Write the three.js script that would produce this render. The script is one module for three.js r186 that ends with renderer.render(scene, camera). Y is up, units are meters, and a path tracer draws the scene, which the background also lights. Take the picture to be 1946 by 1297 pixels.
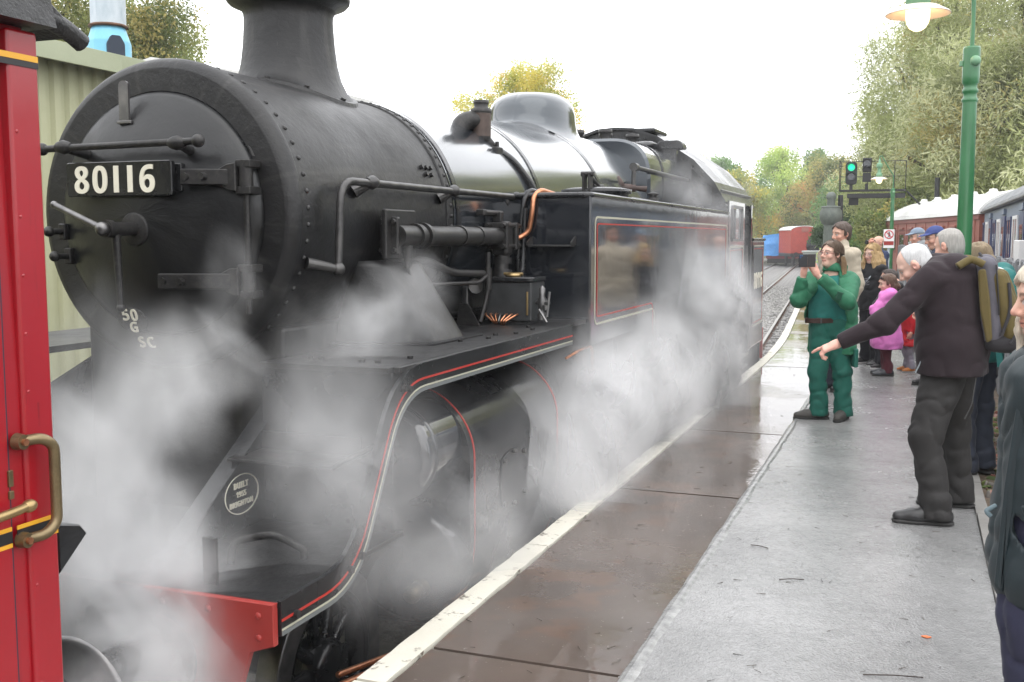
import * as THREE from 'three';
import { mergeGeometries } from 'three/addons/utils/BufferGeometryUtils.js';
import { RoundedBoxGeometry } from 'three/addons/geometries/RoundedBoxGeometry.js';
import { TextGeometry } from 'three/addons/geometries/TextGeometry.js';
import { FontLoader } from 'three/addons/loaders/FontLoader.js';

// ---------------------------------------------------------------- camera, sky, sun, exposure
const scene = new THREE.Scene();
const camera = new THREE.PerspectiveCamera(35.96, 1024 / 682, 0.1, 1500);
camera.position.set(0, 1.65, 0);
{
  const yaw = 20.89 * Math.PI / 180, pitch = 5.611 * Math.PI / 180;
  camera.lookAt(-Math.sin(yaw) * Math.cos(pitch) * 10, 1.65 - Math.sin(pitch) * 10, -Math.cos(yaw) * Math.cos(pitch) * 10);
}
const renderer = new THREE.WebGLRenderer({ antialias: true });
renderer.toneMapping = THREE.LinearToneMapping;
renderer.toneMappingExposure = 1.13;
renderer.shadowMap.enabled = true;
{
  // a bright, even, overcast sky: a little brighter towards the zenith, soft uneven cloud
  const w = 256, h = 128, d = new Float32Array(w * h * 4);
  for (let j = 0; j < h; j++) for (let i = 0; i < w; i++) {
    const el = ((j + 0.5) / h - 0.5) * Math.PI, az = (i / w) * Math.PI * 2, s = Math.max(0, Math.sin(el));
    const cloud = 1 + 0.05 * Math.sin(az * 3 + 2 * Math.sin(el * 5)) * Math.cos(el * 9 + az) * s;
    const L = (1.75 + 0.75 * s) * cloud, k = (j * w + i) * 4;
    d[k] = L * 0.985; d[k + 1] = L * 0.995; d[k + 2] = L * 1.02; d[k + 3] = 1;
  }
  const sky = new THREE.DataTexture(d, w, h, THREE.RGBAFormat, THREE.FloatType);
  sky.mapping = THREE.EquirectangularReflectionMapping; sky.magFilter = THREE.LinearFilter; sky.needsUpdate = true;
  scene.background = sky; scene.environment = sky;
}
{
  const sun = new THREE.DirectionalLight(new THREE.Color(1, 0.96, 0.9), 0.7);
  sun.name = 'sun'; sun.position.set(14, 30, 6); sun.target.position.set(0, 0, -8); sun.castShadow = true; sun.shadow.radius = 120;
  Object.assign(sun.shadow.camera, { left: -60, right: 60, top: 60, bottom: -60, near: 1, far: 200 });
  scene.add(sun, sun.target);
}

scene.fog = new THREE.FogExp2(0xf2f4f6, 0.0011);

// ---------------------------------------------------------------- helpers
let seed = 1234567;
const rnd = () => { seed = (seed + 0x6d2b79f5) | 0; let t = Math.imul(seed ^ (seed >>> 15), 1 | seed); t = (t + Math.imul(t ^ (t >>> 7), 61 | t)) ^ t; return ((t ^ (t >>> 14)) >>> 0) / 4294967296; };
const rr = (a, b) => a + (b - a) * rnd();
const V = (x, y, z) => new THREE.Vector3(x, y, z);
const lerp = THREE.MathUtils.lerp, clamp = THREE.MathUtils.clamp, smooth = THREE.MathUtils.smoothstep;
const C = (r, g, b) => new THREE.Color().setRGB(r, g, b);

// integer hash noise in three dimensions
const hash = (x, y, z) => { let h = Math.imul(x, 374761393) + Math.imul(y, 668265263) + Math.imul(z, 2147483647 - 1013904223) | 0; h = Math.imul(h ^ (h >>> 13), 1274126177); return ((h ^ (h >>> 16)) >>> 0) / 4294967296; };
function noise3(x, y, z) {
  const X = Math.floor(x), Y = Math.floor(y), Z = Math.floor(z), f = x - X, g = y - Y, h = z - Z;
  const u = f * f * (3 - 2 * f), v = g * g * (3 - 2 * g), w = h * h * (3 - 2 * h);
  const c = (i, j, k) => hash(X + i, Y + j, Z + k);
  return lerp(lerp(lerp(c(0, 0, 0), c(1, 0, 0), u), lerp(c(0, 1, 0), c(1, 1, 0), u), v), lerp(lerp(c(0, 0, 1), c(1, 0, 1), u), lerp(c(0, 1, 1), c(1, 1, 1), u), v), w);
}
const fbm3 = (x, y, z, o = 3) => { let s = 0, a = 0.5, n = 0; for (let i = 0; i < o; i++) { s += a * noise3(x, y, z); n += a; x *= 2.03; y *= 2.03; z *= 2.03; a *= 0.5; } return s / n; };

// tileable value noise, octaves from f0 cells a side
function tileNoise(n, f0, oct, sd, gain = 0.5) {
  const out = new Float32Array(n * n);
  let amp = 1, tot = 0;
  for (let o = 0; o < oct; o++) {
    const f = f0 << o; tot += amp;
    for (let j = 0; j < n; j++) for (let i = 0; i < n; i++) {
      const x = i / n * f, y = j / n * f, X = Math.floor(x), Y = Math.floor(y), fx = x - X, fy = y - Y, u = fx * fx * (3 - 2 * fx), v = fy * fy * (3 - 2 * fy);
      const c = (a, b) => hash((X + a) % f, (Y + b) % f, sd * 131 + o * 17);
      out[j * n + i] += amp * lerp(lerp(c(0, 0), c(1, 0), u), lerp(c(0, 1), c(1, 1), u), v);
    }
    amp *= gain;
  }
  for (let i = 0; i < out.length; i++) out[i] /= tot;
  return out;
}
// f(i, j) -> [r, g, b] (0..1); srgb = false means linear data
function tex(n, f, { srgb = false, rep = 1, m = n } = {}) {
  const d = new Uint8Array(n * m * 4);
  for (let j = 0; j < m; j++) for (let i = 0; i < n; i++) {
    const c = f(i, j), k = (j * n + i) * 4;
    d[k] = clamp(c[0], 0, 1) * 255; d[k + 1] = clamp(c[1], 0, 1) * 255; d[k + 2] = clamp(c[2], 0, 1) * 255; d[k + 3] = 255;
  }
  const t = new THREE.DataTexture(d, n, m); t.wrapS = t.wrapT = THREE.RepeatWrapping; t.magFilter = THREE.LinearFilter; t.minFilter = THREE.LinearMipmapLinearFilter; t.generateMipmaps = true;
  if (srgb) t.colorSpace = THREE.SRGBColorSpace;
  t.repeat.set(rep, rep); t.needsUpdate = true;
  return t;
}
const lin2s = (x) => x <= 0.0031308 ? x * 12.92 : 1.055 * Math.pow(x, 1 / 2.4) - 0.055;
const N1 = tileNoise(512, 4, 6, 1), N2 = tileNoise(512, 8, 6, 2), N3 = tileNoise(512, 32, 4, 3, 0.7), N4 = tileNoise(512, 3, 4, 4), N5 = tileNoise(512, 128, 2, 5, 0.8);
const at = (N, i, j) => N[((j % 512 + 512) % 512) * 512 + ((i % 512 + 512) % 512)];
const grey = (f, o) => tex(512, (i, j) => { const v = f(i, j); return [v, v, v]; }, o);
// a pair of linear colours mixed by a noise, stored as sRGB
const mixTex = (a, b, f, o) => tex(512, (i, j) => { const t = clamp(f(i, j), 0, 1); return [0, 1, 2].map((k) => lin2s(lerp(a[k], b[k], t))); }, { srgb: true, ...o });

// geometry in world coordinates, uv in metres by the main direction of each face
function metric(g) {
  const n = g.index ? g.toNonIndexed() : g;
  for (const k of Object.keys(n.attributes)) if (!['position', 'normal', 'uv', 'color'].includes(k)) n.deleteAttribute(k);
  if (!n.attributes.normal) n.computeVertexNormals();
  if (g.userData.ownUV) { n.userData.ownUV = true; return n; }
  const p = n.attributes.position, q = n.attributes.normal, uv = new Float32Array(p.count * 2);
  for (let i = 0; i < p.count; i += 3) {
    let x = 0, y = 0, z = 0;
    for (let k = 0; k < 3; k++) { x += q.getX(i + k); y += q.getY(i + k); z += q.getZ(i + k); }
    x = Math.abs(x); y = Math.abs(y); z = Math.abs(z);
    for (let k = i; k < i + 3; k++) {
      const X = p.getX(k), Y = p.getY(k), Z = p.getZ(k);
      uv[k * 2] = x > y && x > z ? Z : X; uv[k * 2 + 1] = y >= x && y >= z ? Z : Y;
    }
  }
  n.setAttribute('uv', new THREE.BufferAttribute(uv, 2));
  return n;
}
const bases = new WeakMap(), taken = {};
const numbered = (name) => { taken[name] = (taken[name] ?? -1) + 1; return taken[name] ? name + '_' + String(taken[name]).padStart(3, '0') : name; };
function tag(o, label, category, group, kind) {
  if (label) o.userData.label = label;
  if (category) o.userData.category = category;
  if (group) o.userData.group = group;
  if (kind) o.userData.kind = kind;
  return o;
}
function thing(name, label, category, [x, y, z] = [0, 0, 0], group) {
  const o = new THREE.Group(); o.name = numbered(name); o.position.set(x, y, z); scene.add(o); bases.set(o, V(x, y, z));
  return tag(o, label, category, group);
}
// one mesh from geometries given in world coordinates, as a child of parent (or at top level)
function part(parent, name, geos, mat, opt = {}) {
  const list = [].concat(geos).map(metric);
  let g = list.length > 1 ? mergeGeometries(list.map((a) => { const c = a.clone(); if (!opt.color) c.deleteAttribute('color'); return c; })) : list[0];
  const base = bases.get(parent) ?? V(0, 0, 0);
  if (base.lengthSq()) g = g.clone().translate(-base.x, -base.y, -base.z);
  const m = new THREE.Mesh(g, mat); m.name = parent ? name : numbered(name); m.castShadow = m.receiveShadow = true;
  (parent ?? scene).add(m); bases.set(m, base);
  if (opt.label) m.userData.label = opt.label;
  if (opt.kind) m.userData.kind = opt.kind;
  return m;
}
const struct = (name, geos, mat, label) => { const m = part(null, name, geos, mat); m.userData.kind = 'structure'; if (label) m.userData.label = label; return m; };
// a copy of one geometry at many places, as separate children
function pieces(parent, name, geo, mat, mats4) {
  const base = bases.get(parent) ?? V(0, 0, 0), g = metric(geo);
  return mats4.map((M, i) => {
    const m = new THREE.Mesh(Array.isArray(g) ? g[i % g.length] : g, Array.isArray(mat) ? mat[i % mat.length] : mat);
    m.name = name; m.castShadow = m.receiveShadow = true; m.applyMatrix4(M); m.position.sub(base); (parent ?? scene).add(m); return m;
  });
}
const M4 = (x, y, z, rx = 0, ry = 0, rz = 0, s = 1, sy = s, sz = s) => new THREE.Matrix4().compose(V(x, y, z), new THREE.Quaternion().setFromEuler(new THREE.Euler(rx, ry, rz)), V(s, sy, sz));

const bx = (x0, y0, z0, x1, y1, z1, r = 0) => {
  const w = Math.abs(x1 - x0), h = Math.abs(y1 - y0), d = Math.abs(z1 - z0);
  const g = r > 0 ? new RoundedBoxGeometry(w, h, d, 2, Math.min(r, w / 2.1, h / 2.1, d / 2.1)) : new THREE.BoxGeometry(w, h, d);
  return g.translate((x0 + x1) / 2, (y0 + y1) / 2, (z0 + z1) / 2);
};
// cylinder / cone from a to b
function rod(a, b, r, r2 = r, seg = 12, open = false) {
  const A = V(...a), B = V(...b), d = B.clone().sub(A), g = new THREE.CylinderGeometry(r2, r, d.length(), seg, 1, open);
  g.applyQuaternion(new THREE.Quaternion().setFromUnitVectors(V(0, 1, 0), d.clone().normalize()));
  return g.translate((A.x + B.x) / 2, (A.y + B.y) / 2, (A.z + B.z) / 2);
}
// a pipe through points with rounded corners
function pipe(pts, r, bend = 0.08, seg = 10) {
  const p = pts.map((a) => V(...a)), path = new THREE.CurvePath();
  let last = p[0];
  for (let i = 1; i < p.length; i++) {
    if (i === p.length - 1) { path.add(new THREE.LineCurve3(last, p[i])); break; }
    const a = p[i - 1].clone().sub(p[i]), b = p[i + 1].clone().sub(p[i]), k = Math.min(bend, a.length() * 0.45, b.length() * 0.45);
    const s = p[i].clone().addScaledVector(a.normalize(), k), e = p[i].clone().addScaledVector(b.normalize(), k);
    path.add(new THREE.LineCurve3(last, s)); path.add(new THREE.QuadraticBezierCurve3(s, p[i], e)); last = e;
  }
  const n = path.curves.length, pos = [], nor = [], idx = [];
  const samples = [];
  path.curves.forEach((c, i) => { const m = c.isLineCurve3 ? 1 : 5; for (let k = i ? 1 : 0; k <= m; k++) samples.push([c.getPoint(k / m), c.getTangent(k / m)]); });
  let N = V(0.31, 0.9, 0.2);
  samples.forEach(([q, t]) => {
    N = N.clone().addScaledVector(t, -N.dot(t)); if (N.lengthSq() < 1e-6) N = V(1, 0, 0).addScaledVector(t, -t.x); N.normalize();
    const B = t.clone().cross(N);
    for (let k = 0; k < seg; k++) { const a = k / seg * Math.PI * 2, d = N.clone().multiplyScalar(Math.cos(a)).addScaledVector(B, Math.sin(a)); pos.push(q.x + d.x * r, q.y + d.y * r, q.z + d.z * r); nor.push(d.x, d.y, d.z); }
  });
  for (let i = 0; i < samples.length - 1; i++) for (let k = 0; k < seg; k++) { const a = i * seg + k, b = i * seg + (k + 1) % seg; idx.push(a, b, a + seg, b, b + seg, a + seg); }
  for (const [s, f] of [[0, 1], [(samples.length - 1) * seg, 0]]) for (let k = 1; k < seg - 1; k++) idx.push(...(f ? [s, s + k + 1, s + k] : [s, s + k, s + k + 1]));
  const g = new THREE.BufferGeometry(); g.setAttribute('position', new THREE.Float32BufferAttribute(pos, 3)); g.setAttribute('normal', new THREE.Float32BufferAttribute(nor, 3)); g.setIndex(idx);
  return g;
}
// lathe round an axis: profile [[radius, along], ...]; axis 'y', 'z' or 'x'; at centre c
function lathe(prof, c, axis = 'y', seg = 48, crease = true) {
  let g = new THREE.LatheGeometry(prof.map(([r, h]) => new THREE.Vector2(Math.max(r, 0.0001), h)), seg);
  { // its own uv in metres: round the axis and along the profile
    const R = Math.max(...prof.map((p) => p[0])), uv = g.attributes.uv; let len = 0; for (let i = 1; i < prof.length; i++) len += Math.hypot(prof[i][0] - prof[i - 1][0], prof[i][1] - prof[i - 1][1]);
    const along = [0]; for (let i = 1; i < prof.length; i++) along.push(along[i - 1] + Math.hypot(prof[i][0] - prof[i - 1][0], prof[i][1] - prof[i - 1][1]));
    for (let i = 0; i < uv.count; i++) uv.setXY(i, uv.getX(i) * 2 * Math.PI * R, along[i % prof.length]); g.userData.ownUV = true;
  }
  if (axis === 'z') g.rotateX(Math.PI / 2);
  if (axis === 'x') g.rotateZ(-Math.PI / 2);
  return g.translate(...c);
}
// extrude a polygon given in (u, v) through thickness t; plane 'xy' (along z), 'zy' (u = z, along x), 'xz' (u = x, v = z, along y)
function ext(pts, t, plane, off, bevel = 0, holes = []) {
  const s = pts.isShape ? pts : new THREE.Shape(pts.map(([a, b]) => new THREE.Vector2(a, b)));
  for (const h of holes) s.holes.push(new THREE.Path(h.map(([a, b]) => new THREE.Vector2(a, b))));
  const g = new THREE.ExtrudeGeometry(s, { depth: t - 2 * bevel, bevelEnabled: bevel > 0, bevelSize: bevel, bevelThickness: bevel, bevelOffset: -bevel, bevelSegments: 1, curveSegments: 10 });
  g.translate(0, 0, bevel);
  if (plane === 'xy') return g.translate(0, 0, off);
  if (plane === 'zy') return g.rotateY(-Math.PI / 2).translate(off + t, 0, 0);           // (u, v, w) -> x = -w, z = u
  return g.rotateX(Math.PI / 2).translate(0, off + t, 0);                                 // (u, v, w) -> y = -w, z = v
}
// polygon with rounded corners -> points
function roundPoly(pts, r, seg = 5) {
  const out = [];
  pts.forEach((p, i) => {
    const a = pts[(i + pts.length - 1) % pts.length], b = pts[(i + 1) % pts.length], rad = Array.isArray(r) ? r[i] : r;
    if (!rad) { out.push(p); return; }
    const da = [a[0] - p[0], a[1] - p[1]], db = [b[0] - p[0], b[1] - p[1]], la = Math.hypot(...da), lb = Math.hypot(...db), k = Math.min(rad, la * 0.48, lb * 0.48);
    const s = [p[0] + da[0] / la * k, p[1] + da[1] / la * k], e = [p[0] + db[0] / lb * k, p[1] + db[1] / lb * k];
    for (let j = 0; j <= seg; j++) { const t = j / seg, u = 1 - t; out.push([u * u * s[0] + 2 * u * t * p[0] + t * t * e[0], u * u * s[1] + 2 * u * t * p[1] + t * t * e[1]]); }
  });
  return out;
}
// a band of width w and height t that follows an open line of points in a plane (lining, edging)
function band(pts, w, t, plane, off, closed = false) {
  const L = [], R = [], n = pts.length;
  pts.forEach((p, i) => {
    const a = pts[closed ? (i + n - 1) % n : Math.max(i - 1, 0)], b = pts[closed ? (i + 1) % n : Math.min(i + 1, n - 1)];
    const d1 = [p[0] - a[0], p[1] - a[1]], d2 = [b[0] - p[0], b[1] - p[1]], l1 = Math.hypot(...d1) || 1, l2 = Math.hypot(...d2) || 1;
    let tx = d1[0] / l1 + d2[0] / l2, ty = d1[1] / l1 + d2[1] / l2; const l = Math.hypot(tx, ty) || 1; tx /= l; ty /= l;
    const c = !closed && (i === 0 || i === n - 1) ? 1 : clamp(Math.abs(tx * d2[0] / l2 + ty * d2[1] / l2), 0.5, 1);
    L.push([p[0] - ty * w / 2 / c, p[1] + tx * w / 2 / c]); R.push([p[0] + ty * w / 2 / c, p[1] - tx * w / 2 / c]);
  });
  const area = (q) => Math.abs(q.reduce((s, a, i) => { const b = q[(i + 1) % q.length]; return s + a[0] * b[1] - a[1] * b[0]; }, 0));
  if (closed) return area(L) > area(R) ? ext(L, t, plane, off, 0, [R.slice().reverse()]) : ext(R, t, plane, off, 0, [L.slice().reverse()]);
  return ext([...L, ...R.reverse()], t, plane, off);
}
// rivets and bolts
const dome = (r, h = r * 0.6) => new THREE.SphereGeometry(r, 8, 4, 0, Math.PI * 2, 0, Math.PI / 2).scale(1, h / r, 1);
function bolt(r, h) { return new THREE.CylinderGeometry(r, r, h, 6); }
const aim = (g, dir, p) => g.applyQuaternion(new THREE.Quaternion().setFromUnitVectors(V(0, 1, 0), V(...dir).normalize())).translate(...p);
const aimM = (dir, p, s = 1) => new THREE.Matrix4().compose(V(...p), new THREE.Quaternion().setFromUnitVectors(V(0, 1, 0), V(...dir).normalize()), V(s, s, s));
const loader = new FontLoader();
const bold = await loader.loadAsync('fonts/droid/droid_sans_bold.typeface.json');
function text(s, size, depth, { mirror = false, bend = 0 } = {}) {
  const g = new TextGeometry(s, { font: bold, size, depth, curveSegments: 5, bevelEnabled: false }); g.computeBoundingBox();
  const b = g.boundingBox; return g.translate(-(b.min.x + b.max.x) / 2, -(b.min.y + b.max.y) / 2, 0);
}
const std = (o) => new THREE.MeshStandardMaterial(o);
const phys = (o) => new THREE.MeshPhysicalMaterial(o);
// ---------------------------------------------------------------- materials
const sootRough = grey((i, j) => 0.30 + 0.42 * at(N1, i, j) * (0.6 + 0.4 * at(N3, i, j)));
const paintRough = grey((i, j) => 0.10 + 0.32 * Math.pow(at(N1, i, j), 2) + 0.10 * at(N3, i, j));
const fineBump = grey((i, j) => 0.6 * at(N2, i, j) + 0.4 * at(N3, i, j));
const grainBump = grey((i, j) => at(N5, i, j) * 0.7 + at(N3, i, j) * 0.5);
const clothBump = grey((i, j) => 0.5 + 0.25 * Math.sin(i * Math.PI / 2) * Math.sin(j * Math.PI / 2) + 0.3 * (at(N3, i, j) - 0.5));
const re = (t, r) => { const c = t.clone(); c.repeat.set(r, r); c.needsUpdate = true; return c; };
const M = {};
// smokebox paint: matt, sooty, streaked
M.soot = std({ map: mixTex([0.004, 0.004, 0.005], [0.024, 0.023, 0.022], (i, j) => Math.pow(at(N1, i, j), 1.6) * 0.9 + 0.35 * Math.max(0, at(N3, i, j) - 0.62) + 1.1 * smooth(at(N2, i * 2, j >> 2), 0.60, 0.85) + 1.6 * smooth(at(N3, i, j >> 1), 0.78, 0.92), { rep: 0.9 }), roughness: 1, roughnessMap: re(sootRough, 0.8), bumpMap: re(fineBump, 1.6), bumpScale: 0.004 });
M.doorPaint = std({ map: mixTex([0.006, 0.0065, 0.0075], [0.020, 0.0195, 0.019], (i, j) => Math.pow(at(N1, i, j), 1.6), { rep: 0.8 }), roughness: 1, roughnessMap: re(grey((i, j) => 0.27 + 0.30 * Math.pow(at(N2, i, j), 2)), 0.9), bumpMap: re(fineBump, 0.8), bumpScale: 0.0025 });
M.black = std({ map: mixTex([0.009, 0.0095, 0.011], [0.026, 0.026, 0.027], (i, j) => Math.pow(at(N2, i, j), 1.5), { rep: 0.7 }), roughness: 1, roughnessMap: re(paintRough, 0.7), bumpMap: re(fineBump, 0.9), bumpScale: 0.002 });
M.gloss = phys({ map: mixTex([0.010, 0.012, 0.016], [0.022, 0.024, 0.028], (i, j) => at(N1, i, j), { rep: 0.5 }), roughness: 0.32, roughnessMap: re(paintRough, 0.5), clearcoat: 1, clearcoatRoughness: 0.07, bumpMap: re(grey((i, j) => at(N4, i, j)), 0.6), bumpScale: 0.006 });
M.clad = phys({ map: mixTex([0.014, 0.017, 0.022], [0.03, 0.034, 0.04], (i, j) => at(N1, i, j), { rep: 0.5 }), roughness: 0.2, specularColor: C(0.82, 0.92, 1), ior: 1.65, clearcoat: 1, clearcoatRoughness: 0.10, bumpMap: re(grey((i, j) => at(N4, i, j)), 0.6), bumpScale: 0.004 });
M.iron = std({ map: mixTex([0.014, 0.014, 0.015], [0.06, 0.055, 0.05], (i, j) => Math.pow(at(N3, i, j), 2), { rep: 2 }), roughness: 1, roughnessMap: re(sootRough, 2), metalness: 0.25 });
M.steel = std({ map: mixTex([0.10, 0.10, 0.105], [0.28, 0.27, 0.26], (i, j) => at(N2, i, j), { rep: 2 }), roughness: 0.34, metalness: 0.85 });
M.darkSteel = std({ map: mixTex([0.035, 0.035, 0.037], [0.13, 0.125, 0.12], (i, j) => at(N2, i, j), { rep: 2 }), roughness: 0.36, metalness: 0.7 });
M.copper = std({ map: mixTex([0.35, 0.13, 0.06], [0.72, 0.34, 0.20], (i, j) => at(N2, i, j), { rep: 4 }), roughness: 0.32, metalness: 0.9 });
M.brass = std({ map: mixTex([0.22, 0.15, 0.06], [0.52, 0.38, 0.19], (i, j) => at(N1, i, j), { rep: 3 }), roughness: 0.33, metalness: 0.8 });
M.bronze = std({ map: mixTex([0.10, 0.075, 0.04], [0.30, 0.23, 0.13], (i, j) => at(N1, i, j) * 0.8 + at(N3, i, j) * 0.3, { rep: 5 }), roughness: 0.36, metalness: 0.75 });
M.lineRed = std({ color: C(0.42, 0.03, 0.02), roughness: 0.35 });
M.lineCream = std({ color: C(0.42, 0.41, 0.32), roughness: 0.4 });
M.lineGrey = std({ color: C(0.13, 0.14, 0.14), roughness: 0.45 });
M.digit = std({ color: C(0.82, 0.78, 0.64), roughness: 0.5 });
M.beam = std({ map: mixTex([0.26, 0.022, 0.018], [0.42, 0.05, 0.04], (i, j) => at(N1, i, j), { rep: 1 }), roughness: 0.4 });
// coach crimson, streaked with rain and dirt
M.crimson = phys({ map: mixTex([0.13, 0.003, 0.007], [0.36, 0.006, 0.014], (i, j) => 0.95 - 0.55 * smooth(at(N1, i * 2, j >> 3), 0.45, 0.75) - 0.5 * smooth(at(N3, i * 2, j >> 3), 0.62, 0.85) - 0.25 * at(N2, i, j), { rep: 0.8 }), roughness: 0.36, clearcoat: 0.55, clearcoatRoughness: 0.14, bumpMap: re(fineBump, 0.8), bumpScale: 0.0015 });
M.yellow = std({ color: C(0.78, 0.40, 0.03), roughness: 0.4 });
M.stripeBlack = std({ color: C(0.018, 0.017, 0.018), roughness: 0.4 });
M.roofBlack = std({ map: mixTex([0.010, 0.010, 0.011], [0.05, 0.05, 0.05], (i, j) => Math.pow(at(N2, i, j), 2), { rep: 2 }), roughness: 0.4, bumpMap: re(fineBump, 4), bumpScale: 0.006 });
M.coal = std({ color: C(0.012, 0.012, 0.012), roughness: 0.35, flatShading: true });
// platform
M.asphalt = std({ map: mixTex([0.12, 0.12, 0.118], [0.36, 0.358, 0.354], (i, j) => 0.25 * at(N5, i, j) + 0.30 * at(N3, i, j) + 0.55 * at(N1, i, j) - 0.05, { rep: 0.6 }), roughness: 1, roughnessMap: re(grey((i, j) => 0.10 + 0.20 * at(N3, i, j) + 0.34 * (at(N1, i, j) - 0.42)), 0.55), bumpMap: re(grainBump, 1.2), bumpScale: 0.0035 });
const wetR = (i, j) => { const w = smooth(at(N1, i, j) + 0.25 * (at(N3, i, j) - 0.5), 0.42, 0.62); return 0.02 + 0.15 * w; };
M.slab = [0, 1, 2].map((k) => std({ map: tex(512, (i, j) => {
  const a = at(N1, i + k * 170, j + k * 91), b = at(N3, i + k * 40, j), c = at(N2, j + k * 60, i), speck = at(N5, i, j + k * 33) > 0.86 && b > 0.55 ? 1 : 0, rust = smooth(c, 0.5, 0.72);
  return [lin2s(lerp(0.070 + 0.080 * a, 0.16, rust * 0.38) + 0.12 * speck), lin2s(lerp(0.056 + 0.062 * a, 0.092, rust * 0.4) + 0.12 * speck), lin2s(lerp(0.048 + 0.052 * a, 0.062, rust * 0.4) + 0.11 * speck)];
}, { srgb: true, rep: 0.55 }), roughness: 1, roughnessMap: re(grey((i, j) => wetR(i + k * 133, j + k * 57)), 0.42), bumpMap: re(grey((i, j) => 0.75 * at(N1, i + k * 133, j + k * 57) + 0.2 * at(N3, i, j)), 0.42), bumpScale: 0.0035 }));
M.coping = std({ map: tex(512, (i, j) => {
  const chip = at(N2, i, j) * 0.6 + at(N3, i, j) * 0.5, w = smooth(chip, 0.36, 0.46), g = at(N1, i, j);
  return [lin2s(lerp(0.16, 0.62 + 0.12 * g, w)), lin2s(lerp(0.13, 0.59 + 0.12 * g, w)), lin2s(lerp(0.10, 0.50 + 0.12 * g, w))];
}, { srgb: true, rep: 0.9 }), roughness: 0.55, bumpMap: re(grey((i, j) => smooth(at(N2, i, j) * 0.6 + at(N3, i, j) * 0.5, 0.36, 0.48) * 0.6 + 0.4 * at(N3, i, j)), 0.9), bumpScale: 0.004 });
M.kerb = std({ map: mixTex([0.17, 0.16, 0.15], [0.34, 0.33, 0.31], (i, j) => at(N1, i, j) * 0.7 + at(N3, i, j) * 0.4, { rep: 1 }), roughness: 0.5, bumpMap: re(fineBump, 1), bumpScale: 0.006 });
M.concrete = std({ map: mixTex([0.15, 0.145, 0.135], [0.30, 0.29, 0.27], (i, j) => at(N1, i, j), { rep: 0.5 }), roughness: 0.8, bumpMap: re(fineBump, 0.8), bumpScale: 0.01 });
M.ballast = std({ map: mixTex([0.05, 0.047, 0.044], [0.33, 0.32, 0.31], (i, j) => at(N3, i, j) * 0.9 + 0.3 * at(N1, i, j) - 0.1, { rep: 0.5 }), roughness: 0.75, bumpMap: re(grey((i, j) => at(N3, i, j)), 0.5), bumpScale: 0.05 });
M.earth = std({ map: mixTex([0.05, 0.055, 0.03], [0.16, 0.13, 0.09], (i, j) => at(N1, i, j) * 0.8 + at(N3, i, j) * 0.3, { rep: 0.12 }), roughness: 0.9, bumpMap: re(fineBump, 0.3), bumpScale: 0.03 });
M.sleeper = std({ map: mixTex([0.10, 0.095, 0.09], [0.32, 0.31, 0.30], (i, j) => at(N2, i, j >> 2), { rep: 1 }), roughness: 0.5 });
M.rail = std({ color: C(0.32, 0.30, 0.29), roughness: 0.3, metalness: 0.6 });
M.rust = std({ map: mixTex([0.07, 0.04, 0.025], [0.20, 0.10, 0.06], (i, j) => at(N2, i, j), { rep: 2 }), roughness: 0.8 });
M.fence = [0.75, 0.95, 1.15].map((k) => std({ map: mixTex([0.10 * k, 0.103 * k, 0.11 * k], [0.27 * k, 0.275 * k, 0.285 * k], (i, j) => at(N1, i * 4, j >> 3) * 0.7 + at(N3, i * 2, j >> 2) * 0.35, { rep: 1.4 }), roughness: 0.75, bumpMap: re(grey((i, j) => at(N3, i * 3, j >> 3)), 1.4), bumpScale: 0.006 }));
M.postGreen = phys({ map: mixTex([0.020, 0.125, 0.042], [0.045, 0.20, 0.075], (i, j) => at(N1, i, j), { rep: 1 }), roughness: 0.32, clearcoat: 0.5, clearcoatRoughness: 0.2 });
M.lampPale = std({ color: C(0.16, 0.32, 0.19), roughness: 0.4 });
M.enamel = std({ color: C(0.75, 0.68, 0.60), roughness: 0.35 });
M.sheet = std({ map: mixTex([0.33, 0.34, 0.20], [0.52, 0.52, 0.34], (i, j) => at(N1, i, j >> 2) * 0.8 + 0.2 * at(N3, i, j), { rep: 0.5 }), roughness: 0.55 });
M.fascia = std({ map: mixTex([0.27, 0.30, 0.19], [0.42, 0.45, 0.31], (i, j) => at(N1, i >> 1, j) * 0.8 + 0.2 * at(N3, i, j), { rep: 0.5 }), roughness: 0.5 });
M.roofGrey = std({ map: mixTex([0.09, 0.10, 0.10], [0.22, 0.23, 0.23], (i, j) => at(N1, i, j), { rep: 0.4 }), roughness: 0.6 });
M.flueBlue = std({ map: mixTex([0.16, 0.46, 0.62], [0.26, 0.60, 0.76], (i, j) => at(N1, i, j), { rep: 1 }), roughness: 0.45 });
M.zinc = std({ map: mixTex([0.36, 0.43, 0.47], [0.58, 0.63, 0.66], (i, j) => at(N2, i, j >> 1), { rep: 2 }), roughness: 0.5, metalness: 0.25 });
M.dark = std({ color: C(0.02, 0.03, 0.05), roughness: 0.6 });
M.whiteRoof = std({ map: mixTex([0.60, 0.60, 0.58], [0.80, 0.80, 0.79], (i, j) => at(N1, i, j), { rep: 0.3 }), roughness: 0.5 });
M.oxide = std({ map: mixTex([0.22, 0.062, 0.042], [0.36, 0.13, 0.095], (i, j) => at(N1, i, j >> 1), { rep: 0.6 }), roughness: 0.55 });
M.oxideDark = std({ color: C(0.20, 0.055, 0.04), roughness: 0.6 });
M.vanRed = std({ map: mixTex([0.30, 0.03, 0.018], [0.42, 0.055, 0.03], (i, j) => at(N2, i, j), { rep: 0.8 }), roughness: 0.6 });
M.maroon = std({ color: C(0.26, 0.015, 0.03), roughness: 0.4 });
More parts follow.
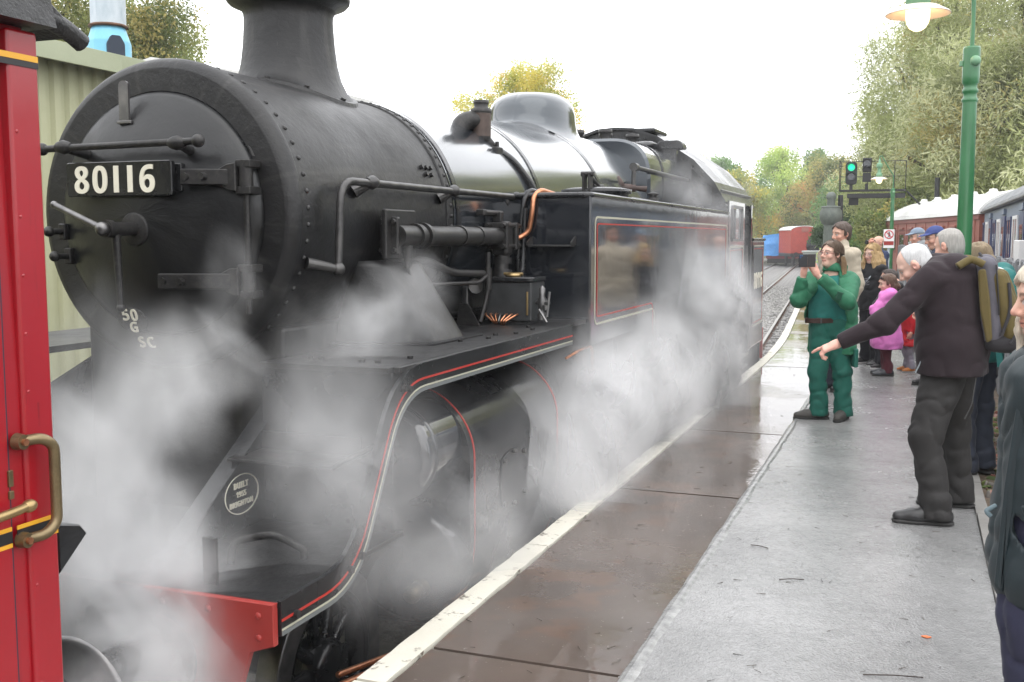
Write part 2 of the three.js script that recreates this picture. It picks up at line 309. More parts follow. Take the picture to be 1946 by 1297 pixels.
M.coachBlue = std({ map: mixTex([0.035, 0.045, 0.12], [0.07, 0.085, 0.17], (i, j) => at(N1, i, j), { rep: 0.8 }), roughness: 0.4 });
M.coachGrey = std({ color: C(0.15, 0.19, 0.26), roughness: 0.45 });
M.coachPink = std({ color: C(0.36, 0.20, 0.18), roughness: 0.5 });
M.tarp = std({ map: mixTex([0.04, 0.22, 0.60], [0.12, 0.40, 0.85], (i, j) => at(N2, i, j), { rep: 0.8 }), roughness: 0.4 });
M.pane = phys({ color: C(0.75, 0.8, 0.8), roughness: 0.04, transmission: 0.9, thickness: 0, ior: 1.5 });
M.glassDark = phys({ color: C(0.03, 0.04, 0.05), roughness: 0.06, clearcoat: 1, clearcoatRoughness: 0.03 });
M.craneGreen = std({ map: mixTex([0.07, 0.085, 0.075], [0.15, 0.17, 0.15], (i, j) => at(N2, i, j), { rep: 1.5 }), roughness: 0.55 });
M.signal = std({ color: C(0.016, 0.016, 0.018), roughness: 0.5 });
M.white = std({ color: C(0.76, 0.75, 0.74), roughness: 0.5 });
M.cabinet = std({ map: mixTex([0.42, 0.45, 0.45], [0.60, 0.62, 0.62], (i, j) => at(N1, i, j), { rep: 0.6 }), roughness: 0.5 });
M.bark = std({ map: mixTex([0.03, 0.024, 0.018], [0.12, 0.10, 0.08], (i, j) => at(N3, i * 2, j >> 1), { rep: 1.5 }), roughness: 0.9 });
// ---------------------------------------------------------------- the setting: ground, track, platform
const XC = -3.39, RAIL = -0.915;
const bend = (z) => { const t = -z - 13; return t <= 0 ? 0 : t < 6 ? -0.073 * t * t / 12 : -0.073 * (t - 3); };
// a solid strip that follows the line of the track: x0..x1, y0..y1, along the list of z; jit moves its edges a little
function ribbon(x0, x1, y0, y1, zs, jit = 0) {
  const pos = [], row = zs.map((z) => { const b = bend(z), a = jit ? rr(-jit, jit) : 0, c = jit ? rr(-jit, jit) : 0; return [[x0 + b + a, y0, z], [x0 + b + a, y1, z], [x1 + b + c, y1, z], [x1 + b + c, y0, z]]; });
  const quad = (a, b, c, d) => pos.push(...a, ...b, ...c, ...a, ...c, ...d);
  for (let i = 0; i < row.length - 1; i++) { const p = row[i], q = row[i + 1]; quad(p[1], p[2], q[2], q[1]); quad(p[0], p[1], q[1], q[0]); quad(p[2], p[3], q[3], q[2]); }
  const f = row[0], l = row[row.length - 1]; quad(f[0], f[3], f[2], f[1]); quad(l[0], l[1], l[2], l[3]);
  const g = new THREE.BufferGeometry(); g.setAttribute('position', new THREE.Float32BufferAttribute(pos, 3)); g.computeVertexNormals(); return g;
}
const range = (a, b, s) => { const o = []; const n = Math.max(1, Math.round(Math.abs(b - a) / s)); for (let i = 0; i <= n; i++) o.push(a + (b - a) * i / n); return o; };
{
  const g = new THREE.PlaneGeometry(1400, 1400, 60, 60).rotateX(-Math.PI / 2), p = g.attributes.position;
  for (let i = 0; i < p.count; i++) { const x = p.getX(i), z = p.getZ(i), r = Math.hypot(x, z); p.setY(i, -1.2 + (r > 160 ? 1.5 * fbm3(x * 0.01, 0, z * 0.01) : 0)); }
  g.computeVertexNormals(); struct('ground', g, M.earth);
}
struct('track_bed', ribbon(XC - 2.6, XC + 1.5, -1.3, -1.06, range(12, -170, 2)), M.ballast);
struct('ballast_yard', ribbon(XC - 16, XC - 2.6, -1.3, -1.09, range(-20, -170, 3)), M.ballast);
{
  // loose stones of the ballast where the track shows beyond the locomotive
  const stone = new THREE.DodecahedronGeometry(0.045, 0); metric(stone);
  const n = 9000, im = new THREE.InstancedMesh(metric(stone), std({ color: C(1, 1, 1), roughness: 0.6 }), n), m = new THREE.Matrix4();
  for (let i = 0; i < n; i++) {
    const z = -14 - 46 * Math.pow(rnd(), 1.3), x = XC + rr(-2.4, 1.4) + bend(z), s = rr(0.6, 1.3), v = rr(0.10, 0.42);
    im.setMatrixAt(i, M4(x, -1.05, z, rnd() * 6, rnd() * 6, rnd() * 6, s, s * 0.8)); im.setColorAt(i, C(v, v * 0.97, v * 0.93));
  }
  im.name = 'ballast_stones'; im.castShadow = im.receiveShadow = true; scene.add(im); tag(im, 'loose grey stones of the ballast round the sleepers', 'ballast', null, 'stuff');
}
{
  const T = thing('railway_track', 'straight then gently curving railway track under and beyond the black locomotive', 'railway track', [XC, -1.06, -10]);
  for (const s of [-1, 1]) {
    const web = ribbon(XC + s * 0.7175 - 0.012, XC + s * 0.7175 + 0.012, -1.02, RAIL - 0.03, range(10, -165, 1.5)), foot = ribbon(XC + s * 0.7175 - 0.06, XC + s * 0.7175 + 0.06, -1.045, -1.02, range(10, -165, 1.5));
    const r = part(T, 'rail', ribbon(XC + s * 0.7175 - 0.034, XC + s * 0.7175 + 0.034, RAIL - 0.03, RAIL, range(10, -165, 1.5)), M.rail);
    part(r, 'web', [web, foot], M.rust);
  }
  const g = bx(-1.28, -1.13, -0.125, 1.28, -1.035, 0.125, 0.015), mats = [];
  for (let z = 2; z > -120; z -= 0.72) mats.push(M4(XC + bend(z) + rr(-0.02, 0.02), 0, z, 0, (z < -16 ? 0.073 : 0) + rr(-0.01, 0.01)));
  pieces(T, 'sleeper', g, M.sleeper, mats);
  // a siding that joins on the far side
  const S = thing('railway_track', 'siding track curving away beside the yellow leaf litter towards the red van', 'railway track', [XC - 4, -1.06, -70]);
  for (const s of [-1, 1]) part(S, 'rail', ribbon(XC - 3.6 + s * 0.7175 - 0.034, XC - 3.6 + s * 0.7175 + 0.034, -1.06, RAIL, range(-30, -165, 3)), M.rail);
  const sm = []; for (let z = -30; z > -130; z -= 0.72) sm.push(M4(XC - 3.6 + bend(z), 0, z, 0, 0.073)); pieces(S, 'sleeper', g, M.sleeper, sm);
}
{
  const P = tag(new THREE.Group(), 'wet station platform with brown paving slabs and grey asphalt', 'platform', null, 'structure');
  P.name = 'platform'; scene.add(P); bases.set(P, V(0, 0, 0)); delete P.userData.category;
  part(P, 'platform_wall', ribbon(-1.84, -1.70, -1.25, -0.075, range(8, -46, 1)), M.concrete);
  part(P, 'base', ribbon(-1.86, 0.40, -0.4, -0.035, range(8, -46, 1)), M.dark);
  const joints = [6.2, 3.9, 1.4, -1.05, -3.72, -6.63, -8.93, -11.4, -13.78, -16.2, -18.6, -21, -23.4, -25.8, -28.2, -30.6, -33, -35.4, -37.8, -40.2, -42.6, -45];
  const edge = [6.2, 4.4, 2.2, 0.3, -1.5, -3.33, -5.2, -6.6, -8.4, -10.2, -11.9, -13.7, -15.5, -17.3, -19.1, -20.9, -22.7, -24.5, -26.3, -28.1, -29.9, -31.7, -33.5, -35.3, -37.1, -38.9, -40.7, -42.5, -44.3, -46];
  for (let i = 0; i < joints.length - 1; i++) {
    const a = joints[i] - 0.012, b = joints[i + 1] + 0.012, dy = rr(-0.003, 0.003);
    part(P, 'slab', ribbon(-1.765, -0.962, -0.07, dy, range(a, b, 0.16), 0.004), M.slab[i % 3]);
  }
  for (let i = 0; i < edge.length - 1; i++) part(P, 'coping_stone', ribbon(-1.893 + rr(-0.006, 0.006), -1.778, -0.085, 0.006 + rr(-0.002, 0.003), range(edge[i] - 0.008, edge[i + 1] + 0.008, 0.09), 0.004), M.coping);
  { // a low wet bead of sealant between slabs and asphalt
    const pos = [], zs = range(8, -46, 0.12), w = zs.map(() => rr(0.75, 1.25)), prof = [[-0.034, -0.004], [-0.022, 0.004], [-0.006, 0.0085], [0.012, 0.0075], [0.028, 0.001]];
    for (let i = 0; i < zs.length - 1; i++) for (let k = 0; k < 4; k++) { const q = (n, j) => [-0.954 + bend(zs[n]) + prof[j][0] * w[n] + 0.006 * (w[n] - 1), prof[j][1], zs[n]]; const a = q(i, k), b = q(i, k + 1), c = q(i + 1, k + 1), d = q(i + 1, k); pos.push(...a, ...b, ...c, ...a, ...c, ...d); }
    const g = new THREE.BufferGeometry(); g.setAttribute('position', new THREE.Float32BufferAttribute(pos, 3)); g.computeVertexNormals(); part(P, 'joint_sealant', g, std({ map: mixTex([0.10, 0.10, 0.10], [0.40, 0.40, 0.39], (i, j) => at(N2, i, j), { rep: 3 }), roughness: 0.12, bumpMap: re(fineBump, 4), bumpScale: 0.004 })); }
  part(P, 'asphalt', ribbon(-0.950, 0.398, -0.07, 0.001, range(8, -46, 0.5)), M.asphalt);
  for (let z = 7.5, i = 0; z > -45; i++) { const l = rr(0.85, 0.95); part(P, 'kerb_stone', ribbon(0.402, 0.470, -0.1, 0.016 + rr(-0.004, 0.004), [z, z - l * 0.5, z - l + 0.008], 0.003), M.kerb); z -= l; }
  part(P, 'verge', ribbon(0.472, 0.95, -0.3, -0.012, range(8, -46, 1)), std({ map: mixTex([0.055, 0.06, 0.03], [0.20, 0.13, 0.10], (i, j) => at(N2, i, j) * 0.7 + at(N3, i, j) * 0.4, { rep: 1.2 }), roughness: 0.8, bumpMap: re(fineBump, 2), bumpScale: 0.02 }));
}
{
  // bits of broken brick, dead leaf and moss along the kerb
  const n = 1500, g = metric(new THREE.IcosahedronGeometry(0.022, 0)), im = new THREE.InstancedMesh(g, std({ color: C(1, 1, 1), roughness: 0.75 }), n);
  const pal = [[0.25, 0.10, 0.075], [0.32, 0.17, 0.14], [0.07, 0.10, 0.025], [0.12, 0.15, 0.04], [0.12, 0.08, 0.05], [0.20, 0.18, 0.16]];
  for (let i = 0; i < n; i++) { const z = -2.5 - 16 * rnd(), s = rr(0.5, 1.5), c = pal[Math.floor(rnd() * 6)], k = rr(0.7, 1.2); im.setMatrixAt(i, M4(rr(0.49, 0.80) + bend(z), -0.008, z, rnd() * 6, rnd() * 6, rnd() * 6, s, s * 0.45, s * 1.6)); im.setColorAt(i, C(c[0] * k, c[1] * k, c[2] * k)); }
  im.name = 'rubble'; im.receiveShadow = im.castShadow = true; scene.add(im); tag(im, 'broken brick, dead leaves and moss between kerb and fence', 'rubble', null, 'stuff');
}
{
  // litter on the asphalt: an orange leaf, twigs, needles
  const leafShape = ext(roundPoly([[-0.022, 0], [0, -0.014], [0.024, -0.002], [0.004, 0.015]], 0.006, 3), 0.003, 'xz', 0.003).translate(0.10, 0, -4.55);
  tag(part(null, 'fallen_leaf', leafShape, std({ color: C(0.62, 0.16, 0.05), roughness: 0.5 })), 'single small orange leaf lying on the wet grey asphalt', 'leaf');
  const tw = std({ color: C(0.05, 0.035, 0.03), roughness: 0.7 });
  for (const [x, z, l, a, lab] of [[-0.50, -5.1, 0.06, 0.35, 'short brown twig in the middle of the wet asphalt'], [-0.02, -4.08, 0.11, 0.25, 'longest dark twig on the asphalt, below the orange leaf'], [-0.72, -5.6, 0.05, -0.3, 'small dark twig on the asphalt beside the slab edge']])
    tag(part(null, 'twig', pipe([[x - l * Math.cos(a), 0.006, z + l * Math.sin(a)], [x, 0.012, z + 0.006], [x + l * Math.cos(a), 0.006, z - l * Math.sin(a)]], 0.0026, 0.02, 5), tw), lab, 'twig');
  const n = 420, im = new THREE.InstancedMesh(metric(rod([-0.02, 0, 0], [0.02, 0.002, 0], 0.0016, 0.0008, 4)), std({ color: C(1, 1, 1), roughness: 0.8 }), n);
  for (let i = 0; i < n; i++) { const z = -2.5 - 14 * Math.pow(rnd(), 1.4), k = rr(0.02, 0.10); im.setMatrixAt(i, M4(rr(-1.75, 0.38), 0.004, z, 0, rnd() * 6.3, 0, rr(0.4, 1.1))); im.setColorAt(i, C(k, k * 0.8, k * 0.6)); }
  im.name = 'fallen_needles'; im.receiveShadow = true; scene.add(im); tag(im, 'scattered dead needles and grit on the wet platform', 'litter', null, 'stuff');
}
// ---------------------------------------------------------------- fence
{
  const F = thing('wooden_fence', 'weathered grey close-boarded fence of vertical pales along the back of the platform', 'fence', [0.9, 0, -18]);
  const shapes = [0, 1, 2, 3].map((k) => { const w = 0.040, h = 1.40 + k * 0.012; return metric(ext([[-w, 0.03], [w, 0.03], [w, h - 0.015 * (k % 2)], [w * 0.4, h + 0.012], [-w, h - 0.01 * ((k + 1) % 2)]], 0.02, 'zy', 0, 0.003)); });
  let i = 0;
  for (let z = -7.2; z > -34.5; z -= 0.0915, i++) {
    const m = new THREE.Mesh(shapes[Math.floor(rnd() * 4)], M.fence[Math.floor(rnd() * 3)]); m.name = 'pale'; m.castShadow = m.receiveShadow = true;
    m.position.set(0.87 + bend(z) - 0.9 + rr(-0.004, 0.004), rr(-0.02, 0.02), z + 18); m.rotation.set(rr(-0.012, 0.012), z < -16 ? 0.073 : 0, 0); F.add(m);
  }
  for (const y of [0.3, 1.1]) part(F, 'rail', ribbon(0.893, 0.95, y, y + 0.08, range(-7, -34.5, 1.5)), M.fence[0]);
  for (let z = -8; z > -34; z -= 2.6) part(F, 'post', bx(0.952 + bend(z), -0.2, z - 0.05, 1.05 + bend(z), 1.42, z + 0.05, 0.006), M.fence[1]);
}
// ---------------------------------------------------------------- lamp posts
function lampPost(x, z, label, dir = -1) {
  const T = thing('lamp_post', label, 'lamp post', [x, 0, z], 'green lamp posts with white shades');
  part(T, 'post', [lathe([[0.12, 0], [0.12, 0.1], [0.095, 0.16], [0.085, 0.5], [0.07, 0.56], [0.062, 0.62], [0.053, 2.69], [0.06, 2.70], [0.06, 2.72], [0.05, 2.73], [0.05, 2.76], [0.059, 2.77], [0.059, 2.79], [0.05, 2.80], [0.05, 2.83], [0.062, 2.84], [0.064, 2.89], [0.064, 3.10], [0.058, 3.115], [0, 3.116]], [x, 0, z], 'y', 20)], M.postGreen);
  part(T, 'collar', [new THREE.SphereGeometry(0.042, 12, 8).translate(x + 0.025, 3.0, z + 0.05), bx(x - 0.085, 2.97, z - 0.02, x - 0.06, 3.01, z + 0.02, 0.005)], M.lampPale);
  const lx = x + dir * 0.40, ly = 3.38;
  part(T, 'bracket', [pipe([[x, 3.1, z], [x, 3.50, z], [x + dir * 0.19, 3.80, z], [lx + 0.06, 4.08, z], [lx, 4.06, z], [lx, 3.98, z]], 0.017, 0.06, 10)], M.postGreen);
  const H = part(T, 'lamp_head', [lathe([[0, 0.62], [0.03, 0.6], [0.035, 0.5], [0.075, 0.47], [0.09, 0.44], [0.09, 0.36], [0.055, 0.35], [0.055, 0.20], [0.075, 0.195], [0.075, 0.175], [0.085, 0.17], [0.092, 0.14], [0.092, 0.065], [0, 0.065]], [lx, ly, z], 'y', 28)], M.lampPale);
  part(H, 'lamp_shade', lathe([[0.09, 0.075], [0.15, 0.066], [0.235, 0.018], [0.243, 0.008], [0.238, 0.004], [0.15, 0.05], [0.088, 0.062], [0.088, 0.066]], [lx, ly, z], 'y', 40), M.enamel);
  const b = part(H, 'lamp_bulb', lathe([[0.0001, -0.125], [0.03, -0.118], [0.06, -0.098], [0.083, -0.06], [0.09, -0.015], [0.09, 0.055], [0, 0.058]], [lx, ly, z], 'y', 24), std({ color: C(0.9, 0.85, 0.75), emissive: C(1, 0.83, 0.5), emissiveIntensity: 2.2, roughness: 0.3 }));
  b.castShadow = false;
  const l = new THREE.PointLight(C(1, 0.55, 0.24), 0.22); l.name = 'lamp_light'; l.position.set(lx - x, ly - 0.02, 0); l.shadow.radius = 3; l.castShadow = true; T.add(l);
  return T;
}
lampPost(0.36, -9.0, 'tall green lamp post with lit bulb and white shade, rising behind the leaning man');
lampPost(-0.66, -33.5, 'distant green lamp post with small lit lamp below the signal bracket', -1);
// ---------------------------------------------------------------- shed on the far side of the line
{
  const S = thing('workshop_shed', 'pale green corrugated workshop shed with a light fascia, behind the smokebox', 'shed', [-9, -1.2, -12]);
  const x = -9.0, pts = [], z0 = 6, z1 = -10.45;
  // trapezoidal sheeting
  const prof = []; for (let z = z0; z > z1; z -= 0.22) prof.push([z, 0], [z - 0.05, 0], [z - 0.08, 0.045], [z - 0.17, 0.045], [z - 0.20, 0]);
  const pos = []; for (let i = 0; i < prof.length - 1; i++) { const [a, p] = prof[i], [b, q] = prof[i + 1]; pos.push(x + p, -1.2, a, x + q, -1.2, b, x + q, 3.65, b, x + p, -1.2, a, x + q, 3.65, b, x + p, 3.65, a); }
  const g = new THREE.BufferGeometry(); g.setAttribute('position', new THREE.Float32BufferAttribute(pos, 3)); g.computeVertexNormals();
  const W = part(S, 'wall', [bx(x - 9, -1.2, z1, x - 0.02, 3.58, z0)], M.sheet);
  part(W, 'corrugated_sheet', g, M.sheet);
  const R = part(S, 'roof', [ext([[x - 9.4, 3.70], [x - 4.6, 3.80], [x + 0.3, 3.70], [x + 0.3, 3.60], [x - 9.4, 3.60]], z0 - z1 + 0.1, 'xy', z1 - 0.02)], M.roofGrey);
  part(R, 'fascia', [bx(x + 0.303, 3.545, z1 - 0.04, x + 0.345, 3.755, z0 + 0.3, 0.004)], M.fascia);
  const F = thing('flue_pipe', 'tall flue with galvanised pipe on a light blue cowled base, standing on the shed roof', 'flue', [-9.3, 3.6, -10.4]);
  const fx = -8.97, fz = -10.16;
  const B = part(F, 'base', lathe([[0.25, 3.6], [0.25, 3.93], [0.238, 3.96], [0.205, 4.06], [0.19, 4.11], [0, 4.11]], [fx, 0, fz], 'y', 16), M.flueBlue);
  part(B, 'opening', [ext(roundPoly([[-0.10, 3.70], [0.10, 3.70], [0.10, 3.90], [0.05, 3.99], [-0.05, 3.99], [-0.10, 3.90]], 0.02), 0.20, 'zy', fx + 0.065).applyMatrix4(new THREE.Matrix4().makeTranslation(-fx, 0, 0)).translate(0, 0, 0).rotateY(-0.55).translate(fx, 0, fz)], M.dark);
  part(F, 'collar', lathe([[0.19, 4.11], [0.222, 4.115], [0.222, 4.135], [0.19, 4.15]], [fx, 0, fz], 'y', 28), M.rust);
  part(F, 'pipe', lathe([[0.20, 4.14], [0.20, 7.4], [0.18, 7.4], [0.18, 5]], [fx, 0, fz], 'y', 28), M.zinc);
  // a second, lower building whose pale roof shows above the boiler
  const H = thing('yard_building', 'low building with a pale roof edge seen just above the boiler', 'building', [-13, -1.2, -24]);
  part(H, 'wall', bx(-18, -1.2, -44, -12.6, 4.75, -19), M.sheet);
  part(H, 'roof', ext([[-18.4, 4.9], [-15.4, 5.5], [-12.2, 4.9], [-12.2, 4.75], [-18.4, 4.75]], 25.8, 'xy', -44.5), M.whiteRoof);
}
// ---------------------------------------------------------------- carriages in the siding on the right
{
  const K = thing('railway_carriage', 'dark blue and grey railway carriage with grey roof behind the fence', 'carriage', [2.9, RAIL, -18]);
  const x = 1.56, zA = -7, zB = -28.4;
  const B = part(K, 'body', [bx(x + 0.02, -0.1, zB, x + 2.7, 2.24, zA)], M.coachGrey);
  const rp = []; for (let k = 0; k <= 14; k++) { const a = Math.PI * k / 14; rp.push([x + 1.35 + Math.cos(a) * 1.42, 2.24 + Math.sin(a) * 0.62 * (0.75 + 0.25 * Math.sin(a))]); }
  const R = part(K, 'roof', [ext(rp, zA - zB + 0.1, 'xy', zB - 0.05)], std({ map: mixTex([0.13, 0.135, 0.145], [0.26, 0.27, 0.28], (i, j) => at(N1, i, j), { rep: 0.5 }), roughness: 0.6, bumpMap: re(fineBump, 0.7), bumpScale: 0.02 }));
  part(R, 'gutter', pipe([[x - 0.055, 2.27, zA], [x - 0.055, 2.27, zB]], 0.03, 0.1, 8), M.roofBlack);
  part(K, 'underframe', bx(x + 0.25, -0.55, zB + 0.5, x + 2.45, -0.1, zA - 0.5), M.iron);
  for (let z = -9; z > -28; z -= 1.25) {
    const k = Math.round((-9 - z) / 1.25) % 3;
    if (k === 1) {
      const D = part(K, 'door', [bx(x - 0.012, 0.0, z - 0.95, x + 0.02, 2.06, z - 0.2, 0.004)], M.coachBlue);
      part(D, 'window', bx(x - 0.018, 1.15, z - 0.82, x - 0.004, 1.86, z - 0.33, 0.003), M.glassDark);
      part(D, 'handle', rod([x - 0.05, 0.95, z - 0.30], [x - 0.05, 1.25, z - 0.30], 0.012, 0.012, 8), M.brass);
      part(K, 'ventilator', bx(x - 0.03, 2.08, z - 0.9, x + 0.02, 2.19, z - 0.25, 0.008), M.coachGrey);
    } else {
      const W = part(K, 'window', [ext([[z - 1.05, 1.12], [z - 0.15, 1.12], [z - 0.15, 2.02], [z - 1.05, 2.02]], 0.03, 'zy', x - 0.012, 0.003, [[[z - 0.99, 1.18], [z - 0.21, 1.18], [z - 0.21, 1.96], [z - 0.99, 1.96]].reverse()])], k ? M.white : M.coachBlue);
      part(W, 'pane', bx(x - 0.004, 1.17, z - 1.0, x + 0.004, 1.97, z - 0.2), M.glassDark);
      part(W, 'bar', bx(x - 0.014, 1.18, z - 0.62, x + 0.006, 1.96, z - 0.58), k ? M.white : M.coachBlue);
      part(K, 'panel', bx(x - 0.006, 0.05, z - 1.08, x + 0.02, 1.08, z - 0.62, 0.003), M.coachPink);
      part(K, 'panel', bx(x - 0.006, 0.05, z - 0.58, x + 0.02, 1.08, z - 0.12, 0.003), k ? M.coachPink : M.coachBlue);
    }
  }
  part(K, 'box', bx(x - 0.4, 0.6, -14.6, x - 0.05, 1.62, -13.9, 0.01), M.white, { label: 'small pale box standing against the carriage side' });
}
{
  // the older, oxide red vehicle with a white roof, built along its own axis and then turned
  const K = thing('railway_carriage', 'faded red-brown panelled railway carriage with white roof and roof ventilators', 'carriage');
  const w = 1.3, L = 11.5;   // side at x = -w, from z = 0 (near end) to -L
  const B = part(K, 'body', bx(-w, -0.1, -L, w, 2.24, 0), M.oxide);
  const rp = []; for (let k = 0; k <= 14; k++) { const a = Math.PI * k / 14; rp.push([Math.cos(a) * (w + 0.06), 2.24 + Math.sin(a) * 0.64 * (0.8 + 0.2 * Math.sin(a))]); }
  const R = part(K, 'roof', ext(rp, L + 0.1, 'xy', -L - 0.05), M.whiteRoof);
  for (const z of [-1.6, -3.4, -5.4, -7.4, -9.2]) part(R, 'ventilator', lathe([[0.16, 0], [0.19, 0.05], [0.11, 0.10], [0.09, 0.16], [0, 0.17]], [-0.55, 2.76, z], 'y', 14).scale(1, 1, 1), M.whiteRoof);
  part(K, 'cornice', bx(-w - 0.03, 2.10, -L, -w + 0.01, 2.20, 0.0, 0.008), M.oxideDark);
  for (let z = -0.4; z > -L + 1; z -= 1.3) {
    part(K, 'pillar', bx(-w - 0.022, 0.0, z - 0.05, -w + 0.01, 2.09, z + 0.05, 0.004), M.oxide);
    part(K, 'moulding', bx(-w - 0.016, 1.86, z - 1.2, -w + 0.01, 1.91, z - 0.1, 0.004), M.oxideDark);
    part(K, 'hood', bx(-w - 0.06, 1.92, z - 0.95, -w + 0.01, 1.98, z - 0.35, 0.01), M.oxide);
    const W = part(K, 'window', ext([[z - 1.05, 1.15], [z - 0.25, 1.15], [z - 0.25, 1.82], [z - 1.05, 1.82]], 0.03, 'zy', -w - 0.014, 0.003, [[[z - 0.98, 1.22], [z - 0.32, 1.22], [z - 0.32, 1.75], [z - 0.98, 1.75]].reverse()]), M.oxideDark);
    part(W, 'pane', bx(-w - 0.006, 1.21, z - 0.99, -w + 0.004, 1.76, z - 0.31), M.glassDark);
    part(K, 'panel', bx(-w - 0.008, 0.1, z - 1.18, -w + 0.01, 1.08, z - 0.12, 0.004), M.oxide);
  }
  part(K, 'underframe', bx(-w + 0.2, -0.55, -L + 0.4, w - 0.2, -0.1, -0.4), M.iron);
  K.position.set(2.75, 0, -28.9); K.rotation.y = 0.215;
}
// ---------------------------------------------------------------- far yard: van, tarpaulin, wagons, cabinet
{
  const K = thing('box_van', 'bright red planked railway box van with arched white roof in the far yard', 'van');
  const w = 1.22, L = 5.2, y0 = 0.25, y1 = 2.35;
  const arch = (o) => { const q = [[-w - o, y0], [w + o, y0], [w + o, y1]]; for (let k = 1; k < 10; k++) { const a = Math.PI * k / 10; q.push([Math.cos(a) * (w + o), y1 + Math.sin(a) * 0.38]); } q.push([-w - o, y1]); return q; };
  const B = part(K, 'body', ext(arch(0), L, 'xy', -L), M.vanRed);
  const rp = arch(0.05).slice(2); part(K, 'roof', ext([...rp, ...rp.slice().reverse().map(([a, b]) => [a * 0.96, b - 0.05])], L + 0.1, 'xy', -L - 0.05), M.whiteRoof);
  for (let y = y0 + 0.02; y < y1 - 0.02; y += 0.235) { part(B, 'plank', bx(w - 0.002, y, -L + 0.1, w + 0.018, y + 0.215, -0.1, 0.004), M.vanRed); part(B, 'plank', bx(-w + 0.06, y, -0.002, w - 0.06, y + 0.215, 0.018, 0.004), M.vanRed); }
  part(K, 'ventilator', bx(-0.3, 2.2, 0.016, 0.3, 2.58, 0.10, 0.01), M.oxide);
  for (const z of [-1.7, -2.6, -3.5]) part(K, 'strapping', bx(w + 0.018, y0 + 0.05, z - 0.04, w + 0.035, y1 - 0.1, z + 0.04), M.vanRed);
  part(K, 'underframe', [bx(-w, -0.05, -L, w, y0, 0), bx(-w - 0.05, 0.0, 0, w + 0.05, y0, 0.12)], M.iron);
  for (const s of [-1, 1]) part(K, 'buffer', [rod([s * 0.86, 0.14, 0.1], [s * 0.86, 0.14, 0.5], 0.09), rod([s * 0.86, 0.14, 0.48], [s * 0.86, 0.14, 0.54], 0.22, 0.22, 18)], M.iron);
  for (const s of [-1, 1]) for (const z of [-1.1, -4.1]) part(K, 'wheel', rod([s * 0.68, RAIL + 0.47, z], [s * 0.8, RAIL + 0.47, z], 0.47, 0.47, 24), M.iron);
  for (const z of [-1.1, -4.1]) part(K, 'axle_guard', bx(0.85, -0.75, z - 0.3, 0.95, 0, z + 0.3, 0.02), M.iron);
  K.position.set(-9.25, 0, -98); K.rotation.y = 0.32;
}
{
  const K = thing('open_wagon', 'low red wagon half covered by a blue tarpaulin, left of the red van', 'wagon', [-14, -0.9, -106]);
  part(K, 'body', bx(-13.4, -0.35, -110, -10.6, 0.55, -104, 0.02), M.maroon);
  part(K, 'underframe', bx(-13.3, -0.8, -109.8, -10.7, -0.35, -104.2, 0.02), M.iron);
  const g = new THREE.BoxGeometry(2.9, 2.0, 6.1, 14, 12, 20), p = g.attributes.position;
  for (let i = 0; i < p.count; i++) { const x = p.getX(i), y = p.getY(i), z = p.getZ(i), n = fbm3(x * 1.3 + 3, y * 1.3, z * 1.3, 3) - 0.5; p.setXYZ(i, x * (1 + 0.05 * n), y + (y > 0 ? 0.5 * n - 0.12 * Math.abs(x) : 0.3 * n + 0.5 * Math.max(0, x)), z + 0.3 * n); }
  g.computeVertexNormals(); const t = part(null, 'tarpaulin', g.translate(-12.3, 0.95, -106.6), M.tarp); tag(t, 'crumpled bright blue tarpaulin over the low wagon left of the red van', 'tarpaulin');
}
{
  const K = thing('maroon_carriage', 'maroon carriage with white roof far behind the beige jacket man', 'carriage', [-7.5, -0.9, -92]);
  part(K, 'body', bx(-7.6, -0.2, -100, -3.2, 2.0, -90, 0.03), M.maroon);
  const rp = []; for (let k = 0; k <= 10; k++) { const a = Math.PI * k / 10; rp.push([-5.4 + Math.cos(a) * 2.28, 2.0 + Math.sin(a) * 0.55]); }
  part(K, 'roof', ext(rp, 10.2, 'xy', -100.1), M.whiteRoof);
  for (const x of [-6.9, -5.9, -4.9, -3.9]) { const W = part(K, 'window', bx(x - 0.32, 0.75, -90, x + 0.32, 1.6, -89.96, 0.005), M.white); part(W, 'pane', bx(x - 0.26, 0.81, -89.97, x + 0.26, 1.54, -89.94), M.glassDark); }
  const T = thing('tank_wagon', 'dark round-ended tank wagon behind the water crane', 'wagon', [-7.3, -0.9, -85]);
  part(T, 'tank', lathe([[0, 0], [0.7, 0.03], [1.05, 0.10], [1.12, 0.2], [1.12, 6], [0, 6.1]], [-7.1, 1.0, -94.5], 'z', 32), M.black);
  part(T, 'underframe', bx(-8.2, -0.5, -94.3, -6.0, 0.1, -88.6, 0.02), M.iron);
  const Cb = thing('relay_cabinet', 'pale grey trackside equipment cabinet beyond the raised phone', 'cabinet', [-5.2, -1.1, -52]);
  part(Cb, 'body', bx(-4.75, -1.1, -50.4, -3.75, 0.98, -49.6, 0.02), M.cabinet); part(Cb, 'lid', bx(-4.80, 0.98, -50.45, -3.70, 1.06, -49.55, 0.02), M.cabinet);
  part(Cb, 'door', [bx(-4.70, -0.9, -49.6, -4.28, 0.9, -49.58, 0.005), bx(-4.23, -0.9, -49.6, -3.80, 0.9, -49.58, 0.005)], M.cabinet);
}
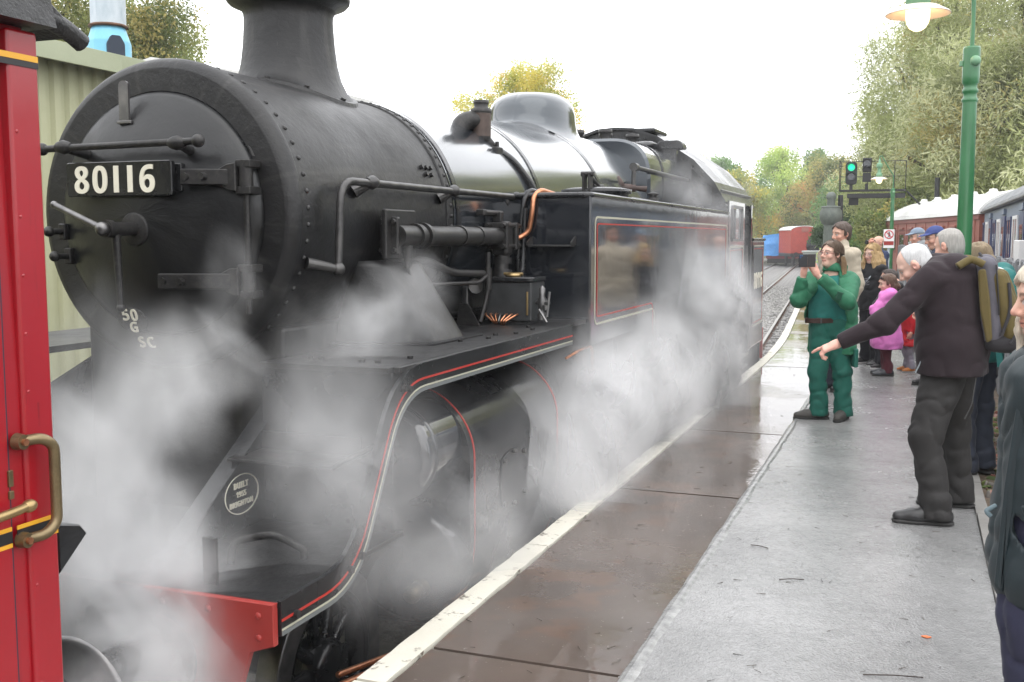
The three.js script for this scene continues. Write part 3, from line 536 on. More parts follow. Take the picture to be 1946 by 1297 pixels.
// ---------------------------------------------------------------- water crane, signal, warning sign
{
  const x = -2.52, z = -35, T = thing('water_crane', 'dark green cast iron water crane column with a bulbous head by the track', 'water crane', [x, -1, z]);
  part(T, 'column', lathe([[0.34, -1.1], [0.34, -0.9], [0.26, -0.8], [0.235, 0], [0.225, 1.2], [0.21, 1.9], [0.20, 2.05]], [x, 0, z], 'y', 28), M.craneGreen);
  part(T, 'bulb', lathe([[0.20, 2.05], [0.27, 2.10], [0.335, 2.22], [0.35, 2.36], [0.33, 2.50], [0.28, 2.58], [0.30, 2.60], [0.30, 2.64], [0.15, 2.66]], [x, 0, z], 'y', 28), M.craneGreen);
  part(T, 'cap', lathe([[0.13, 2.66], [0.12, 2.85], [0.155, 2.9], [0.15, 3.0], [0.09, 3.08], [0, 3.1]], [x, 0, z], 'y', 20), M.craneGreen);
  part(T, 'standpipe', rod([x + 0.30, -1, z - 0.15], [x + 0.27, 3.0, z - 0.15], 0.09, 0.08, 14), M.signal);
}
{
  const z = -37, T = thing('signal_gantry', 'black bracket signal with two colour light heads, the left one showing green', 'signal', [-0.7, 0, z]);
  const y = 3.18, x0 = -2.40, x1 = -0.35;
  part(T, 'post', rod([0.62, -0.3, z - 0.2], [0.62, 3.6, z - 0.2], 0.09, 0.08, 14), M.signal);
  part(T, 'deck', [bx(x0, y, z - 0.3, x1, y + 0.05, z + 0.3), bx(x0 + 0.25, y - 0.22, z - 0.28, x1, y - 0.08, z - 0.2), bx(x0 + 0.25, y - 0.22, z + 0.2, x1, y - 0.08, z + 0.28), bx(x0 + 0.3, y - 0.45, z - 0.1, x0 + 0.6, y - 0.2, z + 0.1, 0.02)], M.signal);
  const rails = [];
  for (const yy of [0.5, 1.0]) { rails.push(rod([x0, y + yy, z + 0.28], [x0, y + yy, z - 0.28], 0.012), rod([x0, y + yy, z - 0.28], [x1, y + yy, z - 0.28], 0.012)); }
  for (const xx of [x0, x0 + 0.85, x0 + 1.7, x1]) rails.push(rod([xx, y, z - 0.28], [xx, y + 1.0, z - 0.28], 0.014)); rails.push(rod([x0, y, z + 0.28], [x0, y + 1.0, z + 0.28], 0.014));
  part(T, 'handrail', rails, M.signal);
  part(T, 'brace', [rod([0.62, 2.2, z - 0.2], [-0.3, y, z - 0.2], 0.03)], M.signal);
  [[-2.04, 3.40, 0.36, 1.04, true], [-1.55, 3.38, 0.28, 1.02, false]].forEach(([x, yb, w, h, on]) => {
    const H = part(T, 'signal_head', on ? [ext(roundPoly([[x - w / 2, yb], [x + w / 2, yb], [x + w / 2, yb + h - 0.3], [x - w / 2, yb + h - 0.3]], 0.12), 0.18, 'xy', z + 0.05, 0.01)] : [bx(x - w / 2, yb + 0.42, z + 0.05, x + w / 2, yb + h - 0.14, z + 0.25, 0.02), ext([[x - w / 2, yb + 0.1], [x + w / 2, yb + 0.1], [x + 0.12, yb + 0.4], [x - 0.12, yb + 0.4]], 0.16, 'xy', z + 0.05)], M.signal);
    part(H, 'bracket', bx(x - 0.05, 3.23, z + 0.08, x + 0.05, yb + 0.05, z + 0.18), M.signal);
    const ly = on ? yb + 0.56 : yb + 0.70;
    const lens = part(H, on ? 'green_lamp' : 'dark_lens', rod([x, ly, z + 0.228], [x, ly, z + 0.262], 0.115, 0.115, 20), on ? std({ color: C(0.02, 0.3, 0.18), emissive: C(0.03, 0.62, 0.36), emissiveIntensity: 0.55 }) : M.glassDark);
    if (on) { part(H, 'dark_lens', rod([x, yb + 0.26, z + 0.228], [x, yb + 0.26, z + 0.25], 0.115, 0.115, 20), M.glassDark); const l = new THREE.PointLight(C(0.05, 1, 0.6), 0.12); l.name = 'signal_light'; l.position.set(x - -0.7, ly, 0.34); l.castShadow = true; T.add(l); }
    part(H, 'visor', [0, on ? -0.30 : -0.22].map((o) => { const g = new THREE.CylinderGeometry(0.14, 0.13, 0.2, 16, 1, true, Math.PI / 2, Math.PI).rotateX(Math.PI / 2); return g.rotateZ(0).translate(x, ly + o, z + 0.33); }), M.signal);
  });
}
{
  const z = -23, x = -0.29, T = thing('warning_sign', 'white sign with a red ring and barred walking figure on a post beyond the crowd', 'sign', [x - 0.35, 0, z]);
  const cx = -0.50, cy = 1.70;
  part(T, 'post', rod([cx, 0, z - 0.05], [cx, 1.7, z - 0.05], 0.025), M.zinc);
  const B = part(T, 'board', bx(cx - 0.105, cy - 0.26, z - 0.02, cx + 0.105, cy + 0.12, z, 0.004), M.white);
  part(B, 'ring', [new THREE.TorusGeometry(0.08, 0.010, 6, 28).scale(1, 1, 0.4).translate(cx, cy + 0.015, z + 0.002), bx(-0.075, -0.008, 0, 0.075, 0.008, 0.004).rotateZ(-0.78).translate(cx, cy + 0.015, z + 0.001)], std({ color: C(0.5, 0.02, 0.03), roughness: 0.5 }));
  part(B, 'figure', [new THREE.CylinderGeometry(0.012, 0.012, 0.003, 10).rotateX(Math.PI / 2).translate(cx + 0.002, cy + 0.06, z + 0.002), bx(cx - 0.010, cy + 0.0, z, cx + 0.012, cy + 0.045, z + 0.003), bx(-0.006, -0.06, 0, 0.006, 0, 0.003).rotateZ(0.4).translate(cx, cy + 0.005, z), bx(-0.006, -0.06, 0, 0.006, 0, 0.003).rotateZ(-0.4).translate(cx, cy + 0.005, z + 0.0002), bx(-0.005, -0.04, 0, 0.005, 0, 0.003).rotateZ(0.9).translate(cx, cy + 0.042, z)], M.signal);
  part(B, 'red_band', bx(cx - 0.095, cy - 0.20, z + 0.0005, cx + 0.095, cy - 0.12, z + 0.004), M.beam);
}
// ---------------------------------------------------------------- the locomotive
function mirror(geo) {                        // across the centre line of the track
  const g = metric(geo).clone(); g.scale(-1, 1, 1).translate(2 * XC, 0, 0);
  for (const k of Object.keys(g.attributes)) { const a = g.attributes[k], n = a.itemSize; for (let i = 0; i < a.count; i += 3) for (let c = 0; c < n; c++) { const t = a.array[(i + 1) * n + c]; a.array[(i + 1) * n + c] = a.array[(i + 2) * n + c]; a.array[(i + 2) * n + c] = t; } }
  return g;
}
const both = (list) => [].concat(list).flatMap((g) => [g, mirror(g)]);
const pair = (parent, name, geos, mat) => [[].concat(geos), [].concat(geos).map(mirror)].map((g) => part(parent, name, g, mat))[0];
const YB = 1.76, ZF = -4.15, SIDE = -2.03;
const L = thing('steam_locomotive', 'large black steam tank locomotive numbered 80116, standing at the platform in clouds of steam', 'locomotive', [XC, RAIL, -9]);
{
  // ---- smokebox with its ring and rivets
  const S = part(L, 'smokebox', [
    lathe([[0.585, 0], [0.69, 0], [0.697, -0.002], [0.718, -0.010], [0.735, -0.026], [0.744, -0.05], [0.744, -0.072], [0.741, -0.078], [0.732, -0.080], [0.730, -0.084], [0.730, -0.14]], [XC, YB, ZF], 'z', 96),
    lathe([[0.735, -0.088], [0.735, -1.70]], [XC, YB, ZF], 'z', 96),
    lathe([[0.735, -1.70], [0.745, -1.702], [0.745, -1.78], [0.735, -1.785]], [XC, YB, ZF], 'z', 96)], M.soot);
  const ring = (z, n, r, a0, a1, R) => { const o = []; for (let i = 0; i < n; i++) { const a = a0 + (a1 - a0) * i / (n - 1); o.push(aimM([Math.cos(a), Math.sin(a), 0], [XC + Math.cos(a) * R, YB + Math.sin(a) * R, z], 1)); } return o; };
  pieces(S, 'rivet', dome(0.0135, 0.010), M.soot, [...ring(ZF - 0.135, 34, 1, -1.25, 2.3, 0.7345), ...ring(ZF - 1.745, 40, 1, -0.9, 2.4, 0.7445)]);
  pieces(S, 'bolt', bolt(0.014, 0.02), M.iron, [[0.42, -5.62], [0.42, -5.68], [0.42, -5.74], [0.36, -5.65], [0.36, -5.72]].map(([a, z]) => aimM([Math.cos(a), Math.sin(a), 0], [XC + Math.cos(a) * 0.744, YB + Math.sin(a) * 0.744, z])));
  // chipped bare patches on the ring face
  part(S, 'worn_patch', [ext([[-2.93, 2.085], [-2.918, 2.072], [-2.905, 2.07], [-2.915, 2.098]], 0.0015, 'xy', ZF + 0.0006), ext([[-2.885, 2.073], [-2.872, 2.066], [-2.858, 2.042], [-2.850, 2.025], [-2.862, 2.026], [-2.872, 2.05]], 0.0015, 'xy', ZF + 0.0006)], M.steel);
  // ---- door
  const D = part(L, 'smokebox_door', lathe([[0.0001, 0.172], [0.10, 0.170], [0.22, 0.156], [0.34, 0.128], [0.44, 0.092], [0.51, 0.060], [0.555, 0.036], [0.572, 0.022], [0.580, 0.006], [0.584, -0.01]], [XC, YB, ZF], 'z', 80), M.doorPaint);
  const hz = ZF + 0.035;
  const hinge = (y, x0) => part(D, 'hinge_strap', [bx(0, -0.036, -0.02, Math.hypot(x0 + 2.93, 0.10), 0.036, 0.022, 0.006).rotateY(Math.PI + Math.atan2(0.10, -2.93 - x0) * (1)).translate(-2.93, y, hz + 0.052), ext([[-2.99, y - 0.034], [-2.93, y - 0.06], [-2.885, y - 0.065], [-2.885, y + 0.065], [-2.93, y + 0.06], [-2.99, y + 0.034]], 0.05, 'xy', hz + 0.022, 0.005), rod([-2.855, y - 0.075, hz + 0.03], [-2.855, y + 0.075, hz + 0.03], 0.032, 0.032, 16), ...[-0.06, 0.06].map((o) => bx(-2.895, y + o - 0.018, hz - 0.03, -2.815, y + o + 0.018, hz + 0.06, 0.006)), ...[x0 + 0.03, x0 + 0.12].map((x) => bolt(0.018, 0.03).rotateX(Math.PI / 2).translate(x, y, hz + 0.155))], M.iron);
  hinge(1.925, -3.12); hinge(1.45, -3.26);
  part(D, 'hinge_pin', rod([-2.855, 1.30, hz + 0.03], [-2.855, 1.98, hz + 0.03], 0.015, 0.015, 10), M.iron);
  const zr = -3.93, yr = 2.068;
  part(D, 'handrail', [rod([-3.90, yr, zr], [-2.99, yr + 0.012, zr], 0.0165, 0.0165, 12), ...[-3.89, -2.995].map((x) => new THREE.SphereGeometry(0.03, 14, 10).translate(x, yr + (x > -3.2 ? 0.012 : 0), zr)), ...[-3.76, -3.11].map((x) => lathe([[0.0165, -0.045], [0.026, -0.03], [0.034, 0], [0.026, 0.03], [0.0165, 0.045]], [x, yr + 0.006, zr], 'x', 16)), ...[-3.76, -3.11].map((x) => rod([x, yr, zr], [x + (x < -3.4 ? 0.02 : -0.02), yr - 0.02, -4.06], 0.016, 0.024, 12))], M.iron);
  part(D, 'lamp_iron', [ext(roundPoly([[-3.53, 2.20], [-3.475, 2.20], [-3.475, 2.385], [-3.53, 2.385]], [0, 0, 0.027, 0.027]), 0.012, 'xy', -4.06), bx(-3.545, 2.185, -4.10, -3.46, 2.20, -4.045, 0.003), bx(-3.515, 2.10, -4.12, -3.45, 2.19, -4.09, 0.004), bolt(0.016, 0.02).rotateX(Math.PI / 2).translate(-3.485, 2.135, -4.08)], M.steel);
  // ---- number plate
  const N = part(D, 'number_plate', [ext(roundPoly([[-3.775, 1.843], [-3.165, 1.843], [-3.165, 2.003], [-3.775, 2.003]], 0.018), 0.03, 'xy', -3.985, 0.004), bx(-3.20, 1.86, -4.08, -3.14, 1.99, -3.99, 0.008)], M.black);
  const tx = (s, size, x, y, z, m, dep = 0.006, rot = 0) => part(N, 'digit', s === '1' ? bx(x - 0.0145, y - 0.062, z, x + 0.0145, y + 0.062, z + dep, 0.002) : text(s, size, dep).rotateZ(rot).translate(x, y, z), m);
  [['8', -3.680], ['0', -3.572], ['1', -3.478], ['1', -3.398], ['6', -3.300]].forEach(([c, x]) => tx(c, 0.126, x, 1.921, -3.956, M.digit));
  // ---- locking dart
  const A = part(D, 'dart_boss', [lathe([[0, 0.03], [0.07, 0.028], [0.08, 0.015], [0.08, -0.03]], [XC - 0.015, 1.69, -3.995], 'z', 28), rod([XC - 0.01, 1.69, -4.0], [XC - 0.02, 1.69, -3.80], 0.034, 0.030, 18), rod([XC - 0.02, 1.69, -3.83], [XC - 0.02, 1.69, -3.795], 0.040, 0.040, 18)], M.iron);
  part(A, 'handle', [rod([XC - 0.02, 1.69, -3.775], [XC - 0.29, 1.80, -3.775], 0.017, 0.015, 12), new THREE.SphereGeometry(0.032, 14, 10).translate(XC - 0.02, 1.69, -3.775), new THREE.SphereGeometry(0.018, 10, 8).translate(XC - 0.29, 1.80, -3.775)], M.steel);
  part(A, 'handle', [rod([XC - 0.02, 1.69, -3.86], [XC - 0.005, 1.33, -3.86], 0.021, 0.014, 12), new THREE.SphereGeometry(0.02, 10, 8).translate(XC - 0.005, 1.33, -3.86)], M.iron);
  for (const [y, x] of [[1.68, -3.93], [1.56, -3.90]]) part(D, 'clamp', [rod([x, y, -4.14], [x, y, -4.0], 0.014), new THREE.SphereGeometry(0.026, 12, 8).translate(x, y, -3.99), bx(x - 0.02, y - 0.04, -4.12, x + 0.02, y + 0.04, -4.07, 0.008)], M.iron);
  // ---- shed plate and painted letters on the lower part of the door
  const O = part(D, 'shed_plate', lathe([[0, 0.008], [0.98, 0.008], [1, 0.004], [1, 0]], [0, 0, 0], 'z', 36).scale(0.085, 0.062, 1).rotateX(0.30).translate(-3.47, 1.262, -4.028), M.black);
  [['5', 0.058, -3.502, 1.285, 0.30, -4.012], ['0', 0.058, -3.452, 1.285, 0.30, -4.012], ['G', 0.052, -3.470, 1.226, 0.30, -4.031], ['S', 0.058, -3.468, 1.150, 0.42, -4.080], ['C', 0.058, -3.414, 1.150, 0.42, -4.080]].forEach(([c, s, x, y, r, z]) => part(D, 'letter', text(c, s, 0.004).rotateX(r).translate(x, y, z), M.digit));
  // ---- chimney and its saddle
  const cz = -5.30;
  const saddle = (() => { const pos = [], put = (r, a, R) => { const x = Math.cos(a) * r, z = Math.sin(a) * r; return [XC + x, YB + Math.sqrt(Math.max(0, R * R - x * x)), cz + z]; }, n = 48; for (let i = 0; i < n; i++) { const a = i / n * 6.28319, b = (i + 1) / n * 6.28319; const q = (A, B, C2, D2) => pos.push(...A, ...B, ...C2, ...A, ...C2, ...D2); q(put(0.24, a, 0.752), put(0.24, b, 0.752), put(0.385, b, 0.752), put(0.385, a, 0.752)); q(put(0.385, a, 0.752), put(0.385, b, 0.752), put(0.39, b, 0.734), put(0.39, a, 0.734)); } const g = new THREE.BufferGeometry(); g.setAttribute('position', new THREE.Float32BufferAttribute(pos, 3)); g.computeVertexNormals(); return g; })();
  // chimney skirt runs down on to the curve of the smokebox
  const skirt = (() => { const g = new THREE.LatheGeometry([[0.372, 0], [0.325, 0.03], [0.293, 0.08], [0.272, 0.15], [0.259, 0.24], [0.252, 0.33], [0.250, 0.38], [0.253, 0.41], [0.266, 0.435], [0.300, 0.452], [0.331, 0.465], [0.346, 0.482], [0.350, 0.502], [0.343, 0.522], [0.315, 0.534], [0.268, 0.540], [0.262, 0.552], [0.258, 0.585], [0.240, 0.590], [0.232, 0.57], [0.2, 0.2]].map(([r, h]) => new THREE.Vector2(r, h)), 72), p = g.attributes.position; for (let i = 0; i < p.count; i++) { const x = p.getX(i), y = p.getY(i), k = Math.max(0, 1 - y / 0.3); const drop = 0.735 - Math.sqrt(Math.max(0.01, 0.735 * 0.735 - x * x)); p.setXYZ(i, XC + x, YB + 0.742 + y - drop * k, cz + p.getZ(i)); } g.computeVertexNormals(); return g; })();
  const Ch = part(L, 'chimney', [skirt, saddle], M.soot);
  pieces(Ch, 'bolt', bolt(0.014, 0.016), M.iron, [0.05, 0.75, 1.35, 1.9, 2.5, 3.1].map((a) => { const x = Math.cos(a) * 0.36, z = Math.sin(a) * 0.36, y = Math.sqrt(0.752 ** 2 - x * x); return aimM([x / 0.752, y / 0.752, 0], [XC + x, YB + y + 0.004, cz + z]); }));
}
{
  // ---- boiler cladding (slightly coned), bands, dome, firebox
  const coneAt = (z) => { const t = clamp((-5.93 - z) / 3.6, 0, 1); return [0.748 + 0.092 * t, 1.762 + 0.078 * t]; };
  const shell = (z0, z1, grow = 0, seg = 96) => { const pos = [], nor = [], idx = [], zs = range(z0, z1, 0.3); zs.forEach((z) => { const [R, y] = coneAt(z); for (let k = 0; k <= seg; k++) { const a = k / seg * Math.PI * 2; pos.push(XC + Math.cos(a) * (R + grow), y + Math.sin(a) * (R + grow), z); nor.push(Math.cos(a), Math.sin(a), 0); } }); for (let i = 0; i < zs.length - 1; i++) for (let k = 0; k < seg; k++) { const a = i * (seg + 1) + k, b = a + seg + 1; idx.push(a, b, a + 1, a + 1, b, b + 1); } const g = new THREE.BufferGeometry(); g.setAttribute('position', new THREE.Float32BufferAttribute(pos, 3)); g.setAttribute('normal', new THREE.Float32BufferAttribute(nor, 3)); g.setIndex(idx); return g; };
  const B = part(L, 'boiler', shell(-5.93, -10.6), M.clad);
  for (const z of [-5.96, -7.42, -8.98]) part(B, 'boiler_band', shell(z, z - 0.055, 0.006), M.black);
  const dz = -9.42;
  const dg = new THREE.LatheGeometry([[0.0001, 0.330], [0.15, 0.327], [0.27, 0.312], [0.35, 0.278], [0.40, 0.230], [0.420, 0.17], [0.428, 0.11], [0.442, 0.06], [0.470, 0.025], [0.53, -0.005], [0.58, -0.012]].map(([r, h]) => new THREE.Vector2(r, h)), 64), dp = dg.attributes.position;
  for (let i = 0; i < dp.count; i++) { const x = dp.getX(i), y = dp.getY(i), k = Math.max(0, 1 - y / 0.30); dp.setXYZ(i, XC + x * 0.94, 2.655 + y - k * (0.84 - Math.sqrt(0.84 * 0.84 - x * x * 0.88)), dz + dp.getZ(i) * 1.12); }
  dg.computeVertexNormals(); part(L, 'dome', dg, M.clad);
  const fp = roundPoly([[XC - 0.86, 1.2], [XC - 0.86, 2.665], [XC + 0.86, 2.665], [XC + 0.86, 1.2]], [0, 0.42, 0.42, 0], 10);
  const F = part(L, 'firebox', ext(fp, 1.85, 'xy', -12.40, 0.03), M.clad);
  part(F, 'band', band(fp, 0.02, 0.06, 'xy', -11.2), M.black);
  const sv = []; for (const [x, z] of [[-0.16, -11.35], [0.16, -11.35], [-0.3, -11.8], [0.05, -11.75], [-0.5, -11.5], [0.3, -12.0]]) sv.push(lathe([[0.07, 2.64], [0.085, 2.68], [0.06, 2.72], [0.06, 2.79], [0.08, 2.80], [0.075, 2.84], [0, 2.85]], [XC + x, 0, z], 'y', 14));
  part(L, 'safety_valve', sv, M.iron);
  part(F, 'washout_plug', [new THREE.SphereGeometry(0.055, 14, 8).scale(1, 0.6, 1.4).translate(XC + 0.62, 2.60, -11.35)], M.gloss);
  part(F, 'manifold', [pipe([[XC + 0.45, 2.66, -11.5], [XC + 0.55, 2.70, -11.8], [XC + 0.6, 2.66, -12.35]], 0.045, 0.1), bx(XC + 0.62, 2.30, -12.2, XC + 0.80, 2.70, -12.05, 0.03), ext(roundPoly([[XC + 0.56, 2.66], [XC + 0.90, 2.66], [XC + 0.86, 2.76], [XC + 0.60, 2.76]], 0.05), 0.22, 'xy', -12.24, 0.01)], M.black);
  // top feed with its pipe down the barrel
  const tf = part(B, 'top_feed', [pipe([[-3.02, 2.36, -6.78], [-2.97, 2.47, -6.86], [-2.90, 2.47, -6.94]], 0.065, 0.08, 14), lathe([[0.062, -0.13], [0.068, -0.10], [0.068, 0.06], [0.074, 0.065], [0.074, 0.09], [0.05, 0.10], [0.05, 0.125], [0.055, 0.13], [0.055, 0.15], [0, 0.155]], [-2.885, 2.46, -6.95], 'y', 22), rod([-2.885, 2.36, -6.95], [-2.82, 2.27, -7.02], 0.05, 0.04, 14), bx(-2.90, 2.23, -7.06, -2.76, 2.29, -6.95, 0.012), ...[0, 1, 2].map((k) => bolt(0.014, 0.05).translate(-2.88 + k * 0.05, 2.30, -6.99))], M.iron);
  part(tf, 'valve_body', lathe([[0.0685, -0.10], [0.0695, 0.055], [0.0685, 0.06]], [-2.885, 2.46, -6.95], 'y', 22), std({ map: mixTex([0.05, 0.035, 0.03], [0.13, 0.095, 0.08], (i, j) => at(N2, i, j), { rep: 3 }), roughness: 0.5, metalness: 0.3 }));
  part(B, 'feed_pipe', pipe([[-2.82, 2.27, -7.02], [-2.74, 2.20, -7.16], [-2.635, 2.02, -7.30], [-2.60, 1.85, -7.36], [-2.60, 1.3, -7.36]], 0.042, 0.12, 14), M.black);
  // clack valve and operating rod on the firebox side
  part(L, 'clack_valve', [lathe([[0.05, -0.10], [0.07, -0.06], [0.055, 0], [0.075, 0.03], [0.05, 0.07], [0.03, 0.10], [0, 0.11]], [-2.66, 2.13, -9.75], 'y', 16), new THREE.SphereGeometry(0.075, 14, 10).translate(-2.72, 2.13, -9.75), rod([-2.80, 2.13, -9.75], [-2.5, 2.12, -9.85], 0.05, 0.035, 14), rod([-2.5, 2.12, -9.85], [-2.40, 2.11, -9.88], 0.022, 0.03, 10), rod([-2.66, 2.04, -9.75], [-2.66, 1.90, -9.75], 0.03)], std({ map: mixTex([0.03, 0.02, 0.018], [0.10, 0.06, 0.05], (i, j) => at(N2, i, j), { rep: 3 }), roughness: 0.6 }));
  part(L, 'regulator_rod', [pipe([[-2.52, 2.12, -9.84], [-2.52, 2.32, -9.86], [-2.52, 2.32, -12.38]], 0.022, 0.05, 10), rod([-2.52, 2.32, -9.93], [-2.52, 2.32, -9.83], 0.04, 0.04, 14), rod([-2.60, 2.25, -11.2], [-2.52, 2.32, -11.2], 0.015)], M.darkSteel);
}
{
  // ---- side tanks
  const zf = -6.80, zr = -12.38, xi = -2.66;
  const prof = [[zf, 0.92], [zf, 1.93], [zr, 1.93], [zr, 0.45], [-8.75, 0.45], [-8.75, 0.70], [-8.55, 0.92]];
  const tank = ext(prof, SIDE - xi, 'zy', xi, 0.012);
  for (const s of [0, 1]) {
    const f = (g) => [].concat(g).map((q) => s ? mirror(q) : q);
    const T = part(L, 'side_tank', f(tank), M.gloss);
    part(T, 'top_bead', f(pipe([[xi, 1.935, zf - 0.005], [SIDE - 0.01, 1.935, zf - 0.005], [SIDE - 0.01, 1.935, zr]], 0.022, 0.05, 10)), M.black);
    const line = roundPoly([[zf - 0.10, 1.06], [zf - 0.10, 1.79], [zr + 0.12, 1.79], [zr + 0.12, 0.55], [-8.68, 0.55], [-8.68, 1.06]], [0.06, 0.06, 0.06, 0.06, 0.1, 0.1]);
    part(T, 'lining', f(band(line, 0.014, 0.003, 'zy', SIDE + 0.0005, true)), M.lineCream);
    const inner = roundPoly([[zf - 0.15, 1.11], [zf - 0.15, 1.745], [zr + 0.17, 1.745], [zr + 0.17, 0.60], [-8.62, 0.60], [-8.62, 1.11]], [0.03, 0.03, 0.03, 0.03, 0.08, 0.08]);
    part(T, 'lining', f(band(inner, 0.010, 0.003, 'zy', SIDE + 0.0008, true)), M.lineRed);
    const cx = -2.33, cz = -7.95;
    const Fl = part(T, 'filler_lid', f([lathe([[0.25, 1.93], [0.25, 1.985], [0.275, 1.99], [0.275, 2.02], [0.2, 2.035], [0, 2.045]], [cx, 0, cz], 'y', 36)]), M.black);
    part(Fl, 'clamp', f([bx(cx - 0.03, 2.0, cz + 0.20, cx - 0.015, 2.14, cz + 0.29, 0.004), bx(cx + 0.015, 2.0, cz + 0.20, cx + 0.03, 2.14, cz + 0.29, 0.004), rod([cx - 0.05, 2.13, cz + 0.24], [cx + 0.05, 2.13, cz + 0.24], 0.02), rod([cx, 2.13, cz + 0.24], [cx, 2.04, cz - 0.1], 0.018), rod([cx - 0.02, 2.06, cz - 0.25], [cx, 2.05, cz + 0.1], 0.014)]), M.iron);
    part(T, 'step', f([bx(-2.44, 1.590, zf + 0.006, -2.14, 1.602, zf + 0.11, 0.004), ext([[zf + 0.005, 1.60], [zf + 0.11, 1.60], [zf + 0.11, 1.62], [zf + 0.02, 1.66], [zf + 0.005, 1.66]], 0.01, 'zy', -2.14), ext([[zf + 0.005, 1.60], [zf + 0.11, 1.60], [zf + 0.11, 1.62], [zf + 0.02, 1.66], [zf + 0.005, 1.66]], 0.01, 'zy', -2.45)]), M.iron);
    part(T, 'fittings', f([rod([-2.2, 1.97, -8.5], [-2.2, 1.97, -9.3], 0.016), lathe([[0.05, 1.94], [0.05, 2.0], [0.03, 2.02], [0.06, 2.04], [0, 2.06]], [-2.2, 0, -9.3], 'y', 12), bx(-2.5, 1.94, -10.2, -2.2, 1.97, -9.9, 0.01), bx(-2.45, 1.94, -11.5, -2.15, 1.99, -11.1, 0.02), rod([-2.3, 1.96, -9.7], [-2.3, 1.96, -12.3], 0.012)]), M.iron);
  }
  part(L, 'tank_pipe', rod([-2.22, 1.965, -8.42], [-2.22, 1.965, -8.85], 0.018), M.copper);
}
{
  // ---- running board, valance, front steps, beam
  const Rb = pair(L, 'running_board', [bx(-2.70, 1.075, -6.80, -2.06, 1.10, -3.93), bx(-2.06, 1.075, -6.37, SIDE, 1.10, -3.98, 0.004)], M.soot);
  const vline = roundPoly([[-6.37, 1.035], [-3.965, 1.035], [-3.545, 0.325], [-3.035, 0.325]], [0, 0.22, 0.22, 0], 8);
  const Vl = pair(L, 'valance', band(vline, 0.125, 0.02, 'zy', SIDE - 0.01), M.black);
  const shift = (d) => roundPoly([[-6.37, 1.035 + d], [-3.965 + d * 0.55, 1.035 + d], [-3.545 + d * 0.55, 0.325 + d], [-3.035, 0.325 + d]], [0, 0.22, 0.22, 0], 8);
  pair(Vl, 'lining', band(shift(-0.006), 0.009, 0.0025, 'zy', SIDE + 0.0105), M.lineRed);
  pair(Vl, 'lining', band(shift(-0.040), 0.007, 0.0025, 'zy', SIDE + 0.0105), M.lineCream);
  pair(Vl, 'edge', band(shift(-0.0535), 0.016, 0.0022, 'zy', SIDE + 0.0105), M.lineGrey);
  const bolts = []; for (const [z, y] of [[-4.04, 1.00], [-3.99, 1.01], [-3.51, 0.36], [-3.60, 0.39], [-3.12, 0.315]]) bolts.push(aimM([1, 0, 0], [SIDE + 0.018, y, z])); pieces(Vl, 'bolt', bolt(0.016, 0.02), M.iron, bolts);
  pieces(Rb, 'bolt', bolt(0.014, 0.012), M.iron, [[-2.2, -4.1], [-2.28, -4.1], [-2.5, -4.12], [-2.56, -4.13], [-2.14, -4.3], [-2.2, -5.5], [-2.12, -5.62], [-2.12, -5.9], [-2.2, -6.05], [-2.16, -5.3], [-2.24, -5.1]].map(([x, z]) => M4(x, 1.106, z)));
  // low front platform and the plates round it
  part(L, 'front_platform', [bx(2 * XC - SIDE, 0.362, -4.0, SIDE, 0.385, -3.02, 0.004)], M.soot);
  pair(L, 'front_plate', [bx(-2.70, 0.38, -3.965, -2.055, 1.075, -3.945)], M.black);
  pair(L, 'front_step', [bx(-2.72, 0.700, -3.944, -2.20, 0.712, -3.70, 0.003), bx(-2.70, 0.712, -3.944, -2.20, 0.79, -3.936), pipe([[-2.20, 0.71, -3.70], [-2.17, 0.73, -3.72], [-2.13, 0.76, -3.90]], 0.012, 0.03, 8)], M.iron);
  const Fr = pair(L, 'frame_plate', [ext([[-4.5, 1.06], [-4.06, 0.90], [-3.36, 0.43], [-3.05, 0.40], [-3.05, 0.0], [-4.5, -0.3]], 0.035, 'zy', -2.735), band([[-4.06, 0.905], [-3.36, 0.435]], 0.012, 0.09, 'zy', -2.765)], M.black);
  const bz = -3.76, by = 0.545;
  const Bp = part(Fr, 'builders_plate', lathe([[0, 0.006], [0.93, 0.006], [0.935, 0.012], [0.985, 0.012], [1, 0]], [0, 0, 0], 'x', 40).scale(1, 0.092, 0.128).translate(-2.70, by, bz), M.black);
  part(Bp, 'rim', new THREE.TorusGeometry(1, 0.03, 6, 48).scale(0.121, 0.086, 0.12).rotateY(Math.PI / 2).translate(-2.689, by, bz), M.digit);
  for (const [s, size, dy] of [['BUILT', 0.027, 0.040], ['1955', 0.024, 0.0], ['BRIGHTON', 0.024, -0.040]]) part(Bp, 'lettering', text(s, size, 0.004).rotateY(Math.PI / 2).translate(-2.694, by + dy, bz), M.digit);
  part(L, 'buffer_beam', ext([[2 * XC - SIDE, 0.385], [SIDE, 0.385], [SIDE, 0.235], [SIDE - 0.10, 0.20], [SIDE - 0.17, -0.02], [SIDE - 0.2, -0.25], [2 * XC - SIDE + 0.2, -0.25], [2 * XC - SIDE + 0.1, 0.2], [2 * XC - SIDE, 0.235]].reverse(), 0.03, 'xy', -3.03, 0.003), M.beam);
  pieces(L.children[L.children.length - 1], 'rivet', dome(0.013, 0.009), M.beam, [[-2.09, 0.34], [-2.09, 0.26], [-2.3, 0.34], [-2.5, 0.34]].map(([x, y]) => aimM([0, 0, 1], [x, y, -2.9995])));
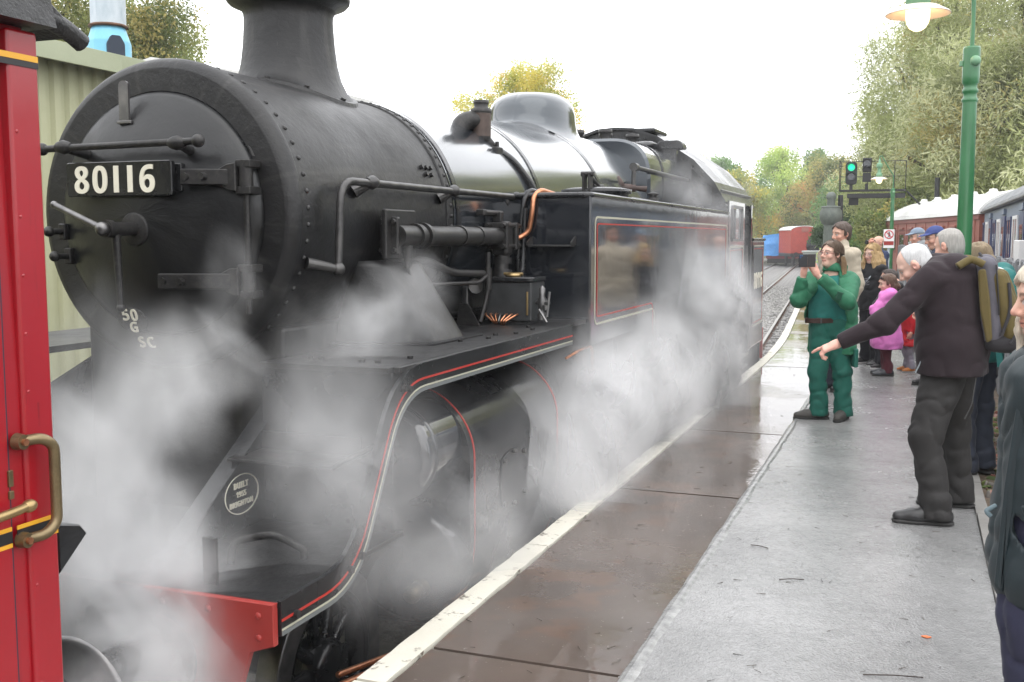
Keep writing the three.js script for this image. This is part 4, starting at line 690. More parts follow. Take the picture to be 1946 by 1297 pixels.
  for (const s of [-1, 1]) { const x = XC + s * 0.865, y = 0.13; const Bf = part(L, 'buffer', [lathe([[0.17, 0], [0.17, 0.03], [0.125, 0.05], [0.11, 0.25], [0.105, 0.29], [0.075, 0.30], [0.07, 0.42]], [x, y, -3.0], 'z', 28)], M.black); part(Bf, 'buffer_head', lathe([[0.06, 0.36], [0.10, 0.40], [0.22, 0.41], [0.23, 0.42], [0.21, 0.44], [0, 0.455]], [x, y, -3.0], 'z', 36), M.steel); }
  part(L, 'coupling', [pipe([[XC, 0.14, -3.0], [XC, 0.14, -2.8], [XC, 0.02, -2.72], [XC, -0.15, -2.75]], 0.035, 0.06), pipe([[XC - 0.06, 0.0, -2.75], [XC - 0.06, -0.4, -2.75], [XC + 0.06, -0.4, -2.75], [XC + 0.06, 0.0, -2.75]], 0.022, 0.05)], M.iron);
  part(L, 'brake_hose', [pipe([[XC + 0.35, 0.385, -2.97], [XC + 0.35, 0.60, -2.97], [XC + 0.35, 0.62, -2.86], [XC + 0.35, 0.1, -2.84]], 0.028, 0.07)], M.iron);
  part(L, 'footplate_grip', [pipe([[-2.45, 0.385, -3.34], [-2.45, 0.47, -3.36], [-2.30, 0.50, -3.42], [-2.22, 0.42, -3.5], [-2.22, 0.385, -3.5]], 0.016, 0.05)], M.iron);
  part(L, 'lamp_iron', [bx(-2.40, 0.385, -3.12, -2.34, 0.56, -3.105, 0.003), bx(-3.42, 0.385, -3.12, -3.36, 0.56, -3.105, 0.003)], M.iron);
  part(L, 'smokebox_saddle', [bx(-3.98, 0.2, -5.7, -2.80, 1.22, -4.28, 0.02)], M.soot);
  // frames, stretcher and guard irons below
  pair(L, 'main_frame', [bx(-2.775, -0.30, -15.3, -2.74, 0.95, -4.5)], M.black);
}
{
  // ---- handrail along the smokebox
  const x = -2.585;
  part(L, 'side_handrail', [pipe([[x, 1.50, -4.43], [x, 1.925, -4.47], [x, 1.93, -6.93]], 0.0195, 0.11, 14), new THREE.SphereGeometry(0.034, 14, 10).translate(x, 1.50, -4.43), rod([x, 1.50, -4.43], [-2.68, 1.53, -4.30], 0.022, 0.030, 12), ...[-4.78, -5.80, -6.86].flatMap((z) => [lathe([[0.0195, -0.05], [0.028, -0.03], [0.037, 0], [0.028, 0.03], [0.0195, 0.05]], [x, 1.93, z], 'z', 16), rod([x, 1.93, z], [-2.66, 1.88, z + 0.06], 0.02, 0.034, 12)])], M.darkSteel);
  // ---- ejector pipe, valve, drain pipes
  const px = -2.55, py = 1.66;
  part(L, 'ejector_pipe', [rod([px, py, -4.98], [px, py, -6.42], 0.056, 0.056, 22), bx(px - 0.09, py - 0.10, -4.99, px + 0.02, py + 0.10, -4.955, 0.012), ...[[-5.18, 0.068, 0.05], [-5.27, 0.074, 0.035], [-5.78, 0.064, 0.03], [-6.05, 0.062, 0.05]].map(([z, r, w]) => rod([px, py, z], [px, py, z - w], r, r, 22)), bx(px - 0.05, py - 0.12, -4.90, px - 0.02, py + 0.14, -5.25, 0.01), ...[[-0.07, 0.075], [-0.07, -0.075], [0.0, 0.075], [0.0, -0.075]].map(([a, b]) => rod([px + a, py + b, -4.985], [px + a, py + b, -4.93], 0.014, 0.014, 6))], M.iron);
  part(L, 'ejector_valve', [bx(px - 0.075, py - 0.085, -6.44, px + 0.075, py + 0.09, -6.40, 0.01), bx(px - 0.06, py - 0.13, -6.56, px + 0.06, py + 0.10, -6.44, 0.03), bx(px - 0.075, py - 0.09, -6.62, px + 0.075, py + 0.09, -6.57, 0.01), ...[[-0.055, 0.07], [0.055, 0.07], [-0.055, -0.065], [0.055, -0.065]].map(([a, b]) => rod([px + a, py + b, -6.68], [px + a, py + b, -6.36], 0.015, 0.015, 8)), rod([px - 0.03, py + 0.15, -6.22], [px - 0.03, py + 0.15, -6.56], 0.02), bx(px - 0.055, py + 0.13, -6.24, px, py + 0.17, -6.18, 0.008), bx(px - 0.05, py + 0.09, -6.5, px + 0.01, py + 0.16, -6.45, 0.008)], M.iron);
  part(L, 'exhaust_drop_pipe', [rod([px, py - 0.12, -6.50], [px - 0.02, 1.12, -6.44], 0.05, 0.05, 18), rod([px, py - 0.22, -6.50], [px, py - 0.30, -6.49], 0.066, 0.066, 18), rod([px, py - 0.14, -6.50], [px, py - 0.18, -6.50], 0.062, 0.062, 18)], M.iron);
  part(L, 'drain_pipe', [pipe([[px, py - 0.05, -5.10], [px, py - 0.22, -5.10], [px + 0.01, py - 0.27, -5.25], [px + 0.02, py - 0.29, -6.05], [px + 0.02, py - 0.25, -6.18]], 0.012, 0.08, 8), rod([px, py - 0.05, -5.10], [px, py - 0.12, -5.10], 0.030, 0.026, 12), rod([px, py - 0.12, -5.10], [px, py - 0.17, -5.10], 0.018, 0.022, 6), pipe([[px - 0.06, py - 0.13, -5.0], [px - 0.05, py - 0.14, -5.45], [px - 0.03, py - 0.22, -5.75], [px, py - 0.24, -6.25]], 0.024, 0.1, 10), pipe([[px + 0.02, py - 0.10, -6.2], [px + 0.02, py - 0.36, -6.2], [px - 0.01, 1.12, -6.14]], 0.016, 0.1, 8), rod([px + 0.02, py - 0.20, -6.2], [px + 0.02, py - 0.34, -6.2], 0.024, 0.024, 10)], M.iron);
  part(L, 'copper_pipe', [pipe([[px + 0.01, py - 0.02, -6.66], [px + 0.03, py - 0.015, -6.735], [-2.46, 1.69, -6.77], [-2.435, 1.82, -6.765], [-2.43, 1.93, -6.78], [-2.40, 1.975, -6.84], [-2.36, 1.95, -7.02]], 0.018, 0.07, 12)], M.copper);
  part(L, 'hose', [[-2.50, -6.80], [-2.475, -6.86], [-2.56, -6.90]].map(([x0, z0], k) => pipe([[x0 - 0.02, 1.15 + k * 0.2, z0 + 0.04], [x0 - 0.04, 1.55, z0 + 0.04], [x0, 1.90, z0 + 0.03], [x0 + 0.03, 1.975, z0 - 0.02], [x0 + 0.06, 1.95, z0 - 0.2]], 0.019 - k * 0.002, 0.09, 10)).concat(pipe([[px + 0.05, py - 0.26, -6.52], [px + 0.06, py - 0.28, -6.68], [-2.50, 1.42, -6.74], [-2.50, 1.62, -6.77], [-2.49, 1.85, -6.77]], 0.02, 0.08, 10)), M.black);
  // ---- steam pipe cover between smokebox and running board
  const q = (pts) => { const pos = []; for (const [a, b, c, d] of pts) pos.push(...a, ...b, ...c, ...a, ...c, ...d); const g = new THREE.BufferGeometry(); g.setAttribute('position', new THREE.Float32BufferAttribute(pos, 3)); g.computeVertexNormals(); return g; };
  const b = [[-2.86, 1.102, -4.72], [-2.33, 1.102, -4.90], [-2.31, 1.102, -5.42], [-2.86, 1.102, -5.62]], t = [[-2.74, 1.54, -4.80], [-2.60, 1.52, -4.86], [-2.58, 1.50, -5.34], [-2.74, 1.54, -5.46]];
  const rb = roundPoly(b.map((p) => [p[0], p[2]]), 0.16, 6), rt = roundPoly(t.map((p) => [p[0], p[2]]), 0.10, 6), rings = [0, 0.06, 0.5, 0.92, 1].map((k) => rb.map((p, i) => [lerp(p[0], rt[i][0], k * (k > 0.95 ? 1 : 1)), lerp(1.102, 1.53, k > 0.95 ? 1 : k), lerp(p[1], rt[i][1], k)]));
  const cover = (() => { const idx = [], pos = rings.flat(2), n = rb.length; for (let k = 0; k < rings.length - 1; k++) for (let i = 0; i < n; i++) { const a = k * n + i, c = k * n + (i + 1) % n; idx.push(a, a + n, c, c, a + n, c + n); } const top = (rings.length - 1) * n; for (let i = 1; i < n - 1; i++) idx.push(top, top + i + 1, top + i); const g = new THREE.BufferGeometry(); g.setAttribute('position', new THREE.Float32BufferAttribute(pos, 3)); g.setIndex(idx); g.computeVertexNormals(); const nm = g.attributes.normal, cx = -2.6, cz = -5.15; let flip = 0; for (let i = 0; i < n; i++) flip += nm.getX(2 * n + i) * (pos[(2 * n + i) * 3] - cx) + nm.getZ(2 * n + i) * (pos[(2 * n + i) * 3 + 2] - cz); if (flip < 0) { for (let i = 0; i < idx.length; i += 3) [idx[i + 1], idx[i + 2]] = [idx[i + 2], idx[i + 1]]; g.setIndex(idx); g.computeVertexNormals(); } return g; })();
  const Sc = pair(L, 'steam_pipe_cover', [cover], M.soot); pair(Sc, 'foot_flange', [ext(roundPoly([[-2.9, -4.66], [-2.28, -4.84], [-2.26, -5.50], [-2.9, -5.68]], 0.05), 0.008, 'xz', 1.1005)], M.soot);
  // ---- mechanical lubricator on the running board
  const lx0 = -2.57, lx1 = -2.25, lz0 = -6.24, lz1 = -6.50;
  const Lb = part(L, 'lubricator', [bx(lx0, 1.12, lz1, lx1, 1.37, lz0, 0.012), bx(lx0 + 0.03, 1.10, lz1 + 0.02, lx1 - 0.03, 1.13, lz0 - 0.02)], std({ map: mixTex([0.025, 0.026, 0.027], [0.06, 0.062, 0.064], (i, j) => at(N2, i, j), { rep: 2 }), roughness: 0.32 }));
  part(Lb, 'lid', ext(roundPoly([[lx0 - 0.015, lz1 - 0.015], [lx1 + 0.015, lz1 - 0.015], [lx1 + 0.015, lz0 + 0.015], [lx0 - 0.015, lz0 + 0.015]], 0.05), 0.03, 'xz', 1.371, 0.006), M.black);
  part(Lb, 'filler_cap', [lathe([[0.045, 1.40], [0.052, 1.405], [0.052, 1.415], [0.04, 1.425], [0, 1.428]], [-2.41, 0, -6.34], 'y', 20), rod([-2.475, 1.418, -6.34], [-2.345, 1.418, -6.34], 0.010)], M.brass);
  part(Lb, 'sight_glass', bx(lx1 - 0.035, 1.16, lz0 - 0.005, lx1 - 0.022, 1.31, lz0 + 0.006, 0.003), M.brass);
  for (let k = 0; k < 7; k++) part(Lb, 'oil_pipe', pipe([[-2.56 + k * 0.036, 1.165, lz0 - 0.005], [-2.555 + k * 0.036, 1.165, lz0 + 0.035], [-2.50 + k * 0.018, 1.125, lz0 + 0.05 + 0.008 * k], [-2.49 + k * 0.014, 1.105, lz0 + 0.03 + 0.008 * k]], 0.0062, 0.02, 8), k % 4 === 3 ? M.steel : M.copper);
  part(Lb, 'pump', [lathe([[0.03, 1.13], [0.03, 1.17], [0.018, 1.18], [0.026, 1.20], [0.03, 1.26], [0.018, 1.28], [0.022, 1.33], [0, 1.35]], [-2.20, 0, -6.30], 'y', 12), rod([-2.24, 1.24, -6.31], [-2.15, 1.24, -6.29], 0.016), rod([-2.16, 1.15, -6.28], [-2.15, 1.31, -6.30], 0.009), rod([-2.20, 1.20, -6.24], [-2.14, 1.12, -6.22], 0.008), bolt(0.018, 0.03).translate(-2.17, 1.21, -6.28)], M.steel);
  part(L, 'oil_box_cover', [rod([-2.66, 1.34, -6.28], [-2.63, 1.34, -6.24], 0.048, 0.048, 20), bx(-2.72, 1.1, -6.30, -2.68, 1.34, -6.22, 0.01)], M.steel);
  part(L, 'anchor_plate', ext([[-2.68, 1.10], [-2.52, 1.10], [-2.60, 1.24], [-2.66, 1.24]], 0.012, 'xy', -6.05), M.iron);
}
{
  // ---- cylinders
  const wrap = roundPoly([[-2.75, 0.86], [-2.30, 0.88], [-2.085, 0.66], [-2.085, -0.05], [-2.22, -0.36], [-2.75, -0.38]], [0, 0.26, 0.22, 0.3, 0.2, 0], 8);
  const z0 = -4.86, z1 = -6.30;
  for (const s of [0, 1]) {
    const f = (g) => [].concat(g).map((q) => s ? mirror(q) : q);
    const Cy = part(L, 'cylinder', f(ext(wrap.slice().reverse(), z0 - z1, 'xy', z1, 0.01)), M.black);
    for (const z of [z0 - 0.06, z1 + 0.03]) { part(Cy, 'lining', f(band(wrap, 0.010, 0.012, 'xy', z)), M.lineRed); }
    part(Cy, 'edge_strip', f(band(wrap, 0.012, 0.05, 'xy', z0 - 0.035)), M.black);
    const vx = -2.36, vy = 0.60;
    const Ch = part(Cy, 'valve_chest', f([lathe([[0.0001, 0.02], [0.20, 0.015], [0.236, 0.0], [0.246, -0.02], [0.246, -0.04]], [vx, vy, -4.44], 'z', 48), lathe([[0.240, -0.04], [0.240, -0.42]], [vx, vy, -4.44], 'z', 48), lathe([[0.240, -0.09], [0.2465, -0.092], [0.2465, -0.11], [0.240, -0.112]], [vx, vy, -4.44], 'z', 48)]), M.gloss);
    part(Ch, 'spindle_guide', f([rod([vx - 0.02, vy - 0.02, -4.42], [vx - 0.02, vy - 0.02, -4.12], 0.042, 0.036, 18), new THREE.SphereGeometry(0.036, 14, 8).translate(vx - 0.02, vy - 0.02, -4.12), ext(roundPoly([[vx - 0.14, vy - 0.04], [vx - 0.02, vy - 0.11], [vx + 0.10, vy], [vx - 0.02, vy + 0.07]], 0.04), 0.04, 'xy', -4.42, 0.006), ...[[-0.09, -0.03], [0.05, -0.01], [-0.03, 0.04], [-0.02, -0.085]].map(([a, b]) => bolt(0.017, 0.03).rotateX(Math.PI / 2).translate(vx + a, vy + b, -4.37))]), M.iron);
    part(Cy, 'cylinder_cover', f([lathe([[0.0001, 0.05], [0.16, 0.045], [0.27, 0.02], [0.30, 0.0], [0.302, -0.15]], [-2.38, -0.02, -4.73], 'z', 48)]), M.gloss);
    part(Cy, 'relief_valve', f([lathe([[0.0001, 0.14], [0.04, 0.135], [0.045, 0.10], [0.035, 0.09], [0.045, 0.08], [0.045, 0.055], [0.035, 0.05], [0.05, 0.02], [0.05, 0]], [-2.28, -0.12, -4.69], 'z', 16)]), M.bronze);
    part(Cy, 'access_plate', f([ext(roundPoly([[-5.68, 0.14], [-5.28, 0.14], [-5.28, 0.46], [-5.68, 0.46]], 0.12), 0.008, 'zy', -2.086, 0.002)]), M.black);
    pieces(Cy, 'bolt', bolt(0.014, 0.014), M.steel, [[-5.32, 0.18], [-5.33, 0.42], [-5.48, 0.45], [-5.64, 0.42], [-5.65, 0.18], [-5.48, 0.15]].map(([z, y]) => aimM([s ? -1 : 1, 0, 0], [s ? 2 * XC + 2.074 : -2.074, y, z])));
    part(L, 'cylinder_drain', f([pipe([[-2.12, -0.22, -5.2], [-2.10, -0.24, -4.6], [-2.08, -0.20, -3.9], [-2.10, -0.10, -3.3]], 0.018, 0.1, 8), pipe([[-2.16, -0.26, -5.0], [-2.13, -0.26, -4.3], [-2.13, -0.12, -3.6]], 0.014, 0.1, 8)]), M.copper);
    part(L, 'slide_bar', f([bx(-2.46, 0.16, -7.9, -2.30, 0.22, -6.3, 0.01), bx(-2.46, -0.26, -7.9, -2.30, -0.20, -6.3, 0.01)]), M.steel);
    part(L, 'connecting_rod', f([bx(-2.36, -0.09, -9.4, -2.29, 0.03, -7.2, 0.02), bx(-2.44, -0.23, -7.35, -2.28, 0.17, -7.05, 0.03), rod([-2.38, -0.02, -6.3], [-2.38, -0.02, -7.1], 0.04)]), M.steel);
    part(L, 'coupling_rod', f([bx(-2.50, -0.28, -11.9, -2.44, -0.17, -7.1, 0.02)]), M.steel);
    part(L, 'oil_feed_pipe', f([pipe([[-2.12, 0.86, -6.55], [-2.08, 0.90, -6.75], [-2.06, 0.91, -6.95], [-2.06, 0.55, -6.98]], 0.010, 0.06, 8)]), M.copper);
    part(L, 'bracket', f([bx(-2.35, 0.55, -7.7, -2.10, 0.90, -7.64, 0.01), bx(-2.14, 0.48, -7.9, -2.08, 0.86, -7.7, 0.01)]), M.black);
  }
  // ---- wheels
  const wheel = (name, z, r, spokes, balance) => { for (const s of [-1, 1]) {
    const x = XC + s * 0.715, y = RAIL + r, g = [];
    const W = part(L, name, [lathe([[r - 0.13, -0.05], [r - 0.13, 0.05], [0.0001 + r - 0.08, 0.06], [r - 0.08, -0.06]], [x, y, z], 'x', 48), lathe([[0.0001, 0.10], [0.12, 0.09], [0.14, 0.05], [0.14, -0.08], [0, -0.09]], [x, y, z], 'x', 24), ...Array.from({ length: spokes }, (_, k) => { const a = k / spokes * 6.2832; return rod([x, y + Math.sin(a) * 0.12, z + Math.cos(a) * 0.12], [x, y + Math.sin(a) * (r - 0.11), z + Math.cos(a) * (r - 0.11)], 0.034, 0.026, 8); }), ...(balance ? [bx(x - 0.04, y + 0.3, z - 0.35, x + 0.04, y + r - 0.12, z + 0.35, 0.03)] : [])], M.black);
    part(W, 'tyre', lathe([[r - 0.08, -0.07], [r, -0.07], [r + 0.0, 0.04], [r + 0.028, 0.05], [r + 0.028, 0.07], [r - 0.08, 0.07]], [x, y, z], 'x', 48), M.steel);
  } };
  wheel('pony_wheel', -4.35, 0.457, 10); for (const z of [-7.15, -9.45, -11.8]) wheel('driving_wheel', z, 0.864, 17, true); for (const z of [-13.55, -15.15]) wheel('bogie_wheel', z, 0.457, 10);
  part(L, 'axle', [-4.35, -7.15, -9.45, -11.8, -13.55, -15.15].map((z, i) => rod([XC - 0.7, RAIL + (i && i < 4 ? 0.864 : 0.457), z], [XC + 0.7, RAIL + (i && i < 4 ? 0.864 : 0.457), z], 0.09)), M.iron);
  for (const z of [-8.3, -10.6]) part(L, 'splasher_step', bx(-2.3, 0.0, z - 0.2, -2.06, 0.03, z + 0.2, 0.01), M.iron);
}
{
  // ---- cab and bunker
  const half = [[0, 2.945], [0.22, 2.93], [0.5, 2.835], [0.94, 2.545], [1.18, 2.29], [1.315, 2.06], [1.36, 1.80]];
  const outline = [...half.map(([a, b]) => [XC + a, b]), [SIDE, 0.15], [2 * XC - SIDE, 0.15], ...half.slice(1).reverse().map(([a, b]) => [XC - a, b])].reverse();
  const Cb = part(L, 'cab', [ext(outline, 0.02, 'xy', -12.42, 0, [[[-2.48, 2.10], [-2.20, 2.02], [-2.20, 2.22], [-2.48, 2.46]]]), bx(2 * XC - SIDE, 0.1, -14.2, SIDE, 0.13, -12.42)], M.black);
  const rows = []; for (let k = 0; k < 9; k++) rows.push(aimM([0, 0, 1], [XC + 0.12 + k * 0.115, 2.86 - k * k * 0.006 - 0.012 * k, -12.398])); pieces(Cb, 'rivet', dome(0.016, 0.012), M.iron, rows);
  const roof = half.map(([a, b]) => [XC + a, b]).concat(half.slice(1).map(([a, b]) => [XC - a, b]).reverse().reverse());
  const up = [...half.slice(0, 6).reverse().map(([a, b]) => [XC - a, b]), ...half.slice(1, 6).map(([a, b]) => [XC + a, b])];
  const Rf = part(Cb, 'cab_roof', band(up, 0.03, 2.42, 'xy', -14.75), M.black);
  part(Rf, 'ventilator', bx(XC - 0.35, 2.95, -13.6, XC + 0.35, 3.0, -12.9, 0.02), M.black);
  pair(Rf, 'gutter', pipe([[-2.12, 2.20, -12.36], [-2.12, 2.20, -14.7]], 0.012, 0.1, 6), M.steel);
  const side = (s) => (g) => [].concat(g).map((q) => s ? mirror(q) : q);
  for (const s of [0, 1]) {
    const f = side(s);
    part(Cb, 'cab_side', f(ext([[-12.42, 0.15], [-12.42, 2.08], [-13.62, 2.08], [-13.62, 0.15]], 0.02, 'zy', SIDE - 0.02, 0, [[[-12.62, 1.62], [-13.40, 1.62], [-13.40, 2.02], [-12.62, 2.02]]])), M.gloss);
    part(Cb, 'window_frame', f(band(roundPoly([[-12.62, 1.62], [-13.40, 1.62], [-13.40, 2.02], [-12.62, 2.02]], 0.04), 0.03, 0.02, 'zy', SIDE - 0.005, true)), M.steel);
    part(Cb, 'sliding_window', f(bx(SIDE - 0.016, 1.62, -13.38, SIDE - 0.012, 2.02, -13.0)), M.pane);
    part(Cb, 'cab_post', f(ext([[-14.2, 0.15], [-14.2, 2.08], [-14.28, 2.08], [-14.28, 0.15]], 0.02, 'zy', SIDE - 0.02)), M.gloss);
    part(Cb, 'cab_door', f(bx(SIDE - 0.10, 0.18, -14.18, SIDE - 0.07, 1.25, -13.64, 0.004)), M.black);
    part(Cb, 'cab_handrail', f([rod([SIDE + 0.03, 0.5, -13.66], [SIDE + 0.03, 1.55, -13.66], 0.014), rod([SIDE + 0.03, 0.5, -14.22], [SIDE + 0.03, 1.55, -14.22], 0.014)]), M.steel);
    part(Cb, 'step', f([bx(-2.3, -0.05, -14.15, -2.03, -0.02, -13.65, 0.005), bx(-2.3, -0.45, -14.15, -2.03, -0.42, -13.65, 0.005), bx(-2.3, -0.45, -13.64, -2.05, 0.15, -13.62), bx(-2.3, -0.45, -14.18, -2.05, 0.15, -14.16)]), M.iron);
    part(Cb, 'lining', f(band(roundPoly([[-12.50, 0.50], [-12.50, 1.54], [-13.54, 1.54], [-13.54, 0.50]], 0.05), 0.02, 0.003, 'zy', SIDE + 0.0005, true)), M.lineCream);
    part(Cb, 'lining', f(band(roundPoly([[-12.54, 0.54], [-12.54, 1.50], [-13.50, 1.50], [-13.50, 0.54]], 0.03), 0.009, 0.003, 'zy', SIDE + 0.0006, true)), M.lineRed);
  }
  part(Cb, 'rear_sheet', ext(outline, 0.02, 'xy', -14.34, 0, [[[-2.5, 2.10], [-2.22, 2.02], [-2.22, 2.22], [-2.5, 2.46]]]), M.black);
  const Bk = part(L, 'bunker', [bx(2 * XC - SIDE, 0.15, -15.55, SIDE, 1.62, -14.36, 0.03), ext([[-4.5, 1.60], [-2.28, 1.60], [-2.38, 2.02], [-4.40, 2.02]].reverse(), 1.1, 'xy', -15.5, 0.01)], M.gloss);
  pair(Bk, 'bunker_bead', rod([SIDE, 1.625, -15.54], [SIDE, 1.625, -14.38], 0.02), M.black);
  pair(Bk, 'lining', [band(roundPoly([[-14.46, 0.45], [-14.46, 1.54], [-15.46, 1.54], [-15.46, 0.45]], 0.05), 0.018, 0.003, 'zy', SIDE + 0.0005, true)], M.lineCream);
  pair(Bk, 'lining', [band(roundPoly([[-14.50, 0.49], [-14.50, 1.50], [-15.42, 1.50], [-15.42, 0.49]], 0.03), 0.009, 0.003, 'zy', SIDE + 0.0006, true)], M.lineRed);
  part(Bk, 'number', text('80116', 0.22, 0.003).rotateY(Math.PI / 2).translate(SIDE + 0.0008, 1.06, -14.97), M.digit);
  part(Bk, 'step', [bx(SIDE - 0.2, -0.2, -15.4, SIDE, -0.17, -15.1, 0.005), bx(SIDE - 0.2, -0.5, -15.4, SIDE, -0.47, -15.1, 0.005), bx(SIDE - 0.2, -0.5, -15.09, SIDE - 0.02, 0.15, -15.07), bx(SIDE - 0.2, -0.5, -15.42, SIDE - 0.02, 0.15, -15.40)], M.iron);
  const coal = []; for (let i = 0; i < 120; i++) coal.push(new THREE.DodecahedronGeometry(rr(0.06, 0.12), 0).rotateX(rnd() * 6).rotateY(rnd() * 6).translate(XC + rr(-0.9, 0.9), 2.02 + rr(-0.04, 0.12), -14.95 + rr(-0.45, 0.45)));
  const co = part(Bk, 'coal', coal, M.coal); co.userData.kind = 'stuff';
  part(L, 'rear_beam', bx(2 * XC - SIDE, -0.1, -15.62, SIDE, 0.35, -15.56), M.beam);
  for (const s of [-1, 1]) part(L, 'buffer', [rod([XC + s * 0.865, 0.13, -15.6], [XC + s * 0.865, 0.13, -16.05], 0.1), rod([XC + s * 0.865, 0.13, -16.03], [XC + s * 0.865, 0.13, -16.1], 0.23, 0.23, 28)], M.black);
  pair(L, 'bogie_frame', [bx(-2.72, -0.6, -15.5, -2.66, -0.1, -13.2, 0.02)], M.black);
}
// ---------------------------------------------------------------- the crimson coach at the left edge
{
  const K = thing('passenger_coach', 'crimson coach end with yellow lining and brass door handles, coupled ahead of the smokebox', 'coach', [XC, RAIL, 5]);
  const x = -2.0, z0 = -2.003, z1 = 12, xo = 2 * XC - x;
  // body side leans in slightly towards the top
  const sec = [[x - 0.02, 2.16], [x, 1.3], [x, -0.05], [xo, -0.05], [xo, 1.3], [xo + 0.02, 2.16]];
  const B = part(K, 'body', [ext(sec.slice().reverse(), z1 - z0, 'xy', z0, 0.012)], M.crimson);
  part(B, 'corner_pillar', bx(x - 0.05, -0.04, z0 - 0.006, x + 0.012, 2.14, z0 + 0.088, 0.01), M.crimson);
  const D = part(K, 'door', [bx(x - 0.03, 0.0, z0 + 0.135, x + 0.008, 2.12, z0 + 0.80, 0.004)], M.crimson);
  part(D, 'door_gap', bx(x - 0.02, 0.0, z0 + 0.130, x + 0.004, 2.13, z0 + 0.1345), M.dark);
  part(D, 'door_handle', [pipe([[x + 0.01, 1.005, z0 + 0.30], [x + 0.055, 1.005, z0 + 0.28], [x + 0.055, 1.012, z0 + 0.16], [x + 0.05, 1.014, z0 + 0.125]], 0.011, 0.02, 10), new THREE.SphereGeometry(0.016, 12, 8).scale(1, 1, 1.3).translate(x + 0.05, 1.014, z0 + 0.12)], M.brass);
  part(D, 'hinge', [bx(x + 0.004, 1.06, z0 + 0.128, x + 0.014, 1.10, z0 + 0.142, 0.002), bx(x + 0.004, 1.03, z0 + 0.128, x + 0.014, 1.05, z0 + 0.142, 0.002)], M.bronze);
  const gy0 = 0.925, gy1 = 1.165, gz = z0 + 0.108, G = part(K, 'grab_handle', [pipe([[x + 0.018, gy1, gz], [x + 0.046, gy1 + 0.004, gz - 0.04], [x + 0.050, gy1 - 0.02, gz - 0.072], [x + 0.050, gy0 + 0.03, gz - 0.072], [x + 0.046, gy0 + 0.005, gz - 0.04], [x + 0.018, gy0, gz]], 0.0135, 0.03, 14)], M.bronze);
  for (const y of [gy0, gy1]) { part(G, 'foot', rod([x + 0.010, y, gz + 0.003], [x + 0.034, y, gz + 0.003], 0.021, 0.018, 18), M.bronze); part(G, 'screw', rod([x + 0.030, y, gz + 0.004], [x + 0.042, y, gz + 0.004], 0.009, 0.009, 6), M.copper); }
  const strip = (y, h, m) => part(K, 'lining', [bx(x + 0.0085, y - h / 2, z0 + 0.137, x + 0.0105, y + h / 2, z1 - 0.05), bx(x + 0.0125, y - h / 2, z0 - 0.002, x + 0.0145, y + h / 2, z0 + 0.125)], m);
  strip(0.958, 0.010, M.yellow); strip(0.938, 0.027, M.stripeBlack); strip(0.918, 0.010, M.yellow);
  strip(2.075, 0.014, M.yellow); strip(2.060, 0.014, M.stripeBlack);
  pieces(B, 'screw', dome(0.005, 0.003), M.crimson, [0.3, 0.55, 0.8, 1.28, 1.42, 1.56, 1.7, 1.9].map((y) => aimM([1, 0, 0], [x + 0.0115, y, z0 + 0.07])));
  part(K, 'roof', [ext([...Array.from({ length: 17 }, (_, k) => { const a = Math.PI * k / 16; return [XC + Math.cos(a) * 1.45, 2.15 + Math.sin(a) * 0.62]; })], z1 - z0 + 0.02, 'xy', z0 - 0.02)], M.roofBlack);
  // dished roof end with its rim bending down past the end of the body
  part(K, 'roof_rim', [pipe([[x + 0.02, 2.185, 6], [x + 0.02, 2.183, -1.96], [x + 0.02, 2.178, -2.04], [x + 0.02, 2.160, -2.10], [x + 0.02, 2.138, -2.145]], 0.024, 0.05, 12)], M.roofBlack);
  const hp = []; for (let k = 0; k <= 10; k++) { const t = k / 10; hp.push([-1.85 - 0.26 * t, 2.27 - 0.115 * t * t]); }
  part(K, 'roof_end', ext([...hp, [-2.115, 2.145], [-2.05, 2.165], [-1.85, 2.17]].reverse(), 0.30, 'zy', x - 0.26, 0.006), M.roofBlack);
  part(K, 'end_sheet', bx(xo + 0.05, -0.1, z0 - 0.03, x - 0.06, 2.14, z0 - 0.012), M.stripeBlack);
  part(K, 'end_step', [ext([[-2.03, 0.925], [-2.105, 0.905], [-2.13, 0.875], [-2.03, 0.795]].reverse(), 0.16, 'zy', x - 0.17, 0.004)], M.black);
  part(K, 'underframe', [bx(xo + 0.15, -0.4, z0 + 0.05, x - 0.15, -0.05, z1, 0.02), bx(xo, -0.35, z0 - 0.05, x - 0.02, 0.05, z0 + 0.02, 0.01)], M.iron);
  for (const s of [-1, 1]) part(K, 'buffer', [lathe([[0.12, 0], [0.10, -0.2], [0.07, -0.22], [0.07, -0.36], [0.22, -0.38], [0.23, -0.40], [0, -0.43]], [XC + s * 0.865, 0.13, z0], 'z', 28)], M.iron);
  part(K, 'gangway', [bx(XC - 0.55, 0.1, z0 - 0.18, XC + 0.55, 2.2, z0 - 0.03, 0.05)], M.stripeBlack);
  for (const z of [0.5, 3.0]) for (const s of [-1, 1]) part(K, 'wheel', rod([XC + s * 0.68, RAIL + 0.46, z], [XC + s * 0.80, RAIL + 0.46, z], 0.46, 0.46, 28), M.iron);
}
